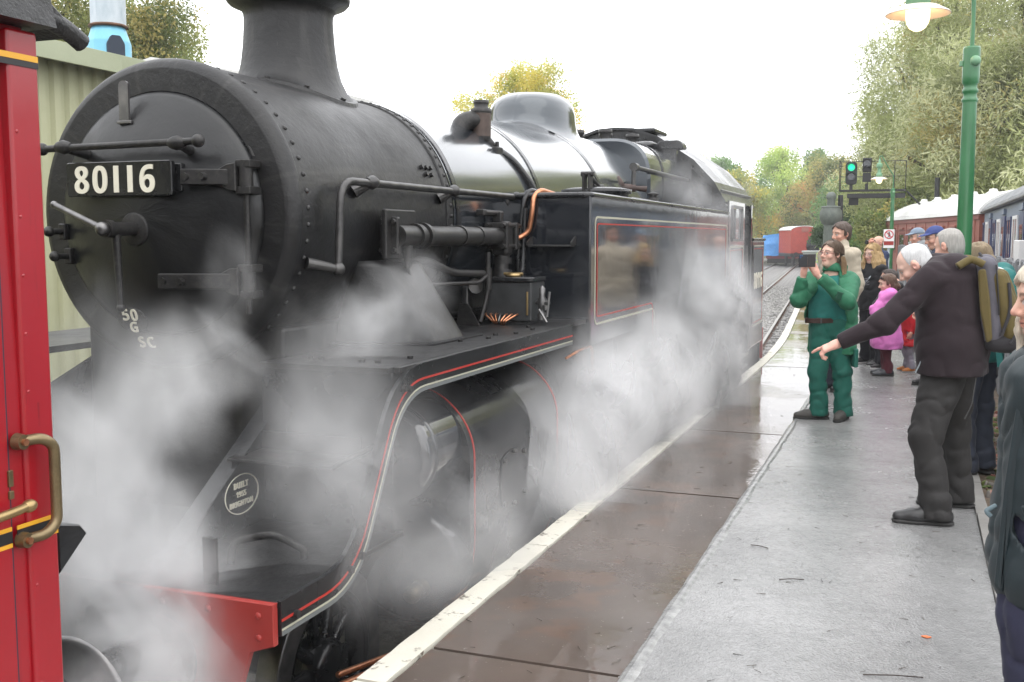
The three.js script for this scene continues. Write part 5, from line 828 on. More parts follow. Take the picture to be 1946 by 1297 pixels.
// ---------------------------------------------------------------- trees and shrubs
function clump(n, R, len, wid, droop) {
  const pos = [], nor = [];
  for (let i = 0; i < n; i++) {
    const c = V(rr(-1, 1), rr(-1, 1), rr(-1, 1)); if (c.lengthSq() > 1) { i--; continue; } c.multiplyScalar(R);
    const d = V(rr(-1, 1), rr(-1, 1) - droop, rr(-1, 1)).normalize(), s = d.clone().cross(V(rr(-1, 1), rr(-1, 1), rr(-1, 1))).normalize(), n2 = d.clone().cross(s).normalize();
    const l = len * rr(0.6, 1.3), w = wid * rr(0.7, 1.2), a = c.clone(), b = c.clone().addScaledVector(d, l * 0.45).addScaledVector(s, w / 2).addScaledVector(n2, w * 0.12), e = c.clone().addScaledVector(d, l), f = c.clone().addScaledVector(d, l * 0.45).addScaledVector(s, -w / 2).addScaledVector(n2, w * 0.12);
    for (const q of [a, b, e, a, e, f]) { pos.push(q.x, q.y, q.z); nor.push(n2.x, n2.y, n2.z); }
  }
  const g = new THREE.BufferGeometry(); g.setAttribute('position', new THREE.Float32BufferAttribute(pos, 3)); g.computeVertexNormals(); return g;
}
const leafMat = phys({ color: C(1, 1, 1), roughness: 0.9, transmission: 0.5, thickness: 0, specularIntensity: 0.4 });
const CL = { broad: clump(34, 0.46, 0.17, 0.10, 0.1), fine: clump(46, 0.42, 0.20, 0.035, 0.5), near: clump(60, 0.40, 0.11, 0.06, 0.1), small: clump(40, 0.24, 0.10, 0.06, 0) };
const PAL = {
  olive: [[0.085, 0.095, 0.030], [0.11, 0.115, 0.045], [0.060, 0.075, 0.025], [0.15, 0.13, 0.045]],
  willow: [[0.115, 0.125, 0.055], [0.15, 0.16, 0.08], [0.085, 0.097, 0.038], [0.19, 0.195, 0.12], [0.155, 0.135, 0.055]],
  yellow: [[0.20, 0.17, 0.035], [0.15, 0.15, 0.04], [0.11, 0.13, 0.04], [0.21, 0.15, 0.035]],
  green: [[0.055, 0.095, 0.030], [0.075, 0.115, 0.04], [0.04, 0.07, 0.025]],
  lime: [[0.15, 0.19, 0.05], [0.19, 0.22, 0.07], [0.11, 0.15, 0.04]],
  dark: [[0.025, 0.045, 0.018], [0.035, 0.06, 0.022], [0.018, 0.035, 0.015]],
  autumn: [[0.20, 0.12, 0.045], [0.16, 0.13, 0.05], [0.11, 0.12, 0.04]],
};
// lobes of foliage on limbs that leave a tapered trunk
function tree(name, label, [x, y, z], H, R, kind, pal, n, { lobes = 14, base = 0.35, conical = 0, group = null, dens = 1, cat = 'tree', lum = 3.5 } = {}) {
  const T = thing(name, label, cat, [x, y, z], group), cols = PAL[pal], limbs = [];
  const lb = [], top = y + H;
  for (let i = 0; i < lobes; i++) {
    const t = (i + 0.5) / lobes, h = lerp(base, 0.95, t), a = i * 2.39996 + rr(-0.4, 0.4);
    const env = conical ? (1 - t) * 0.95 + 0.06 : Math.sin(Math.PI * clamp(0.16 + 0.80 * t, 0, 1)) ** 0.7, d = R * env * rr(0.45, 0.9) * (i % 4 === 0 ? 0.35 : 1);
    const c = V(x + Math.cos(a) * d, y + H * h, z + Math.sin(a) * d), r = conical ? R * (0.22 + 0.3 * (1 - t)) : R * rr(0.30, 0.46);
    lb.push([c, r]); const s = V(x, y + H * h * 0.62, z);
    limbs.push(pipe([[s.x, s.y, s.z], [lerp(s.x, c.x, 0.5), lerp(s.y, c.y, 0.55) + 0.1, lerp(s.z, c.z, 0.5)], [c.x, c.y, c.z]], 0.018 * H * 0.4, 0.3, 5));
  }
  const tr = new THREE.CylinderGeometry(0.012 * H * 0.4, 0.028 * H, H * 0.95, 9, 6), p = tr.attributes.position;
  for (let i = 0; i < p.count; i++) { const yy = p.getY(i); p.setX(i, p.getX(i) + 0.03 * H * (noise3(yy * 0.5 + x, z, 0) - 0.5)); p.setZ(i, p.getZ(i) + 0.03 * H * (noise3(yy * 0.5 + x, z, 9) - 0.5)); }
  part(T, 'trunk', [tr.translate(x, y + H * 0.475, z)], M.bark); part(T, 'limb', limbs, M.bark);
  const im = new THREE.InstancedMesh(CL[kind], leafMat, n), q = new THREE.Matrix4();
  for (let i = 0; i < n; i++) {
    const [c, r] = lb[i % lb.length], d = V(rr(-1, 1), rr(-1, 1), rr(-1, 1)); if (d.lengthSq() > 1) d.normalize(); const k = 0.35 + 0.75 * Math.pow(d.length(), 0.6); d.normalize().multiplyScalar(r * k * rr(0.65, 1.08));
    const s = rr(0.75, 1.25) * dens, px = c.x + d.x, py = c.y + d.y * 0.85, pz = c.z + d.z;
    im.setMatrixAt(i, M4(px - x, py - y, pz - z, rnd() * 6.3, rnd() * 6.3, rnd() * 6.3, s));
    const v = 0.72 + 0.5 * noise3(px * 0.9, py * 0.9, pz * 0.9), w = cols[Math.floor(clamp(noise3(px * 0.6 + 7, py * 0.6, pz * 0.6) * 1.5 - 0.25 + rr(-0.15, 0.15), 0, 0.999) * cols.length)];
    im.setColorAt(i, C(Math.min(0.8, w[0] * v * lum), Math.min(0.8, w[1] * v * lum), w[2] * v * lum));
  }
  im.name = 'crown'; im.userData.kind = 'stuff'; im.castShadow = im.receiveShadow = true; T.add(im); return T;
}
const G = -1.15;
// behind the shed
tree('broadleaf_tree', 'olive green tree rising behind the shed roof, left of the blue flue', [-21.5, G, -21], 12.0, 4.4, 'near', 'olive', 1500, { dens: 1.1 });
tree('broadleaf_tree', 'light green tree with ragged twigs behind the blue flue, above the smokebox', [-19.0, G, -22.5], 8.9, 2.6, 'near', 'olive', 1000, { base: 0.42, lum: 3.0 });
// behind the dome
tree('broadleaf_tree', 'yellow autumn tree whose crown shows behind the steam dome', [-15.4, G, -42], 9.8, 2.9, 'near', 'yellow', 1000, { base: 0.5, dens: 0.95 });
// far side of the yard
const far = [
  ['broadleaf_tree', 'pale olive tree just above the cab roof', -20.5, -88, 9.6, 3.6, 'broad', 'olive', 800],
  ['broadleaf_tree', 'spindly green tree top right of the cab roof', -17.2, -92, 9.4, 3.3, 'broad', 'lime', 700],
  ['broadleaf_tree', 'round olive green tree above the cab window', -14.6, -86, 8.9, 3.6, 'broad', 'green', 800],
  ['autumn_tree', 'bright yellow autumn tree right of the cab', -12.6, -80, 7.3, 2.8, 'broad', 'yellow', 900],
  ['broadleaf_tree', 'light green tree with a pointed top above the red van', -11.0, -95, 10.6, 3.2, 'broad', 'lime', 800],
  ['conifer', 'tall dark conifer left of the signal', -8.4, -98, 10.6, 3.0, 'broad', 'green', 800],
  ['autumn_tree', 'russet brown tree behind the water crane', -7.6, -88, 6.8, 3.0, 'broad', 'autumn', 800],
  ['broadleaf_tree', 'olive tree behind the signal heads', -5.6, -82, 8.4, 3.3, 'broad', 'olive', 900],
  ['broadleaf_tree', 'dense green tree under the signal gantry', -4.0, -74, 6.4, 3.0, 'broad', 'green', 800],
  ['broadleaf_tree', 'dark tree low behind the cab and the yellow tree', -15.8, -84, 5.2, 3.4, 'broad', 'dark', 800],
  ['broadleaf_tree', 'dark bushy tree behind the tarpaulin wagon', -16.6, -118, 6.0, 3.8, 'broad', 'dark', 700],
  ['broadleaf_tree', 'dull green tree behind the red van roof', -9.8, -116, 6.4, 4.0, 'broad', 'olive', 800],
  ['broadleaf_tree', 'green tree filling the gap behind the maroon carriage', -6.2, -112, 7.6, 4.2, 'broad', 'green', 800],
  ['broadleaf_tree', 'yellowish tree at the back of the yard', -21.5, -112, 8.0, 4.2, 'broad', 'autumn', 700],
];
for (const [n, l, x, z, H, R, k, p, c] of far) tree(n, l, [x * 1.36, G, z * 1.36], (H - 2.8) * 1.36 + 2.8, R * 1.36, k, p, c, { base: 0.12, lobes: 18, conical: n === 'conifer' ? 1 : 0, dens: 1.6, lum: 3.2 });
// the great willows on the right
const wil = [
  ['tall silvery willow over the signal, at the left edge of the wooded bank', 0.9, -50, 13.6, 3.6], ['massive willow behind the near lamp post', 4.6, -46, 15.5, 4.6], ['willow crown filling the top right corner', 8.2, -40, 15.5, 4.8],
  ['lower drooping willow branches left of the lamp post', -0.6, -57, 8.6, 3.4], ['willow behind the white carriage roof', 2.6, -42, 9.4, 3.8], ['dense willow above the blue carriage roof', 6.6, -36, 10.0, 4.0], ['willow at the far right edge, above the carriage', 10.5, -33, 12.0, 4.6], ['dark lower willow behind the lamp bracket', 4.4, -54, 11.5, 4.6],
];
for (const [l, x, z, H, R] of wil) tree('willow_tree', l, [x, G, z], H, R, 'fine', 'willow', 1900, { base: 0.14, lobes: 30, dens: 1.35 });
for (const [l, x, z, H, R, p] of [['clipped dark green conifer bush behind the walking man sign', -3.2, -56, 4.3, 1.5, 'dark'], ['green hedge bush beside the distant lamp post', -1.0, -44, 3.7, 1.7, 'green'], ['ivy covered bush at the end of the white roofed carriage', -0.4, -40.5, 4.6, 1.4, 'olive'], ['yellow green shrub beside the far end of the fence', -2.3, -46, 2.8, 1.3, 'lime']]) tree('shrub', l, [x, G, z], H, R, 'small', p, 900, { base: 0.1, lobes: 14, cat: 'shrub', dens: 1.2 });
{
  const n = 1500, g = metric(new THREE.CircleGeometry(0.09, 5).rotateX(-Math.PI / 2)), im = new THREE.InstancedMesh(g, std({ color: C(1, 1, 1), roughness: 0.8 }), n);
  for (let i = 0; i < n; i++) { const z = rr(-112, -62), x = XC - 5.4 + bend(z) + rr(-2.2, 1.0), c = [[0.5, 0.42, 0.10], [0.40, 0.33, 0.12], [0.2, 0.22, 0.06]][Math.floor(rnd() * 3)]; im.setMatrixAt(i, M4(x, -1.07 + rnd() * 0.04, z, rr(-0.4, 0.4), rnd() * 6, rr(-0.4, 0.4), rr(0.8, 2.4))); im.setColorAt(i, C(...c)); }
  im.name = 'fallen_leaves'; scene.add(im); tag(im, 'carpet of fallen yellow leaves beside the siding', 'leaves', null, 'stuff');
}
// ---------------------------------------------------------------- people
// surface nets over a signed distance; blocks far from the surface are skipped
function meshSDF(f, lo, hi, h, colorFn) {
  const B = 6, nx = Math.ceil((hi[0] - lo[0]) / h / B) * B + 1, ny = Math.ceil((hi[1] - lo[1]) / h / B) * B + 1, nz = Math.ceil((hi[2] - lo[2]) / h / B) * B + 1;
  const D = new Float32Array(nx * ny * nz).fill(1), id = (i, j, k) => (k * ny + j) * nx + i, rad = B * h * 0.9 + 0.035;
  for (let k = 0; k < nz - 1; k += B) for (let j = 0; j < ny - 1; j += B) for (let i = 0; i < nx - 1; i += B) {
    const c = f(lo[0] + (i + B / 2) * h, lo[1] + (j + B / 2) * h, lo[2] + (k + B / 2) * h);
    const far = Math.abs(c) > rad;
    for (let c2 = k; c2 <= k + B; c2++) for (let b = j; b <= j + B; b++) for (let a = i; a <= i + B; a++) { const q = id(a, b, c2); if (far) { if (D[q] === 1 && c < 0) D[q] = -0.9; } else if (D[q] === 1 || D[q] === -0.9) D[q] = f(lo[0] + a * h, lo[1] + b * h, lo[2] + c2 * h); }
  }
  const cell = new Int32Array(nx * ny * nz).fill(-1), pos = [], idx = [];
  for (let k = 0; k < nz - 1; k++) for (let j = 0; j < ny - 1; j++) for (let i = 0; i < nx - 1; i++) {
    let x = 0, y = 0, z = 0, n = 0, m = 0;
    const v = []; for (let t = 0; t < 8; t++) { v[t] = D[id(i + (t & 1), j + (t >> 1 & 1), k + (t >> 2))]; if (v[t] < 0) m++; }
    if (m === 0 || m === 8) continue;
    for (let a = 0; a < 8; a++) for (const s of [1, 2, 4]) { const b = a | s; if (b === a || (v[a] < 0) === (v[b] < 0)) continue; const t = v[a] / (v[a] - v[b]); x += (a & 1) + (s === 1 ? t : 0); y += (a >> 1 & 1) + (s === 2 ? t : 0); z += (a >> 2) + (s === 4 ? t : 0); n++; }
    cell[id(i, j, k)] = pos.length / 3; pos.push(lo[0] + (i + x / n) * h, lo[1] + (j + y / n) * h, lo[2] + (k + z / n) * h);
  }
  for (let k = 1; k < nz - 1; k++) for (let j = 1; j < ny - 1; j++) for (let i = 1; i < nx - 1; i++) {
    const a = D[id(i, j, k)] < 0;
    const q = (c0, c1, c2, c3, flip) => { if (c0 < 0 || c1 < 0 || c2 < 0 || c3 < 0) return; if (flip) idx.push(c0, c2, c1, c0, c3, c2); else idx.push(c0, c1, c2, c0, c2, c3); };
    if (a !== D[id(i + 1, j, k)] < 0) q(cell[id(i, j - 1, k - 1)], cell[id(i, j, k - 1)], cell[id(i, j, k)], cell[id(i, j - 1, k)], !a);
    if (a !== D[id(i, j + 1, k)] < 0) q(cell[id(i - 1, j, k - 1)], cell[id(i, j, k - 1)], cell[id(i, j, k)], cell[id(i - 1, j, k)], a);
    if (a !== D[id(i, j, k + 1)] < 0) q(cell[id(i - 1, j - 1, k)], cell[id(i, j - 1, k)], cell[id(i, j, k)], cell[id(i - 1, j, k)], !a);
  }
  const g = new THREE.BufferGeometry(), P = new Float32Array(pos); g.setAttribute('position', new THREE.BufferAttribute(P, 3)); g.setIndex(idx); g.computeVertexNormals();
  if (colorFn) { const c = new Float32Array(P.length); for (let i = 0; i < P.length; i += 3) { const w = colorFn(P[i], P[i + 1], P[i + 2]); c[i] = w[0]; c[i + 1] = w[1]; c[i + 2] = w[2]; } g.setAttribute('color', new THREE.BufferAttribute(c, 3)); }
  return g;
}
// tapered capsules joined by a smooth minimum
const capsule = (b, x, y, z) => { const px = x - b[0], py = y - b[1], pz = z - b[2], dx = b[3] - b[0], dy = b[4] - b[1], dz = b[5] - b[2], l = dx * dx + dy * dy + dz * dz, t = l > 0 ? clamp((px * dx + py * dy + pz * dz) / l, 0, 1) : 0; return Math.hypot(px - dx * t, py - dy * t, pz - dz * t) - (b[6] + (b[7] - b[6]) * t); };
const bone = (a, b, r, q = r) => [a.x, a.y, a.z, b.x, b.y, b.z, r, q];
const smin = (a, b, k) => { const h = Math.max(k - Math.abs(a - b), 0) / k; return Math.min(a, b) - h * h * k * 0.25; };
const field = (bones, k) => (x, y, z) => { let d = 9; for (const b of bones) { const e = capsule(b, x, y, z); d = d > 8 ? e : smin(d, e, k); } return d; };
const boxOf = (bones, m = 0.04) => { const lo = [9e9, 9e9, 9e9], hi = [-9e9, -9e9, -9e9]; for (const b of bones) for (let c = 0; c < 3; c++) { lo[c] = Math.min(lo[c], b[c] - b[6] - m, b[c + 3] - b[7] - m); hi[c] = Math.max(hi[c], b[c] + b[6] + m, b[c + 3] + b[7] + m); } return [lo, hi]; };
const ell = (x, y, z, cx, cy, cz, a, b, c) => { const u = (x - cx) / a, v = (y - cy) / b, w = (z - cz) / c, k = Math.hypot(u, v, w); return (k - 1) * Math.min(a, b, c) * (k > 1 ? 1 : 1); };
const seg = (x, y, z, b) => capsule(b, x, y, z);
// a head about its own centre: y up, z to the front
function headSDF(x, y, z) {
  const ax = Math.abs(x);
  let d = ell(x, y, z, 0, 0.045, -0.012, 0.076, 0.080, 0.096);
  d = smin(d, ell(x, y, z, 0, -0.030, 0.020, 0.060, 0.085, 0.070), 0.04);
  d = smin(d, ell(x, y, z, 0, -0.098, 0.052, 0.030, 0.022, 0.026), 0.03);
  d = smin(d, seg(ax, y, z, [0.02, 0.030, 0.078, 0.046, 0.026, 0.064, 0.012, 0.010]), 0.018);
  d = smin(d, ell(ax, y, z, 0.042, -0.025, 0.058, 0.024, 0.022, 0.022), 0.02);
  d = Math.max(d, -(Math.hypot(ax - 0.032, y - 0.004, z - 0.094) - 0.013));
  d = smin(d, Math.hypot(ax - 0.032, y - 0.003, z - 0.073) - 0.0135, 0.004);
  d = smin(d, seg(x, y, z, [0, 0.016, 0.084, 0, -0.028, 0.108, 0.009, 0.0125]), 0.012);
  d = smin(d, Math.hypot(ax - 0.012, y + 0.034, z - 0.094) - 0.010, 0.008);
  d = smin(d, seg(ax, y, z, [0, -0.058, 0.088, 0.022, -0.060, 0.076, 0.0075, 0.005]), 0.006);
  d = smin(d, seg(ax, y, z, [0, -0.071, 0.085, 0.018, -0.070, 0.075, 0.008, 0.005]), 0.006);
  let e = ell(ax, y, z, 0.078, 0.002, -0.012, 0.012, 0.033, 0.020); e = Math.max(e, -(Math.hypot(ax - 0.092, y - 0.002, z + 0.004) - 0.012));
  return smin(d, e, 0.008);
}
function headColor(x, y, z, o) {
  const ax = Math.abs(x), s = o.skin; let c = s;
  const mix = (a, b, t) => [lerp(a[0], b[0], t), lerp(a[1], b[1], t), lerp(a[2], b[2], t)];
  c = mix(c, [s[0] * 1.05, s[1] * 0.72, s[2] * 0.68], 0.55 * Math.exp(-((ax - 0.045) ** 2 + (y + 0.03) ** 2) / 0.0006) + 0.5 * Math.exp(-(ax ** 2 + (y + 0.03) ** 2) / 0.0002) + 0.4 * smooth(ax, 0.07, 0.085));
  { const t = 0.90 + 0.2 * noise3(x * 60, y * 60, z * 60) * 1.0; c = [c[0] * t, c[1] * t * (0.97 + 0.06 * noise3(x * 25, y * 25, z * 25)), c[2] * t]; }
  if (z > 0.05) {
    const eye = Math.hypot((ax - 0.032) / 1.5, y - 0.003); if (eye < 0.0085) c = eye < 0.004 ? [0.03, 0.025, 0.02] : [0.5, 0.46, 0.43];
    if (eye >= 0.0085 && eye < 0.012 && y > 0.003) c = mix(c, [0.12, 0.07, 0.05], 0.7);
    if (Math.abs(y - 0.029 + (ax - 0.03) ** 2 * 9) < 0.0055 && ax > 0.012 && ax < 0.056) c = mix(c, o.brow ?? [0.10, 0.07, 0.05], 0.75);
    if (Math.abs(y + 0.064) < 0.012 && ax < 0.026 && z > 0.07) c = mix(c, [s[0] * 0.85, s[1] * 0.5, s[2] * 0.5], 0.6);
    if (Math.abs(y + 0.0645) < 0.0025 && ax < 0.025) c = [0.12, 0.04, 0.035];
  }
  return c;
}
// hand in its own frame: fingers along +y, palm faces +z, thumb towards +x * side
function handGeo(wr, dir, palm, side, curl, spread, o, sc = 1) {
  const Y = dir.clone().normalize(), Z = palm.clone().addScaledVector(Y, -palm.dot(Y)).normalize(), X = Y.clone().cross(Z);
  const bones = [[0, 0, 0, 0, 0.03, 0, 0.026, 0.024]], fr = [];
  const fx = [0.030, 0.010, -0.010, -0.029], fl = [0.072, 0.080, 0.074, 0.058];
  const palmB = fx.map((x) => [x * 0.62, 0.018, 0, x, 0.084, 0, 0.0155, 0.0125]);
  fx.forEach((x, i) => {
    let a = curl[i] * 0.75, px = x, py = 0.086, pz = 0; const sx = spread * (1.5 - i) * 0.22; const lens = [0.45, 0.31, 0.24].map((q) => q * fl[i]); let r = 0.0098 - 0.0008 * (i === 3);
    lens.forEach((l, j) => { const nx = px + Math.sin(sx) * l * Math.cos(a), ny = py + Math.cos(a) * l, nz = pz + Math.sin(a) * l; fr.push([px, py, pz, nx, ny, nz, r, r * 0.9]); px = nx; py = ny; pz = nz; r *= 0.9; a += curl[i] * (j ? 0.7 : 1.1); });
  });
  const tc = curl[4]; fr.push([0.022, 0.022, 0.004, 0.046 - 0.01 * tc, 0.058, 0.012 + 0.016 * tc, 0.0155, 0.0115], [0.046 - 0.01 * tc, 0.058, 0.012 + 0.016 * tc, 0.056 - 0.03 * tc, 0.088, 0.014 + 0.032 * tc, 0.0110, 0.0085]);
  for (const b of [...palmB, ...fr, ...bones]) { b[0] *= side; b[3] *= side; }
  const fp = field([...palmB, ...bones], 0.016), ff = (x, y, z) => { let d = fp(x, y, z); for (const b of fr) d = smin(d, capsule(b, x, y, z), 0.005); return d; };
  const g = meshSDF(ff, [-0.085, -0.035, -0.05], [0.085, 0.20, 0.12], 0.0042, (x, y, z) => { const t = 0.88 + 0.2 * noise3(x * 70, y * 70, z * 70); return [o.skin[0] * t * 1.02, o.skin[1] * t * 0.86, o.skin[2] * t * 0.84]; });
  g.scale(sc, sc, sc); return g.applyMatrix4(new THREE.Matrix4().makeBasis(X, Y, Z).setPosition(wr));
}
const crease = re(grey((i, j) => { const a = at(N1, i + 60 * at(N2, i, j), j + 60 * at(N4, i, j)), b = at(N2, i, j); return 0.75 * (1 - Math.abs(2 * a - 1)) + 0.25 * (1 - Math.abs(2 * b - 1)) + 0.08 * at(N3, i, j); }), 2.1), weave = mixTex([0.70, 0.70, 0.70], [1, 1, 1], (i, j) => at(N2, i, j) * 0.7 + at(N3, i, j) * 0.35, { rep: 3 }), lockTex = mixTex([0.36, 0.36, 0.36], [1, 1, 1], (i, j) => at(N3, i * 3, j >> 3), { rep: 6 }), lockBump = re(grey((i, j) => at(N3, i * 3, j >> 3)), 6), clothFine = re(fineBump, 7);
const cloth = (r, g, b, rough = 0.85, o = {}) => phys({ color: C(Math.min(1, r / 0.86), Math.min(1, g / 0.86), Math.min(1, b / 0.86)), map: weave, roughness: rough, sheen: o.sheen ?? 0.25, sheenRoughness: 0.6, sheenColor: new THREE.Color(1, 1, 1), bumpMap: crease, bumpScale: o.bump ?? 0.032 });
const skinMat = std({ color: C(1, 1, 1), vertexColors: true, roughness: 0.55 });
const hairMat = (r, g, b) => std({ color: C(Math.min(1, r * 1.45), Math.min(1, g * 1.45), Math.min(1, b * 1.45)), map: lockTex, roughness: 0.55, bumpMap: lockBump, bumpScale: 0.006 });
const SHOE = std({ map: mixTex([0.012, 0.012, 0.013], [0.035, 0.034, 0.034], (i, j) => at(N2, i, j), { rep: 4 }), roughness: 0.32 }), SOLE = std({ color: C(0.03, 0.029, 0.028), roughness: 0.7 });
const SKIN = [0.62, 0.36, 0.27];
// a standing pose in world coordinates from height and facing; o.over moves single joints
function pose(o) {
  const F = V(Math.sin(o.yaw), 0, Math.cos(o.yaw)), S = V(Math.cos(o.yaw), 0, -Math.sin(o.yaw)), h = o.h, at3 = (s, y, f) => V(o.x, 0, o.z).addScaledVector(S, s * h).addScaledVector(F, f * h).setY(y * h), k = o.child ? 1.12 : 1, lean = o.lean ?? 0;
  const J = { F, S, pelvis: at3(0, 0.53, 0), chest: at3(0, 0.765, lean * 0.8), neck: at3(0, 0.835, lean), head: at3(0, o.child ? 0.90 : 0.925, lean * 1.1 + 0.012), headF: F.clone(), headU: V(0, 1, 0) };
  for (const [n, s] of [['L', 1], ['R', -1]]) {
    J['sh' + n] = at3(s * 0.108 * k, 0.80, lean); J['el' + n] = at3(s * 0.135 * k, 0.625, lean * 0.5 - 0.015); J['wr' + n] = at3(s * 0.135 * k, 0.485, 0.04);
    J['hip' + n] = at3(s * 0.055, 0.505, 0); J['kn' + n] = at3(s * 0.058, 0.275, 0.012); J['an' + n] = at3(s * 0.062, 0.047, -0.01); J['toe' + n] = F.clone().addScaledVector(S, s * 0.22);
  }
  Object.assign(J, o.over); return J;
}
function person(o) {
  const J = o.J ?? pose(o), h = o.h, q = h / 1.72 * (o.bulk ?? 1), fine = o.fine ?? 0.016;
  const mid = J.anL.clone().add(J.anR).multiplyScalar(0.5), T = thing('person', o.label, o.child ? 'child' : 'person', [mid.x, 0, mid.z], o.group);
  const S = J.shL.clone().sub(J.shR).normalize(), at2 = (p, s, y = 0) => p.clone().addScaledVector(S, s).add(V(0, y, 0));
  const up = J.neck.clone().sub(J.pelvis).normalize();
  // ---- the body: one continuous surface, with the head and hands of finer mesh merged in
  const hs = (o.headScale ?? 1) * (o.child ? 0.92 : 1), U = J.headU.clone().addScaledVector(J.headF, -J.headU.dot(J.headF)).normalize(), HX = U.clone().cross(J.headF).normalize(), HM = new THREE.Matrix4().makeBasis(HX, U, J.headF).setPosition(J.head);
  const nb = J.head.clone().addScaledVector(U, -0.075 * hs).addScaledVector(J.headF, -0.018 * hs);
  const bones = [bone(at2(J.pelvis, 0.07 * q), at2(J.chest, 0.08 * q), 0.10 * q), bone(at2(J.pelvis, -0.07 * q), at2(J.chest, -0.08 * q), 0.10 * q), bone(J.chest, J.neck, 0.09 * q, 0.06 * q), bone(J.neck, nb, 0.056 * q, 0.054 * hs)];
  for (const n of 'LR') { bones.push(bone(J.chest.clone().lerp(J['sh' + n], 0.6), J['sh' + n], 0.055 * q, 0.05 * q), bone(J['sh' + n], J['el' + n], 0.047 * q, 0.038 * q), bone(J['el' + n], J['wr' + n], 0.037 * q, 0.026 * q), bone(J['hip' + n], J['kn' + n], 0.078 * q, 0.052 * q), bone(J['kn' + n], J['an' + n], 0.05 * q, 0.034 * q), bone(J['an' + n], J['an' + n].clone().addScaledVector(J['toe' + n].clone().normalize(), 0.10 * q).setY(0.03), 0.036 * q, 0.028 * q)); }
  const geos = [meshSDF(field(bones, 0.05), ...boxOf(bones), Math.max(fine, 0.014), () => o.skin ?? SKIN)];
  const hh = o.headFine ?? 0.006;
  const hd = meshSDF((x, y, z) => smin(headSDF(x, y, z), seg(x, y, z, [0, -0.06, -0.02, 0, -0.15, -0.035, 0.050, 0.055]), 0.03), [-0.115, -0.16, -0.13], [0.115, 0.15, 0.135], hh, (x, y, z) => headColor(x, y, z, { skin: o.skin ?? SKIN, brow: o.brow }));
  geos.push(hd.scale(hs, hs, hs).applyMatrix4(HM));
  for (const n of 'LR') { const H = o['hand' + n] ?? { dir: J['wr' + n].clone().sub(J['el' + n]), palm: S.clone().multiplyScalar(n === 'L' ? -1 : 1), curl: [0.5, 0.55, 0.6, 0.65, 0.3], spread: 0.2 }; if (H !== 'none') geos.push(handGeo(J['wr' + n], H.dir, H.palm, H.side ?? (n === 'L' ? -1 : 1), H.curl, H.spread ?? 0.3, { skin: o.skin ?? SKIN }, q * (o.child ? 1 : 1))); }
  part(T, 'body', geos.map((g) => metric(g)), skinMat, { color: true });
  // ---- clothes
  // cloth folds: sharp creases between soft swells, slanting round the limb
  const fold = (f, a, fx, fy) => (x, y, z) => { const d = f(x, y, z); if (d > 0.06 || d < -0.06) return d; const w = fbm3(x * 5, y * 5, z * 5, 2), u = x * fx + y * fy * 0.45 + 2.2 * w, v = y * fy - (x + z) * fx * 0.35 + 1.8 * w, n = noise3(u * 0.9, v, z * fx * 0.9 + w), m = noise3(x * fx * 2.1 + 9, v * 1.9, z * fx * 2.1); const r1 = Math.abs(2 * n - 1), r2 = Math.abs(2 * m - 1); return d + a * (0.75 - 1.5 * Math.sqrt(r1)) * (0.5 + w) + a * 0.35 * (0.5 - r2); };
  const garment = (name, bones, k, mat, cuts, amp = 0.012, fx = 9, fy = 14, hres = fine, label) => {
    const f0 = fold(field(bones, k), amp, fx, fy), f = (x, y, z) => { let d = f0(x, y, z); for (const c of cuts) d = Math.max(d, c(x, y, z)); return d; };
    return part(T, name, meshSDF(f, ...boxOf(bones, 0.03), hres), mat, label ? { label } : {});
  };
  const above = (Y) => (x, y, z) => Y - y, below = (Y) => (x, y, z) => y - Y;
  const L0 = o.loose ?? 1;
  if (o.legs) {
    const b = [bone(at2(J.pelvis, 0.075 * q, 0.07 * h / 1.72), at2(J.pelvis, -0.075 * q, 0.07 * h / 1.72), 0.115 * q)];
    for (const n of 'LR') b.push(bone(J['hip' + n].clone().lerp(J.pelvis, 0.25), J['kn' + n], 0.105 * q * L0, 0.076 * q * L0), bone(J['kn' + n], J['an' + n].clone().setY(Math.max(0.045, J['an' + n].y - 0.02)), 0.074 * q * L0, 0.066 * q * L0), bone(J['an' + n].clone().setY(0.13), J['an' + n].clone().setY(0.065), 0.068 * q * L0, 0.074 * q * L0));
    garment('trousers', b, 0.035, o.legs, [above(o.legHem ?? 0.035), below(J.pelvis.y + 0.085 * h / 1.72)], 0.014, 8, 11, Math.min(fine, 0.014));
  }
  if (o.top) {
    const hem = o.hem, b = [], w = o.width ?? 1, low = J.pelvis.clone().lerp(J.chest, -0.15);
    const rT = (o.belly ?? 0.128) * q, fwd = J.F ?? J.headF;
    for (const s of [1, 0, -1]) b.push(bone(at2(low, s * 0.085 * q * w).setY(Math.max(hem - 0.02, low.y - 0.2)), at2(J.pelvis, s * 0.085 * q * w, 0.1), rT * (o.flare ?? 1), rT), bone(at2(J.pelvis, s * 0.085 * q * w, 0.1), at2(J.chest, s * 0.085 * q * w), rT, rT * 0.97));
    b.push(bone(J.chest, J.neck.clone().lerp(J.chest, 0.25), 0.115 * q, 0.09 * q));
    if (o.hump) b.push(bone(at2(o.hump[0], 0.07), at2(o.hump[0], -0.07), o.hump[1]));
    if (o.collar) b.push(bone(J.neck.clone().lerp(J.chest, 0.3), J.neck.clone().lerp(nb, 0.45), 0.085 * q, 0.078 * q));
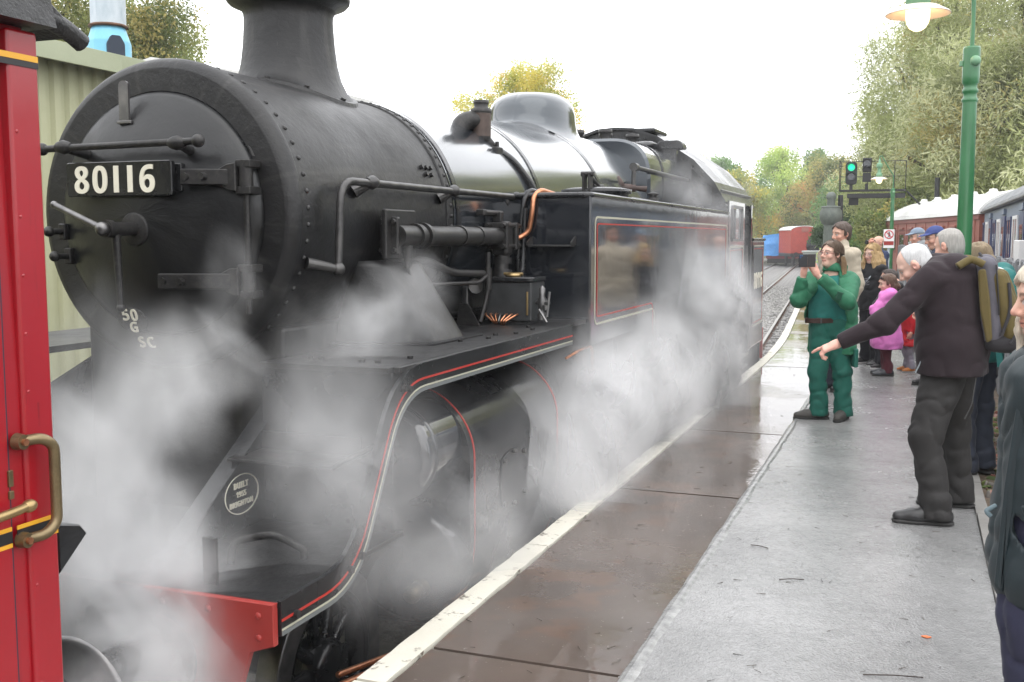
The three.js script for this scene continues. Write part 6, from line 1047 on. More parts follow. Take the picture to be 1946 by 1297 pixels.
    for (const n of 'LR') { const wr = J['el' + n].clone().lerp(J['wr' + n], o.cuff ?? 0.96); b.push(bone(J.chest.clone().lerp(J['sh' + n], 0.45).lerp(J.neck, 0.2), J['sh' + n], 0.082 * q, 0.074 * q), bone(J['sh' + n], J['el' + n], 0.072 * q * (o.sleeve ?? 1), 0.060 * q * (o.sleeve ?? 1)), bone(J['el' + n], wr, 0.058 * q * (o.sleeve ?? 1), 0.042 * q * (o.sleeve ?? 1))); }
    const wrs = ['L', 'R'].map((n) => { const d = J['wr' + n].clone().sub(J['el' + n]).normalize(), c = J['el' + n].clone().lerp(J['wr' + n], (o.cuff ?? 0.96) + 0.05); return (x, y, z) => { const u = (x - c.x) * d.x + (y - c.y) * d.y + (z - c.z) * d.z; return Math.hypot(x - c.x, y - c.y, z - c.z) < 0.11 ? u : -1; }; });
    const near = (x, y, z) => hem - y + (o.hemTilt ? o.hemTilt * (x - J.pelvis.x) : 0);
    const armFree = (x, y, z) => { let d = 9; for (const n of 'LR') { d = Math.min(d, capsule(bone(J['sh' + n], J['el' + n], 0.08, 0.08), x, y, z), capsule(bone(J['el' + n], J['wr' + n], 0.08, 0.075), x, y, z)); } return d < 0 ? -1 : near(x, y, z); };
    garment(o.topName ?? 'jacket', b, 0.04, o.top, [armFree, ...wrs, ...(o.topCuts ?? [])], o.topAmp ?? 0.015, 8, 11);
  }
  if (o.inner) garment('shirt', [bone(at2(J.pelvis, 0.08 * q, 0.05), at2(J.chest, 0.08 * q), 0.121 * q, 0.118 * q), bone(at2(J.pelvis, -0.08 * q, 0.05), at2(J.chest, -0.08 * q), 0.121 * q, 0.118 * q), bone(at2(J.pelvis, 0, 0.16).addScaledVector(J.F, 0.03), at2(J.chest, 0, -0.1).addScaledVector(J.F, 0.04), 0.125 * q, 0.12 * q), bone(J.chest, J.neck, 0.105 * q, 0.072 * q)], 0.04, o.inner, [above(J.pelvis.y + 0.045)], 0.008, 9, 14);
  if (o.belt) part(T, 'belt', garmentRing(J, S, q), o.belt);
  // ---- shoes
  for (const n of 'LR') {
    const a = J['an' + n], d = J['toe' + n].clone().setY(0).normalize(), k = (o.shoe ?? 1) * q, heel = a.clone().addScaledVector(d, -0.045 * k).setY(0.045 * k), ball = a.clone().addScaledVector(d, 0.105 * k).setY(0.036 * k), toe = a.clone().addScaledVector(d, 0.185 * k).setY(0.030 * k), sd = V(-d.z, 0, d.x);
    const b = [bone(heel, ball, 0.043 * k, 0.044 * k), bone(ball, toe, 0.042 * k, 0.033 * k), bone(a.clone().setY(0.09 * k), ball.clone().lerp(a, 0.5).setY(0.055 * k), 0.046 * k, 0.035 * k)];
    if (o.boot) b.push(bone(a.clone().setY(0.06), a.clone().setY(o.boot), 0.05 * k, 0.055 * k));
    const f = field(b, 0.03), sh = part(T, 'shoe', meshSDF((x, y, z) => Math.max(f(x, y, z), 0.018 * k - y), ...boxOf(b, 0.02), 0.010), o.shoeMat ?? SHOE);
    const fs = field([bone(heel.clone().setY(0.012), toe.clone().setY(0.012), 0.046 * k, 0.037 * k), bone(ball.clone().setY(0.012), ball.clone().setY(0.012), 0.047 * k)], 0.02);
    part(sh, 'sole', meshSDF((x, y, z) => Math.max(fs(x, y, z), y - 0.021 * k, 0.001 - y), ...boxOf([bone(heel, toe, 0.06 * k)], 0.02), 0.009), o.soleMat ?? SOLE);
  }
  // ---- hair, glasses, hats on the head's own axes
  const onHead = (name, f, lo, hi, res, mat, parent = T) => part(parent, name, meshSDF(f, lo, hi, res).scale(hs, hs, hs).applyMatrix4(HM), mat);
  const cran = (x, y, z, t) => smin(ell(x, y, z, 0, 0.045, -0.012, 0.076 + t, 0.080 + t, 0.096 + t), ell(x, y, z, 0, -0.02, -0.03, 0.068 + t, 0.07 + t, 0.07 + t), 0.03);
  if (o.hair) {
    const st = o.hair.style, t = o.hair.t ?? 0.012, keep = (x, y, z) => { const k1 = st === 'bald' ? 9 : Math.max((o.hair.line ?? 0.082) - y + 0.02 * Math.cos(x * 40), -1), k2 = Math.max(z - 0.022, -0.012 - y, st === 'bald' ? y - 0.075 : -1), k3 = Math.max(z + 0.03, -0.075 - y, st === 'bald' ? y - 0.085 : -1); return Math.min(k1, k2, k3); };
    const strands = []; const R = mulb(o.hair.seed ?? 5);
    if (st === 'long') for (let i = 0; i < (o.hair.n ?? 34); i++) { const a = lerp(-2.55, 2.55, i / ((o.hair.n ?? 34) - 1)) + Math.PI, len = (o.hair.len ?? 0.30) * (0.8 + 0.3 * R()), sx = Math.sin(a) * 0.083, sz = Math.cos(a) * 0.092 - 0.012, ox = Math.sin(a) * (0.11 + 0.03 * R()), oz = Math.cos(a) * (0.10 + 0.03 * R()) - 0.02; strands.push([sx, 0.03, sz, ox, -0.10, oz, 0.020, 0.022], [ox, -0.10, oz, ox * (0.95 + 0.3 * R()), -0.10 - len * 0.6, oz + 0.03 * (R() - 0.5), 0.022, 0.020], [ox * 1.05, -0.10 - len * 0.6, oz, ox * (0.9 + 0.35 * R()), -0.10 - len, oz + 0.05 * (R() - 0.5), 0.019, 0.009]); }
    if (st === 'pony') { strands.push([0, 0.05, -0.10, 0, 0.03, -0.135, 0.028, 0.034], [0, 0.03, -0.135, 0, -0.07, -0.155, 0.034, 0.026]); }
    if (st === 'bun') strands.push([0, -0.02, -0.115, 0.02, -0.045, -0.13, 0.034, 0.03], [0.05, -0.03, -0.08, 0.05, -0.1, -0.085, 0.025, 0.02], [-0.05, -0.03, -0.08, -0.04, -0.10, -0.085, 0.025, 0.02]);
    const f = (x, y, z) => { let d = Math.max(cran(x, y, z, t), keep(x, y, z)); for (const b of strands) d = smin(d, capsule(b, x, y, z), 0.012); if (st === 'long') d = Math.max(d, -(ell(x, y, z, 0, -0.03, 0.085, 0.058, 0.095, 0.075))); return d + (o.hair.rough ?? 0.008) * (fbm3(x * 48, y * 15, z * 48, 2) - 0.5) * 2.4; };
    if (o.hair.strands) {
      const g = [], R2 = mulb(77 + o.hair.strands), L = o.hair.slen ?? 1;
      for (let i = 0; i < o.hair.strands; i++) {
        const az = (R2() * 2 - 1) * 2.5 + Math.PI, pts = [], r0 = t + 0.004 + 0.008 * R2(), wob = (R2() - 0.5) * 0.5, n = 6;
        for (let k = 0; k <= n; k++) { const ph = lerp(0.15, 1.75 * L, k / n), a = az + wob * (k / n) + 0.1 * (R2() - 0.5), rr2 = Math.sin(Math.min(ph, 1.6)) * (1 + 0.12 * Math.max(0, ph - 1.5)); pts.push([Math.sin(a) * rr2 * (0.076 + r0), 0.045 + Math.cos(Math.min(ph, 1.57)) * (0.08 + r0) - Math.max(0, ph - 1.57) * 0.11, -0.012 + Math.cos(a) * rr2 * (0.096 + r0)]); }
        if (pts[n][2] > 0.055) continue;
        g.push(pipe(pts, 0.0022 + 0.0014 * R2(), 0.02, 4));
      }
      part(T, 'hair_strands', g.map((q2) => q2.scale(hs, hs, hs).applyMatrix4(HM)), o.hair.mat).userData.kind = 'stuff';
    }
    onHead('hair', f, [-0.20, st === 'long' ? -0.14 - (o.hair.len ?? 0.3) : -0.18, -0.21], [0.20, 0.16, 0.14], o.hair.res ?? 0.0075, o.hair.mat);
  }
  if (o.cap) {
    const crown = (x, y, z) => Math.max(cran(x, y, z, 0.014), 0.052 - y + 0.12 * z), peak = (x, y, z) => Math.max(ell(x, y, z, 0, 0.062, 0.085, 0.075, 0.012, 0.085), 0.02 - z);
    onHead('cap', (x, y, z) => smin(crown(x, y, z), peak(x, y, z), 0.01), [-0.12, -0.02, -0.14], [0.12, 0.16, 0.19], 0.008, o.cap);
  }
  if (o.glasses) { const g = []; for (const s of [-1, 1]) { g.push(new THREE.TorusGeometry(0.021, 0.0022, 6, 20).scale(1.1, 0.8, 1).translate(s * 0.033, 0.001, 0.103), rod([s * 0.056, 0.004, 0.100], [s * 0.083, 0.006, 0.0], 0.002, 0.002, 6)); } g.push(rod([-0.011, 0.004, 0.106], [0.011, 0.004, 0.106], 0.002, 0.002, 6)); part(T, 'glasses', g.map((x) => x.scale(hs, hs, hs).applyMatrix4(HM)), o.glasses); }
  if (o.extra) o.extra(T, { HM, hs, J, S, q, onHead, garment, at2, cran });
  return T;
}
const mulb = (s) => () => { s = (s + 0x6d2b79f5) | 0; let t = Math.imul(s ^ (s >>> 15), 1 | s); t = (t + Math.imul(t ^ (t >>> 7), 61 | t)) ^ t; return ((t ^ (t >>> 14)) >>> 0) / 4294967296; };
function garmentRing(J, S, q) {
  const c = J.pelvis.clone().add(V(0, 0.062, 0)), F = J.F, pts = []; for (let k = 0; k <= 40; k++) { const a = k / 40 * Math.PI * 2; pts.push(c.clone().addScaledVector(S, Math.cos(a) * 0.222 * q).addScaledVector(F, Math.sin(a) * 0.168 * q)); }
  const pos = [], quad = (a, b, c2, d) => pos.push(...a.toArray(), ...b.toArray(), ...c2.toArray(), ...a.toArray(), ...c2.toArray(), ...d.toArray());
  for (let k = 0; k < 40; k++) { const a = pts[k], b = pts[k + 1], ai = a.clone().lerp(c, 0.08), bi = b.clone().lerp(c, 0.08), u = V(0, 0.021, 0); quad(a.clone().sub(u), a.clone().add(u), b.clone().add(u), b.clone().sub(u)); quad(a.clone().add(u), ai.clone().add(u), bi.clone().add(u), b.clone().add(u)); quad(a.clone().sub(u), b.clone().sub(u), bi.clone().sub(u), ai.clone().sub(u)); }
  const g = new THREE.BufferGeometry(); g.setAttribute('position', new THREE.Float32BufferAttribute(pos, 3)); g.computeVertexNormals(); return g;
}
// ---- the man who leans forward and points down at the platform
const W_HAIR = hairMat(0.72, 0.71, 0.70), fleece = cloth(0.021, 0.013, 0.0165, 0.95, { sheen: 0.22, bump: 0.02 }), charcoal = cloth(0.019, 0.0175, 0.017, 0.8, { sheen: 0.04, bump: 0.03 });
{
  const F = V(-1, 0, 0.02).normalize(), hF = V(-0.82, -0.55, -0.12).normalize();
  const J = { F, pelvis: V(0.225, 0.935, -6.66), chest: V(0.195, 1.37, -6.66), neck: V(0.14, 1.485, -6.64), head: V(0.008, 1.488, -6.60), headF: hF, headU: V(-0.55, 0.83, 0),
    shL: V(0.10, 1.425, -6.45), elL: V(-0.145, 1.165, -6.36), wrL: V(-0.392, 1.042, -6.34), shR: V(0.16, 1.40, -6.86), elR: V(0.23, 1.09, -6.92), wrR: V(0.20, 0.87, -6.95),
    hipL: V(0.19, 0.88, -6.56), knL: V(0.095, 0.51, -6.47), anL: V(0.17, 0.09, -6.43), toeL: V(-1, 0, 0.12), hipR: V(0.26, 0.88, -6.76), knR: V(0.262, 0.49, -6.87), anR: V(0.305, 0.085, -6.91), toeR: V(-1, 0, 0.05) };
  person({ label: 'white haired man in dark plum fleece leaning forward and pointing down with his left hand', J, h: 1.76, fine: 0.012, headFine: 0.0042, headScale: 0.98, skin: [0.72, 0.47, 0.38], brow: [0.5, 0.46, 0.42], top: fleece, topName: 'fleece_jacket', hem: 0.86, belly: 0.182, hump: [V(0.235, 1.40, -6.66), 0.145],  width: 0.95, collar: true, sleeve: 1.1, cuff: 0.93, topAmp: 0.010, legs: charcoal, loose: 1.16, shoe: 1.08,
    handL: { dir: V(-0.90, -0.42, 0.05), palm: V(0.25, -0.85, -0.3), curl: [0.12, 0.95, 0.85, 0.8, 0.35], spread: 0.9 }, handR: { dir: V(-0.3, -1, 0), palm: V(-0.4, 0, 1), curl: [0.5, 0.5, 0.6, 0.6, 0.3] },
    hair: { style: 'short', t: 0.0035, line: 0.112, rough: 0.002, mat: W_HAIR, res: 0.005, strands: 0 },
    extra: (T, k) => { part(T, 'zip_pull', [pipe([[0.355, 0.98, -6.50], [0.352, 0.86, -6.47], [0.335, 0.70, -6.46], [0.30, 0.62, -6.46]], 0.0035, 0.05, 6)], cloth(0.06, 0.06, 0.06)); part(T, 'pocket_edge', pipe([[0.03, 0.87, -6.50], [0.055, 0.93, -6.49], [0.06, 0.95, -6.49]], 0.004, 0.02, 6), M.zinc); part(T, 'yoke_seam', pipe([[0.05, 1.40, -6.375], [0.14, 1.405, -6.46], [0.25, 1.40, -6.475], [0.335, 1.395, -6.55]], 0.003, 0.05, 5), M.signal); part(T, 'collar_tag', bx(0.112, 1.515, -6.575, 0.128, 1.527, -6.565, 0.003).rotateZ(0), M.white); } });
  // his rucksack
  const R = thing('rucksack', 'olive brown and grey rucksack on the back of the leaning man', 'rucksack', [0.46, 1.0, -6.66]);
  const olive = cloth(0.105, 0.078, 0.022, 0.8), lilac = cloth(0.10, 0.095, 0.115, 0.75), dk = cloth(0.03, 0.028, 0.032, 0.8);
  const sdf = (bones, k, amp, cut) => { const f = field(bones, k); return meshSDF((x, y, z) => { let d = f(x, y, z) + amp * (fbm3(x * 12, y * 9, z * 12, 2) - 0.5) * 2; for (const c of cut ?? []) d = Math.max(d, c(x, y, z)); return d; }, ...boxOf(bones, 0.03), 0.010); };
  const zz = [-6.52, -6.80];
  part(R, 'back_panel', sdf(zz.flatMap((z) => [bone(V(0.385, 1.49, z), V(0.435, 1.10, z), 0.055, 0.065), bone(V(0.385, 1.49, -6.66), V(0.435, 1.10, -6.66), 0.055, 0.07)]), 0.05, 0.006), lilac);
  part(R, 'front_pocket', sdf(zz.flatMap((z) => [bone(V(0.44, 1.42, z), V(0.53, 1.13, z), 0.052, 0.075)]).concat([bone(V(0.46, 1.42, -6.66), V(0.55, 1.13, -6.66), 0.055, 0.08)]), 0.05, 0.010), olive);
  part(R, 'base', sdf(zz.flatMap((z) => [bone(V(0.44, 1.065, z), V(0.55, 1.065, z), 0.062, 0.060)]), 0.05, 0.006), dk);
  for (const z of [-6.44, -6.86]) part(R, 'shoulder_strap', pipe([[0.365, 1.50, z], [0.30, 1.535, z + 0.0], [0.23, 1.49, z + (z > -6.6 ? 0.03 : -0.03)]], 0.022, 0.06, 8), olive);
  part(R, 'side_strap', [ext(roundPoly([[0.335, 1.47], [0.375, 1.48], [0.405, 1.30], [0.425, 1.08], [0.395, 1.06], [0.355, 1.25]], 0.02), 0.03, 'xy', -6.455, 0.008)], olive);
  part(R, 'webbing', [pipe([[0.50, 1.40, -6.475], [0.515, 1.25, -6.45], [0.47, 1.10, -6.45]], 0.010, 0.06, 6), pipe([[0.585, 1.28, -6.475], [0.565, 1.15, -6.45], [0.52, 1.06, -6.45]], 0.009, 0.06, 6)], dk);
  part(R, 'zip', pipe([[0.43, 1.50, -6.47], [0.445, 1.35, -6.456], [0.455, 1.22, -6.456]], 0.005, 0.05, 6), M.signal);
  part(R, 'haul_loop', pipe([[0.37, 1.53, -6.62], [0.35, 1.565, -6.66], [0.37, 1.53, -6.70]], 0.009, 0.02, 6), dk);
}
// ---- the woman in green with the phone
{
  const F = V(-0.34, 0, 0.94).normalize(), hF = V(-0.62, 0.16, 0.77).normalize();
  const green = cloth(0.020, 0.150, 0.075, 0.7, { sheen: 0.15 }), teal = cloth(0.014, 0.17, 0.145, 0.8, { sheen: 0.1 }), teal2 = cloth(0.009, 0.112, 0.082, 0.8, { sheen: 0.1 });
  const J = { F, pelvis: V(-0.685, 0.85, -9.90), chest: V(-0.69, 1.19, -9.89), neck: V(-0.685, 1.325, -9.90), head: V(-0.70, 1.497, -9.86), headF: hF, headU: V(0, 1, 0),
    shR: V(-0.855, 1.255, -9.83), elR: V(-0.945, 1.105, -9.62), wrR: V(-0.905, 1.325, -9.56), shL: V(-0.535, 1.26, -9.94), elL: V(-0.535, 1.09, -9.68), wrL: V(-0.79, 1.325, -9.58),
    hipR: V(-0.78, 0.82, -9.87), knR: V(-0.785, 0.44, -9.85), anR: V(-0.765, 0.085, -9.88), toeR: V(-0.95, 0, 0.32), hipL: V(-0.60, 0.82, -9.93), knL: V(-0.575, 0.44, -9.92), anL: V(-0.56, 0.085, -9.94), toeL: V(-0.18, 0, 1) };
  const S = V(F.z, 0, -F.x);
  // the open front of the jacket
  const open = (x, y, z) => { const u = (x - J.chest.x) * S.x + (z - J.chest.z) * S.z, v = (x - J.chest.x) * F.x + (z - J.chest.z) * F.z; const w = 0.125 + 0.10 * clamp((1.15 - y) / 0.4, 0, 1) - 0.035 * clamp((y - 1.2) / 0.12, 0, 1); return y > 1.35 ? -1 : Math.min(w - Math.abs(u + 0.012), v - 0.015); };
  const armless = (x, y, z) => Math.min(capsule(bone(J.shL, J.elL, 0.09, 0.09), x, y, z), capsule(bone(J.elL, J.wrL, 0.085, 0.08), x, y, z), capsule(bone(J.elR, J.wrR, 0.085, 0.08), x, y, z), capsule(bone(J.shR, J.elR, 0.09, 0.09), x, y, z));
  person({ label: 'woman in green jacket and green trousers holding up a phone to photograph the engine', J, h: 1.64, fine: 0.012, headFine: 0.0042, skin: [0.66, 0.42, 0.33], headScale: 0.95, bulk: 1.06, top: green, hem: 0.60, flare: 1.12, belly: 0.132, width: 1.10, sleeve: 1.22, collar: true, cuff: 0.86, topCuts: [(x, y, z) => armless(x, y, z) < 0 ? -1 : open(x, y, z)], inner: teal, belt: cloth(0.045, 0.018, 0.012, 0.5), legs: teal2, loose: 1.1, shoe: 1.05, shoeMat: std({ color: C(0.05, 0.045, 0.04), roughness: 0.6 }),
    handR: { dir: V(0.12, 0.98, 0.15), palm: V(0.75, 0.1, -0.65), curl: [0.75, 0.8, 0.85, 0.9, 0.5], spread: 0.3 }, handL: { dir: V(-0.45, 0.88, 0.12), palm: V(-0.55, -0.1, -0.8), curl: [0.55, 0.7, 0.8, 0.9, 0.5], spread: 0.3 },
    hair: { style: 'bun', t: 0.012, line: 0.072, rough: 0.006, mat: hairMat(0.13, 0.085, 0.055), res: 0.006, strands: 170, slen: 1.05 }, glasses: std({ color: C(0.22, 0.05, 0.05), roughness: 0.4 }),
    extra: (T, k) => {
      part(T, 'jacket_collar', [ext(roundPoly([[-0.045, 0], [0.045, 0.0], [0.035, 0.085], [-0.03, 0.075]], 0.02), 0.016, 'xy', 0, 0.006).applyMatrix4(new THREE.Matrix4().compose(V(-0.60, 1.335, -9.90), new THREE.Quaternion().setFromEuler(new THREE.Euler(-0.1, 0.75, -0.25)), V(1, 1, 1)))], green);
      part(T, 'buckle', bx(-0.025, -0.024, 0, 0.025, 0.024, 0.008, 0.003).applyMatrix4(new THREE.Matrix4().makeBasis(S, V(0, 1, 0), F).setPosition(J.pelvis.clone().add(V(0, 0.062, 0)).addScaledVector(F, 0.176).addScaledVector(S, -0.03))), M.steel);
      part(T, 'sleeve_pocket', bx(-0.03, -0.035, -0.012, 0.03, 0.035, 0.012, 0.006).rotateY(0.5).rotateZ(-0.3).translate(-0.60, 1.145, -9.60), cloth(0.010, 0.07, 0.04, 0.7)); part(T, 'cargo_pocket', bx(-0.02, -0.09, -0.07, 0.02, 0.08, 0.07, 0.014).rotateY(0.35).translate(-0.475, 0.58, -9.90), teal2);
      const hair = []; for (let i = 0; i < 7; i++) hair.push(pipe([[0.07, 0.0, -0.05 - 0.008 * i], [0.088, -0.06, -0.06 - 0.010 * i], [0.082 + 0.003 * i, -0.11 - 0.008 * i, -0.07 - 0.008 * i], [0.095, -0.15 - 0.008 * (i % 3), -0.08]], 0.004, 0.03, 5)); part(T, 'loose_hair', hair.map((g) => g.applyMatrix4(k.HM)), hairMat(0.30, 0.19, 0.10));
    } });
  const P = thing('phone', 'phone in an open dark wallet case held up by the woman in green', 'phone', [-0.87, 1.39, -9.53]);
  const face = new THREE.Matrix4().compose(V(-0.872, 1.452, -9.50), new THREE.Quaternion().setFromEuler(new THREE.Euler(-0.12, -0.15, 0)), V(1, 1, 1));
  part(P, 'body', bx(-0.072, -0.056, -0.004, 0.004, 0.056, 0.004, 0.003).applyMatrix4(face), M.signal);
  part(P, 'case_flap', bx(0.005, -0.056, -0.003, 0.074, 0.056, 0.003, 0.002).applyMatrix4(face), std({ color: C(0.022, 0.018, 0.017), roughness: 0.45 }));
  part(P, 'camera_lens', [[-0.056, 0.042], [-0.042, 0.042], [-0.056, 0.026]].map(([x, y]) => rod([x, y, 0.003], [x, y, 0.0065], 0.006, 0.006, 12).applyMatrix4(face)), std({ color: C(0.03, 0.10, 0.25), roughness: 0.1 }));
}
// ---- the woman at the right edge, near the camera
{
  const hF = V(-0.97, -0.08, 0.15).normalize();
  const coat = cloth(0.017, 0.029, 0.034, 0.6, { sheen: 0.1, bump: 0.022 }), navy = cloth(0.022, 0.024, 0.052, 0.85);
  const near = person({ label: 'blonde woman in dark teal hooded coat at the right edge, facing the engine', x: 0.50, z: -4.18, yaw: -1.5, h: 1.55, fine: 0.012, headFine: 0.0045, skin: [0.62, 0.38, 0.29], bulk: 1.12, over: { head: V(0.455, 1.405, -4.18), headF: hF, headU: V(0, 1, 0.0), neck: V(0.485, 1.27, -4.18), chest: V(0.48, 1.14, -4.18), elL: V(0.50, 0.93, -3.92), wrL: V(0.47, 0.74, -4.0), elR: V(0.50, 0.92, -4.44), wrR: V(0.47, 0.75, -4.38), anL: V(0.445, 0.07, -4.06), anR: V(0.50, 0.07, -4.28), knL: V(0.435, 0.42, -4.07), knR: V(0.50, 0.42, -4.28), hipL: V(0.48, 0.78, -4.08), hipR: V(0.51, 0.78, -4.28) },
    top: coat, topName: 'coat', hem: 0.46, flare: 1.22, belly: 0.155, width: 1.0, sleeve: 1.3, collar: true, cuff: 0.95, topAmp: 0.014, legs: navy, loose: 1.25, handL: 'none', handR: 'none',
    hair: { style: 'long', t: 0.018, line: 0.06, len: 0.10, n: 40, rough: 0.012, mat: hairMat(0.69, 0.62, 0.50), res: 0.006, seed: 9, strands: 260, slen: 1.35 },
    extra: (T, k) => {
      part(T, 'hood', meshSDF((x, y, z) => Math.max(Math.abs(ell(x, y, z, 0.55, 1.20, -4.18, 0.17, 0.10, 0.19)) - 0.016, y - 1.255) + 0.01 * (fbm3(x * 14, y * 14, z * 14, 2) - 0.5), [0.3, 1.05, -4.45], [0.8, 1.34, -3.92], 0.012), coat);
      part(T, 'collar_flap', [ext(roundPoly([[0.33, 1.15], [0.47, 1.12], [0.50, 1.22], [0.36, 1.215]], 0.025), 0.20, 'xy', -4.28, 0.012)], coat);
      part(T, 'button', rod([0.378, 1.175, -4.085], [0.378, 1.175, -4.068], 0.013, 0.011, 16), M.steel);
      part(T, 'storm_flap', [ext(roundPoly([[0.318, 0.52], [0.345, 0.50], [0.395, 1.12], [0.36, 1.12], [0.335, 0.85]], 0.02), 0.03, 'xy', -4.04, 0.010)], coat);
      part(T, 'pocket_flap', [bx(-0.09, -0.025, -0.008, 0.09, 0.025, 0.008, 0.006).rotateZ(0.35).translate(0.47, 0.80, -3.975)], coat);
      part(T, 'drawcord', pipe([[0.315, 0.77, -4.05], [0.285, 0.755, -4.03], [0.30, 0.74, -4.03]], 0.008, 0.02, 6), cloth(0.12, 0.17, 0.19, 0.7));
    } });
  near.position.x -= 0.037; near.position.z += 0.40; near.scale.setScalar(1.03);
}
// ---- the crowd behind
person({ label: 'grey haired man in teal jacket seen from behind, beyond the leaning man', x: 0.43, z: -7.95, yaw: -2.2, h: 1.74, lean: -0.02, fine: 0.015, headFine: 0.005, over: { head: V(0.225, 1.585, -8.0), headF: V(-0.80, -0.25, -0.55).normalize(), neck: V(0.285, 1.46, -7.98), chest: V(0.36, 1.33, -7.96), elL: V(0.20, 1.08, -8.2) }, skin: [0.62, 0.38, 0.29], top: cloth(0.012, 0.115, 0.105, 0.75), hem: 0.80, collar: true, legs: cloth(0.035, 0.042, 0.062, 0.85), loose: 1.1, hair: { style: 'short', t: 0.006, line: 0.10, rough: 0.003, mat: hairMat(0.42, 0.40, 0.37), res: 0.006 },
  extra: (T) => { part(T, 'inner_collar', rod([0.30, 1.445, -7.96], [0.275, 1.50, -7.97], 0.085, 0.078, 18), cloth(0.03, 0.035, 0.05, 0.85)); } });
{
  const R = thing('rucksack', 'bright teal rucksack with hanging straps, worn by the grey haired man beside the fence', 'rucksack', [0.6, 0.9, -7.8]);
  const t = cloth(0.010, 0.13, 0.12, 0.7), b = [bone(V(0.55, 1.40, -7.75), V(0.60, 1.12, -7.72), 0.09, 0.12), bone(V(0.57, 1.38, -7.62), V(0.62, 1.14, -7.60), 0.07, 0.09)], f = field(b, 0.06);
  part(R, 'bag', meshSDF((x, y, z) => f(x, y, z) + 0.012 * (fbm3(x * 10, y * 10, z * 10, 2) - 0.5), ...boxOf(b, 0.03), 0.012), t);
  part(R, 'strap', [ext([[0.505, 1.06], [0.545, 1.06], [0.575, 0.80], [0.54, 0.79]], 0.01, 'xy', -7.60), ext([[0.60, 1.0], [0.63, 1.0], [0.66, 0.64], [0.635, 0.64]], 0.01, 'xy', -7.58)], t); part(R, 'buckle', bx(0.535, 0.74, -7.605, 0.59, 0.80, -7.585, 0.005), M.signal);
  part(R, 'piping', pipe([[0.50, 1.46, -7.66], [0.56, 1.44, -7.60], [0.62, 1.36, -7.56]], 0.006, 0.05, 6), M.white);
}
person({ label: 'woman with fair brown hair tied back, head just showing above the teal rucksack', x: 0.50, z: -9.25, yaw: -2.3, h: 1.60, over: { head: V(0.475, 1.475, -9.25), headF: V(-0.85, -0.2, -0.5).normalize() }, top: cloth(0.02, 0.10, 0.10, 0.8), hem: 0.78, collar: true, legs: cloth(0.03, 0.03, 0.04), hair: { style: 'bun', t: 0.018, line: 0.06, mat: hairMat(0.32, 0.24, 0.15), res: 0.007 } });
person({ label: 'man in faded grey blue cap behind the leaning man, only his cap showing', x: 0.10, z: -16.5, yaw: -0.9, h: 1.83, over: { headF: V(-0.95, -0.2, 0.25).normalize(), head: V(0.03, 1.66, -16.5) }, top: cloth(0.25, 0.26, 0.27, 0.8), hem: 0.8, collar: true, legs: cloth(0.03, 0.03, 0.035), cap: cloth(0.20, 0.25, 0.32, 0.9), hair: { style: 'bald', t: 0.008, mat: hairMat(0.4, 0.38, 0.36) } });
person({ label: 'man in dark blue cap between the faded cap and the grey haired man', x: 0.28, z: -12.6, yaw: -0.7, h: 1.78, over: { headF: V(-0.9, -0.25, 0.35).normalize(), head: V(0.205, 1.645, -12.6) }, top: cloth(0.05, 0.06, 0.09, 0.8), hem: 0.8, collar: true, legs: cloth(0.03, 0.03, 0.035), cap: cloth(0.045, 0.065, 0.20, 0.9), hair: { style: 'bald', t: 0.008, mat: hairMat(0.2, 0.18, 0.16) } });
person({ label: 'smiling dark haired man in cream beige fleece behind the woman in green', x: -0.76, z: -11.9, yaw: -0.75, h: 1.83, fine: 0.014, headFine: 0.005, over: { headF: V(-0.72, -0.12, 0.68).normalize(), head: V(-0.745, 1.69, -11.9), headU: V(0.12, 1, 0) }, top: cloth(0.46, 0.40, 0.31, 0.95, { sheen: 0.4 }), topName: 'fleece_jacket', hem: 0.85, belly: 0.135, width: 1.0, sleeve: 1.08, collar: true, legs: cloth(0.03, 0.035, 0.05), hair: { style: 'short', t: 0.012, line: 0.075, mat: hairMat(0.10, 0.07, 0.055), res: 0.006 } });
person({ label: 'girl with long fair hair, glasses and black hooded top', x: -0.50, z: -14.5, yaw: -0.75, h: 1.55, over: { headF: V(-0.62, -0.08, 0.78).normalize() }, top: cloth(0.012, 0.012, 0.014, 0.85), topName: 'hooded_top', hem: 0.70, collar: true, legs: cloth(0.012, 0.012, 0.016), loose: 1.1, skin: [0.66, 0.43, 0.34], hair: { style: 'long', t: 0.016, line: 0.075, len: 0.26, n: 34, rough: 0.012, mat: hairMat(0.50, 0.34, 0.16), res: 0.008, strands: 120, slen: 1.3 }, glasses: std({ color: C(0.3, 0.2, 0.2), roughness: 0.4 }), soleMat: M.white,
  extra: (T, k) => { part(T, 'top_print', [pipe([[-0.60, 1.12, -14.33], [-0.54, 1.13, -14.345], [-0.60, 1.08, -14.33], [-0.53, 1.09, -14.345], [-0.60, 1.04, -14.33], [-0.53, 1.05, -14.345]], 0.006, 0.01, 5)], std({ color: C(0.10, 0.10, 0.11), roughness: 0.7 })); part(T, 'bag_strap', pipe([[-0.44, 1.26, -14.40], [-0.52, 1.15, -14.36], [-0.66, 0.98, -14.36]], 0.008, 0.05, 5), M.zinc); } });
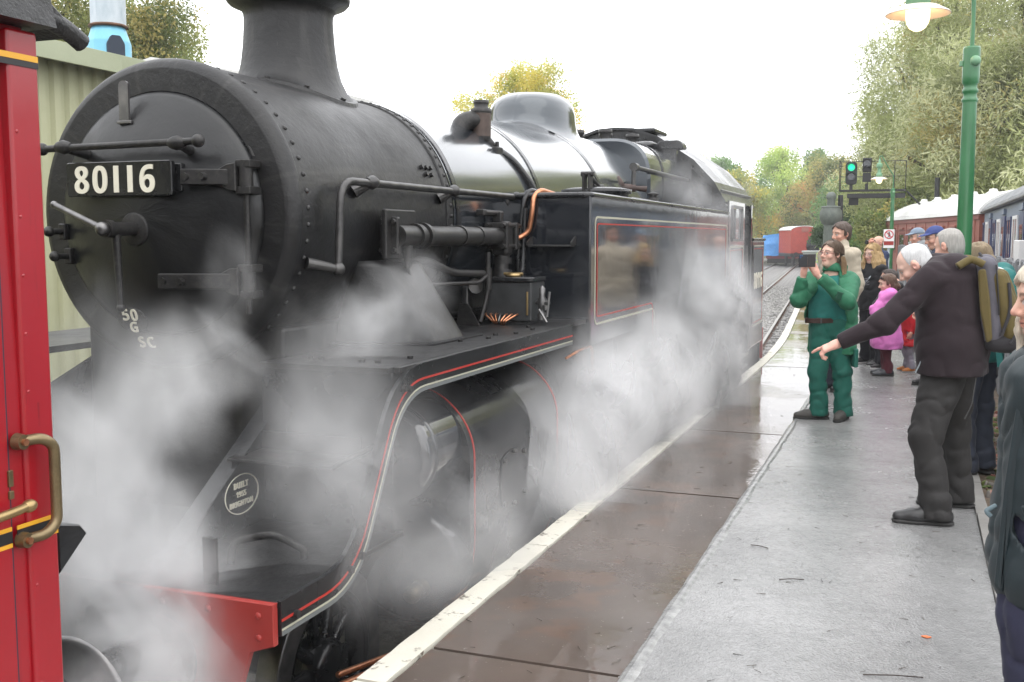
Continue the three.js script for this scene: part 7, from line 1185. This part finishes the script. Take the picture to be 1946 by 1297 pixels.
{
  const pink = cloth(0.72, 0.20, 0.55, 0.7, { bump: 0.03 });
  person({ label: 'child in bright pink padded coat with dark hair and sunglasses on her head', child: true, x: -0.27, z: -13.35, yaw: -1.45, h: 1.22, bulk: 1.05, over: { headF: V(-0.98, -0.12, 0.1).normalize(), elL: V(-0.40, 0.80, -13.15), wrL: V(-0.36, 0.66, -13.02) }, skin: [0.66, 0.42, 0.33], top: pink, topName: 'coat', hem: 0.33, flare: 1.5, belly: 0.16, width: 1.2, sleeve: 1.55, topAmp: 0.018, legs: cloth(0.10, 0.02, 0.03), boot: 0.16, shoe: 1.15, shoeMat: std({ color: C(0.06, 0.065, 0.072), roughness: 0.35 }), hair: { style: 'bun', t: 0.014, line: 0.07, mat: hairMat(0.13, 0.075, 0.05) },
    extra: (T, k) => { part(T, 'sunglasses', [-1, 1].map((s) => new THREE.SphereGeometry(0.028, 12, 8).scale(1, 0.8, 0.35).translate(s * 0.036, 0.092, 0.075)).concat([rod([-0.02, 0.095, 0.08], [0.02, 0.095, 0.08], 0.004), rod([0.06, 0.092, 0.07], [0.086, 0.05, -0.01], 0.004), rod([-0.06, 0.092, 0.07], [-0.086, 0.05, -0.01], 0.004)]).map((g) => g.scale(k.hs, k.hs, k.hs).applyMatrix4(k.HM)), M.signal); } });
}
person({ label: 'person in black coat bending beside the child in pink, with dark trousers and trainers', x: -0.36, z: -14.1, yaw: -1.3, h: 1.30, lean: -0.12, over: { head: V(-0.30, 1.12, -14.3) }, top: cloth(0.013, 0.013, 0.015, 0.8), hem: 0.60, collar: true, legs: cloth(0.015, 0.016, 0.022), hair: { style: 'short', mat: hairMat(0.06, 0.045, 0.04) }, soleMat: M.white });
person({ label: 'small child in red coat with orange shoes, half hidden behind the leaning man', child: true, x: -0.02, z: -13.85, yaw: -1.2, h: 1.02, top: cloth(0.52, 0.015, 0.02, 0.7), topName: 'coat', hem: 0.32, flare: 1.2, belly: 0.15, collar: true, legs: cloth(0.33, 0.31, 0.36), shoeMat: std({ color: C(0.50, 0.17, 0.03), roughness: 0.5 }), soleMat: M.white, hair: { style: 'short', mat: hairMat(0.16, 0.10, 0.06) } });
{
  const J0 = { headF: V(-0.85, 0.02, 0.55).normalize(), elL: V(-0.52, 1.24, -19.75), wrL: V(-0.66, 1.50, -19.72), elR: V(-0.80, 1.26, -19.8), wrR: V(-0.72, 1.52, -19.78) };
  person({ label: 'bald man in navy jacket photographing with a camera held to his face near the fence', x: -0.60, z: -20, yaw: -0.9, h: 1.68, over: J0, top: cloth(0.022, 0.035, 0.085, 0.8), hem: 0.78, collar: true, cuff: 0.6, legs: cloth(0.02, 0.025, 0.05), handL: { dir: V(-0.3, 0.9, 0.1), palm: V(-0.5, 0, 0.5), curl: [0.8, 0.8, 0.9, 0.9, 0.5] }, handR: { dir: V(-0.2, 0.9, 0.1), palm: V(0.5, 0, 0.5), curl: [0.8, 0.8, 0.9, 0.9, 0.5] } });
  const K = thing('camera', 'small dark camera held up by the man in navy', 'camera', [-0.72, 1.52, -19.85]);
  part(K, 'body', bx(-0.065, -0.04, -0.03, 0.065, 0.04, 0.03, 0.01).rotateY(-0.9).translate(-0.715, 1.575, -19.86), M.signal); part(K, 'lens', rod([-0.74, 1.575, -19.84], [-0.81, 1.575, -19.79], 0.035, 0.04, 14), M.signal);
}
// ---------------------------------------------------------------- steam: soft translucent wisps spread through the volume of each cloud
const wispTex = [0, 1, 2].map((k) => {
  const n = 192; const d = new Uint8Array(n * n * 4);
  for (let j = 0; j < n; j++) for (let i = 0; i < n; i++) {
    const u = (i + 0.5) / n * 2 - 1, v = (j + 0.5) / n * 2 - 1;
    const wx = 0.35 * (fbm3(u * 1.6 + 5 * k, v * 1.2, 3, 3) - 0.5), wy = 0.35 * (fbm3(u * 1.6, v * 1.2 + 9, 7 + k, 3) - 0.5);
    const r = Math.hypot(u + wx, v + wy), f = smooth(1 - r, 0.04, 0.72), q = fbm3(u * 2.2 + 11 * k, v * 1.3 + 3, k * 7.7, 4);
    const a = f * clamp(0.74 + 1.7 * (q - 0.46), 0.1, 1) * smooth(1 - Math.max(Math.abs(u), Math.abs(v)), 0, 0.12);
    const b = clamp(a, 0, 1) * 255, o = (j * n + i) * 4; d[o] = d[o + 1] = d[o + 2] = b; d[o + 3] = 255;
  }
  const t = new THREE.DataTexture(d, n, n); t.magFilter = THREE.LinearFilter; t.wrapS = t.wrapT = THREE.ClampToEdgeWrapping; t.needsUpdate = true; return t;
});
const wispGeo = (() => { const g = new THREE.CircleGeometry(0.5, 14), p = g.attributes.position; for (let i = 0; i < p.count; i++) { const x = p.getX(i), y = p.getY(i); p.setZ(i, 0.10 * (x * x + y * y)); } g.computeVertexNormals(); return g; })();
const steamMat = {};
const steamOf = (op, k) => (steamMat[op + '_' + k] ??= phys({ color: C(0.985, 0.985, 0.99), roughness: 1, transmission: 0.5, thickness: 0, specularIntensity: 0, transparent: true, opacity: op, alphaMap: wispTex[k], side: THREE.DoubleSide }));
// puffs: [x, y, z, rx, ry, rz, how many, size, opacity]
function steam(label, puffs) {
  const S = thing('steam_cloud', label, 'steam', puffs[0].slice(0, 3)); S.userData.kind = 'stuff';
  const bins = {};
  for (const [x, y, z, rx, ry, rz, n, size, op] of puffs) for (let i = 0, tries = 0; i < n && tries < n * 30; tries++) {
    const d = V(rr(-1, 1), rr(-1, 1), rr(-1, 1)); if (d.lengthSq() > 1) continue;
    const p = V(x + d.x * rx, y + d.y * ry, z + d.z * rz);
    if (fbm3(p.x * 2.1, p.y * 1.5 + 4, p.z * 2.1, 3) < rr(0.36, 0.6)) continue;   // patches and gaps
    const k = i % 3, s = size * rr(0.65, 1.35); i++;
    (bins[op + '_' + k] ??= { op, k, m: [] }).m.push(new THREE.Matrix4().compose(p.sub(S.position), new THREE.Quaternion().setFromEuler(new THREE.Euler(rr(-0.95, -0.05), 0.35 + rr(-0.75, 0.75) + (rnd() < 0.5 ? Math.PI : 0), rr(-0.4, 0.4), 'YXZ')), V(s, s * rr(1.0, 1.5), s)));
  }
  for (const { op, k, m } of Object.values(bins)) { const im = new THREE.InstancedMesh(wispGeo, steamOf(op, k), m.length); m.forEach((q, i) => im.setMatrixAt(i, q)); im.name = 'wisp'; im.userData.kind = 'stuff'; im.castShadow = im.receiveShadow = true; S.add(im); }
}
steam('thick white steam boiling up between the crimson coach and the buffer beam', [
  [-2.70, 0.38, -2.95, 0.34, 0.30, 0.28, 20, 0.80, 0.25], [-2.95, 0.62, -3.15, 0.30, 0.34, 0.26, 14, 0.75, 0.24], [-2.80, 1.00, -3.42, 0.26, 0.30, 0.16, 8, 0.55, 0.22], [-2.62, 1.40, -3.55, 0.10, 0.22, 0.10, 3, 0.36, 0.16],
  [-2.22, 0.22, -2.55, 0.25, 0.26, 0.30, 8, 0.6, 0.22], [-3.25, 0.95, -3.5, 0.16, 0.35, 0.18, 5, 0.55, 0.2], [-1.93, 0.34, -2.02, 0.04, 0.20, 0.2, 5, 0.42, 0.2], [-2.48, 0.16, -2.82, 0.30, 0.17, 0.07, 13, 0.55, 0.2]]);
steam('thin grey wisp of steam drifting across the smokebox below the handrail', [
  [-2.38, 1.22, -4.1, 0.12, 0.10, 0.45, 8, 0.46, 0.14], [-2.32, 1.36, -4.75, 0.08, 0.20, 0.12, 5, 0.34, 0.13], [-2.25, 0.9, -3.65, 0.2, 0.25, 0.18, 7, 0.6, 0.13]]);
steam('faint veil of steam hanging round the front step and cylinder', [
  [-1.99, 0.45, -3.8, 0.08, 0.42, 0.5, 4, 0.8, 0.09], [-1.97, 0.22, -4.9, 0.06, 0.38, 0.7, 10, 0.8, 0.12], [-2.1, 0.0, -4.0, 0.12, 0.35, 0.6, 9, 0.65, 0.15], [-2.3, 0.55, -3.55, 0.3, 0.25, 0.1, 7, 0.7, 0.11]]);
steam('dense white steam billowing from under the side tank along the platform edge', [
  [-1.98, 0.26, -6.1, 0.10, 0.36, 0.55, 20, 0.85, 0.265], [-1.98, 0.45, -7.1, 0.12, 0.42, 0.6, 24, 0.9, 0.265], [-2.0, 0.48, -8.4, 0.14, 0.45, 1.0, 30, 1.05, 0.265], [-2.0, 0.42, -10.4, 0.16, 0.55, 1.4, 40, 1.2, 0.265], [-1.98, 0.80, -12.0, 0.12, 0.5, 0.8, 18, 1.0, 0.265], [-2.0, 1.0, -9.6, 0.12, 0.36, 1.3, 14, 0.9, 0.22]]);
steam('thin steam rising past the side tank towards the cab roof', [
  [-2.0, 1.5, -10.6, 0.12, 0.3, 1.1, 7, 0.8, 0.15], [-2.2, 2.05, -10.9, 0.2, 0.40, 0.9, 6, 0.75, 0.13], [-2.05, 1.6, -12.6, 0.12, 0.5, 0.6, 7, 0.75, 0.16]]);
renderer.render(scene, camera);
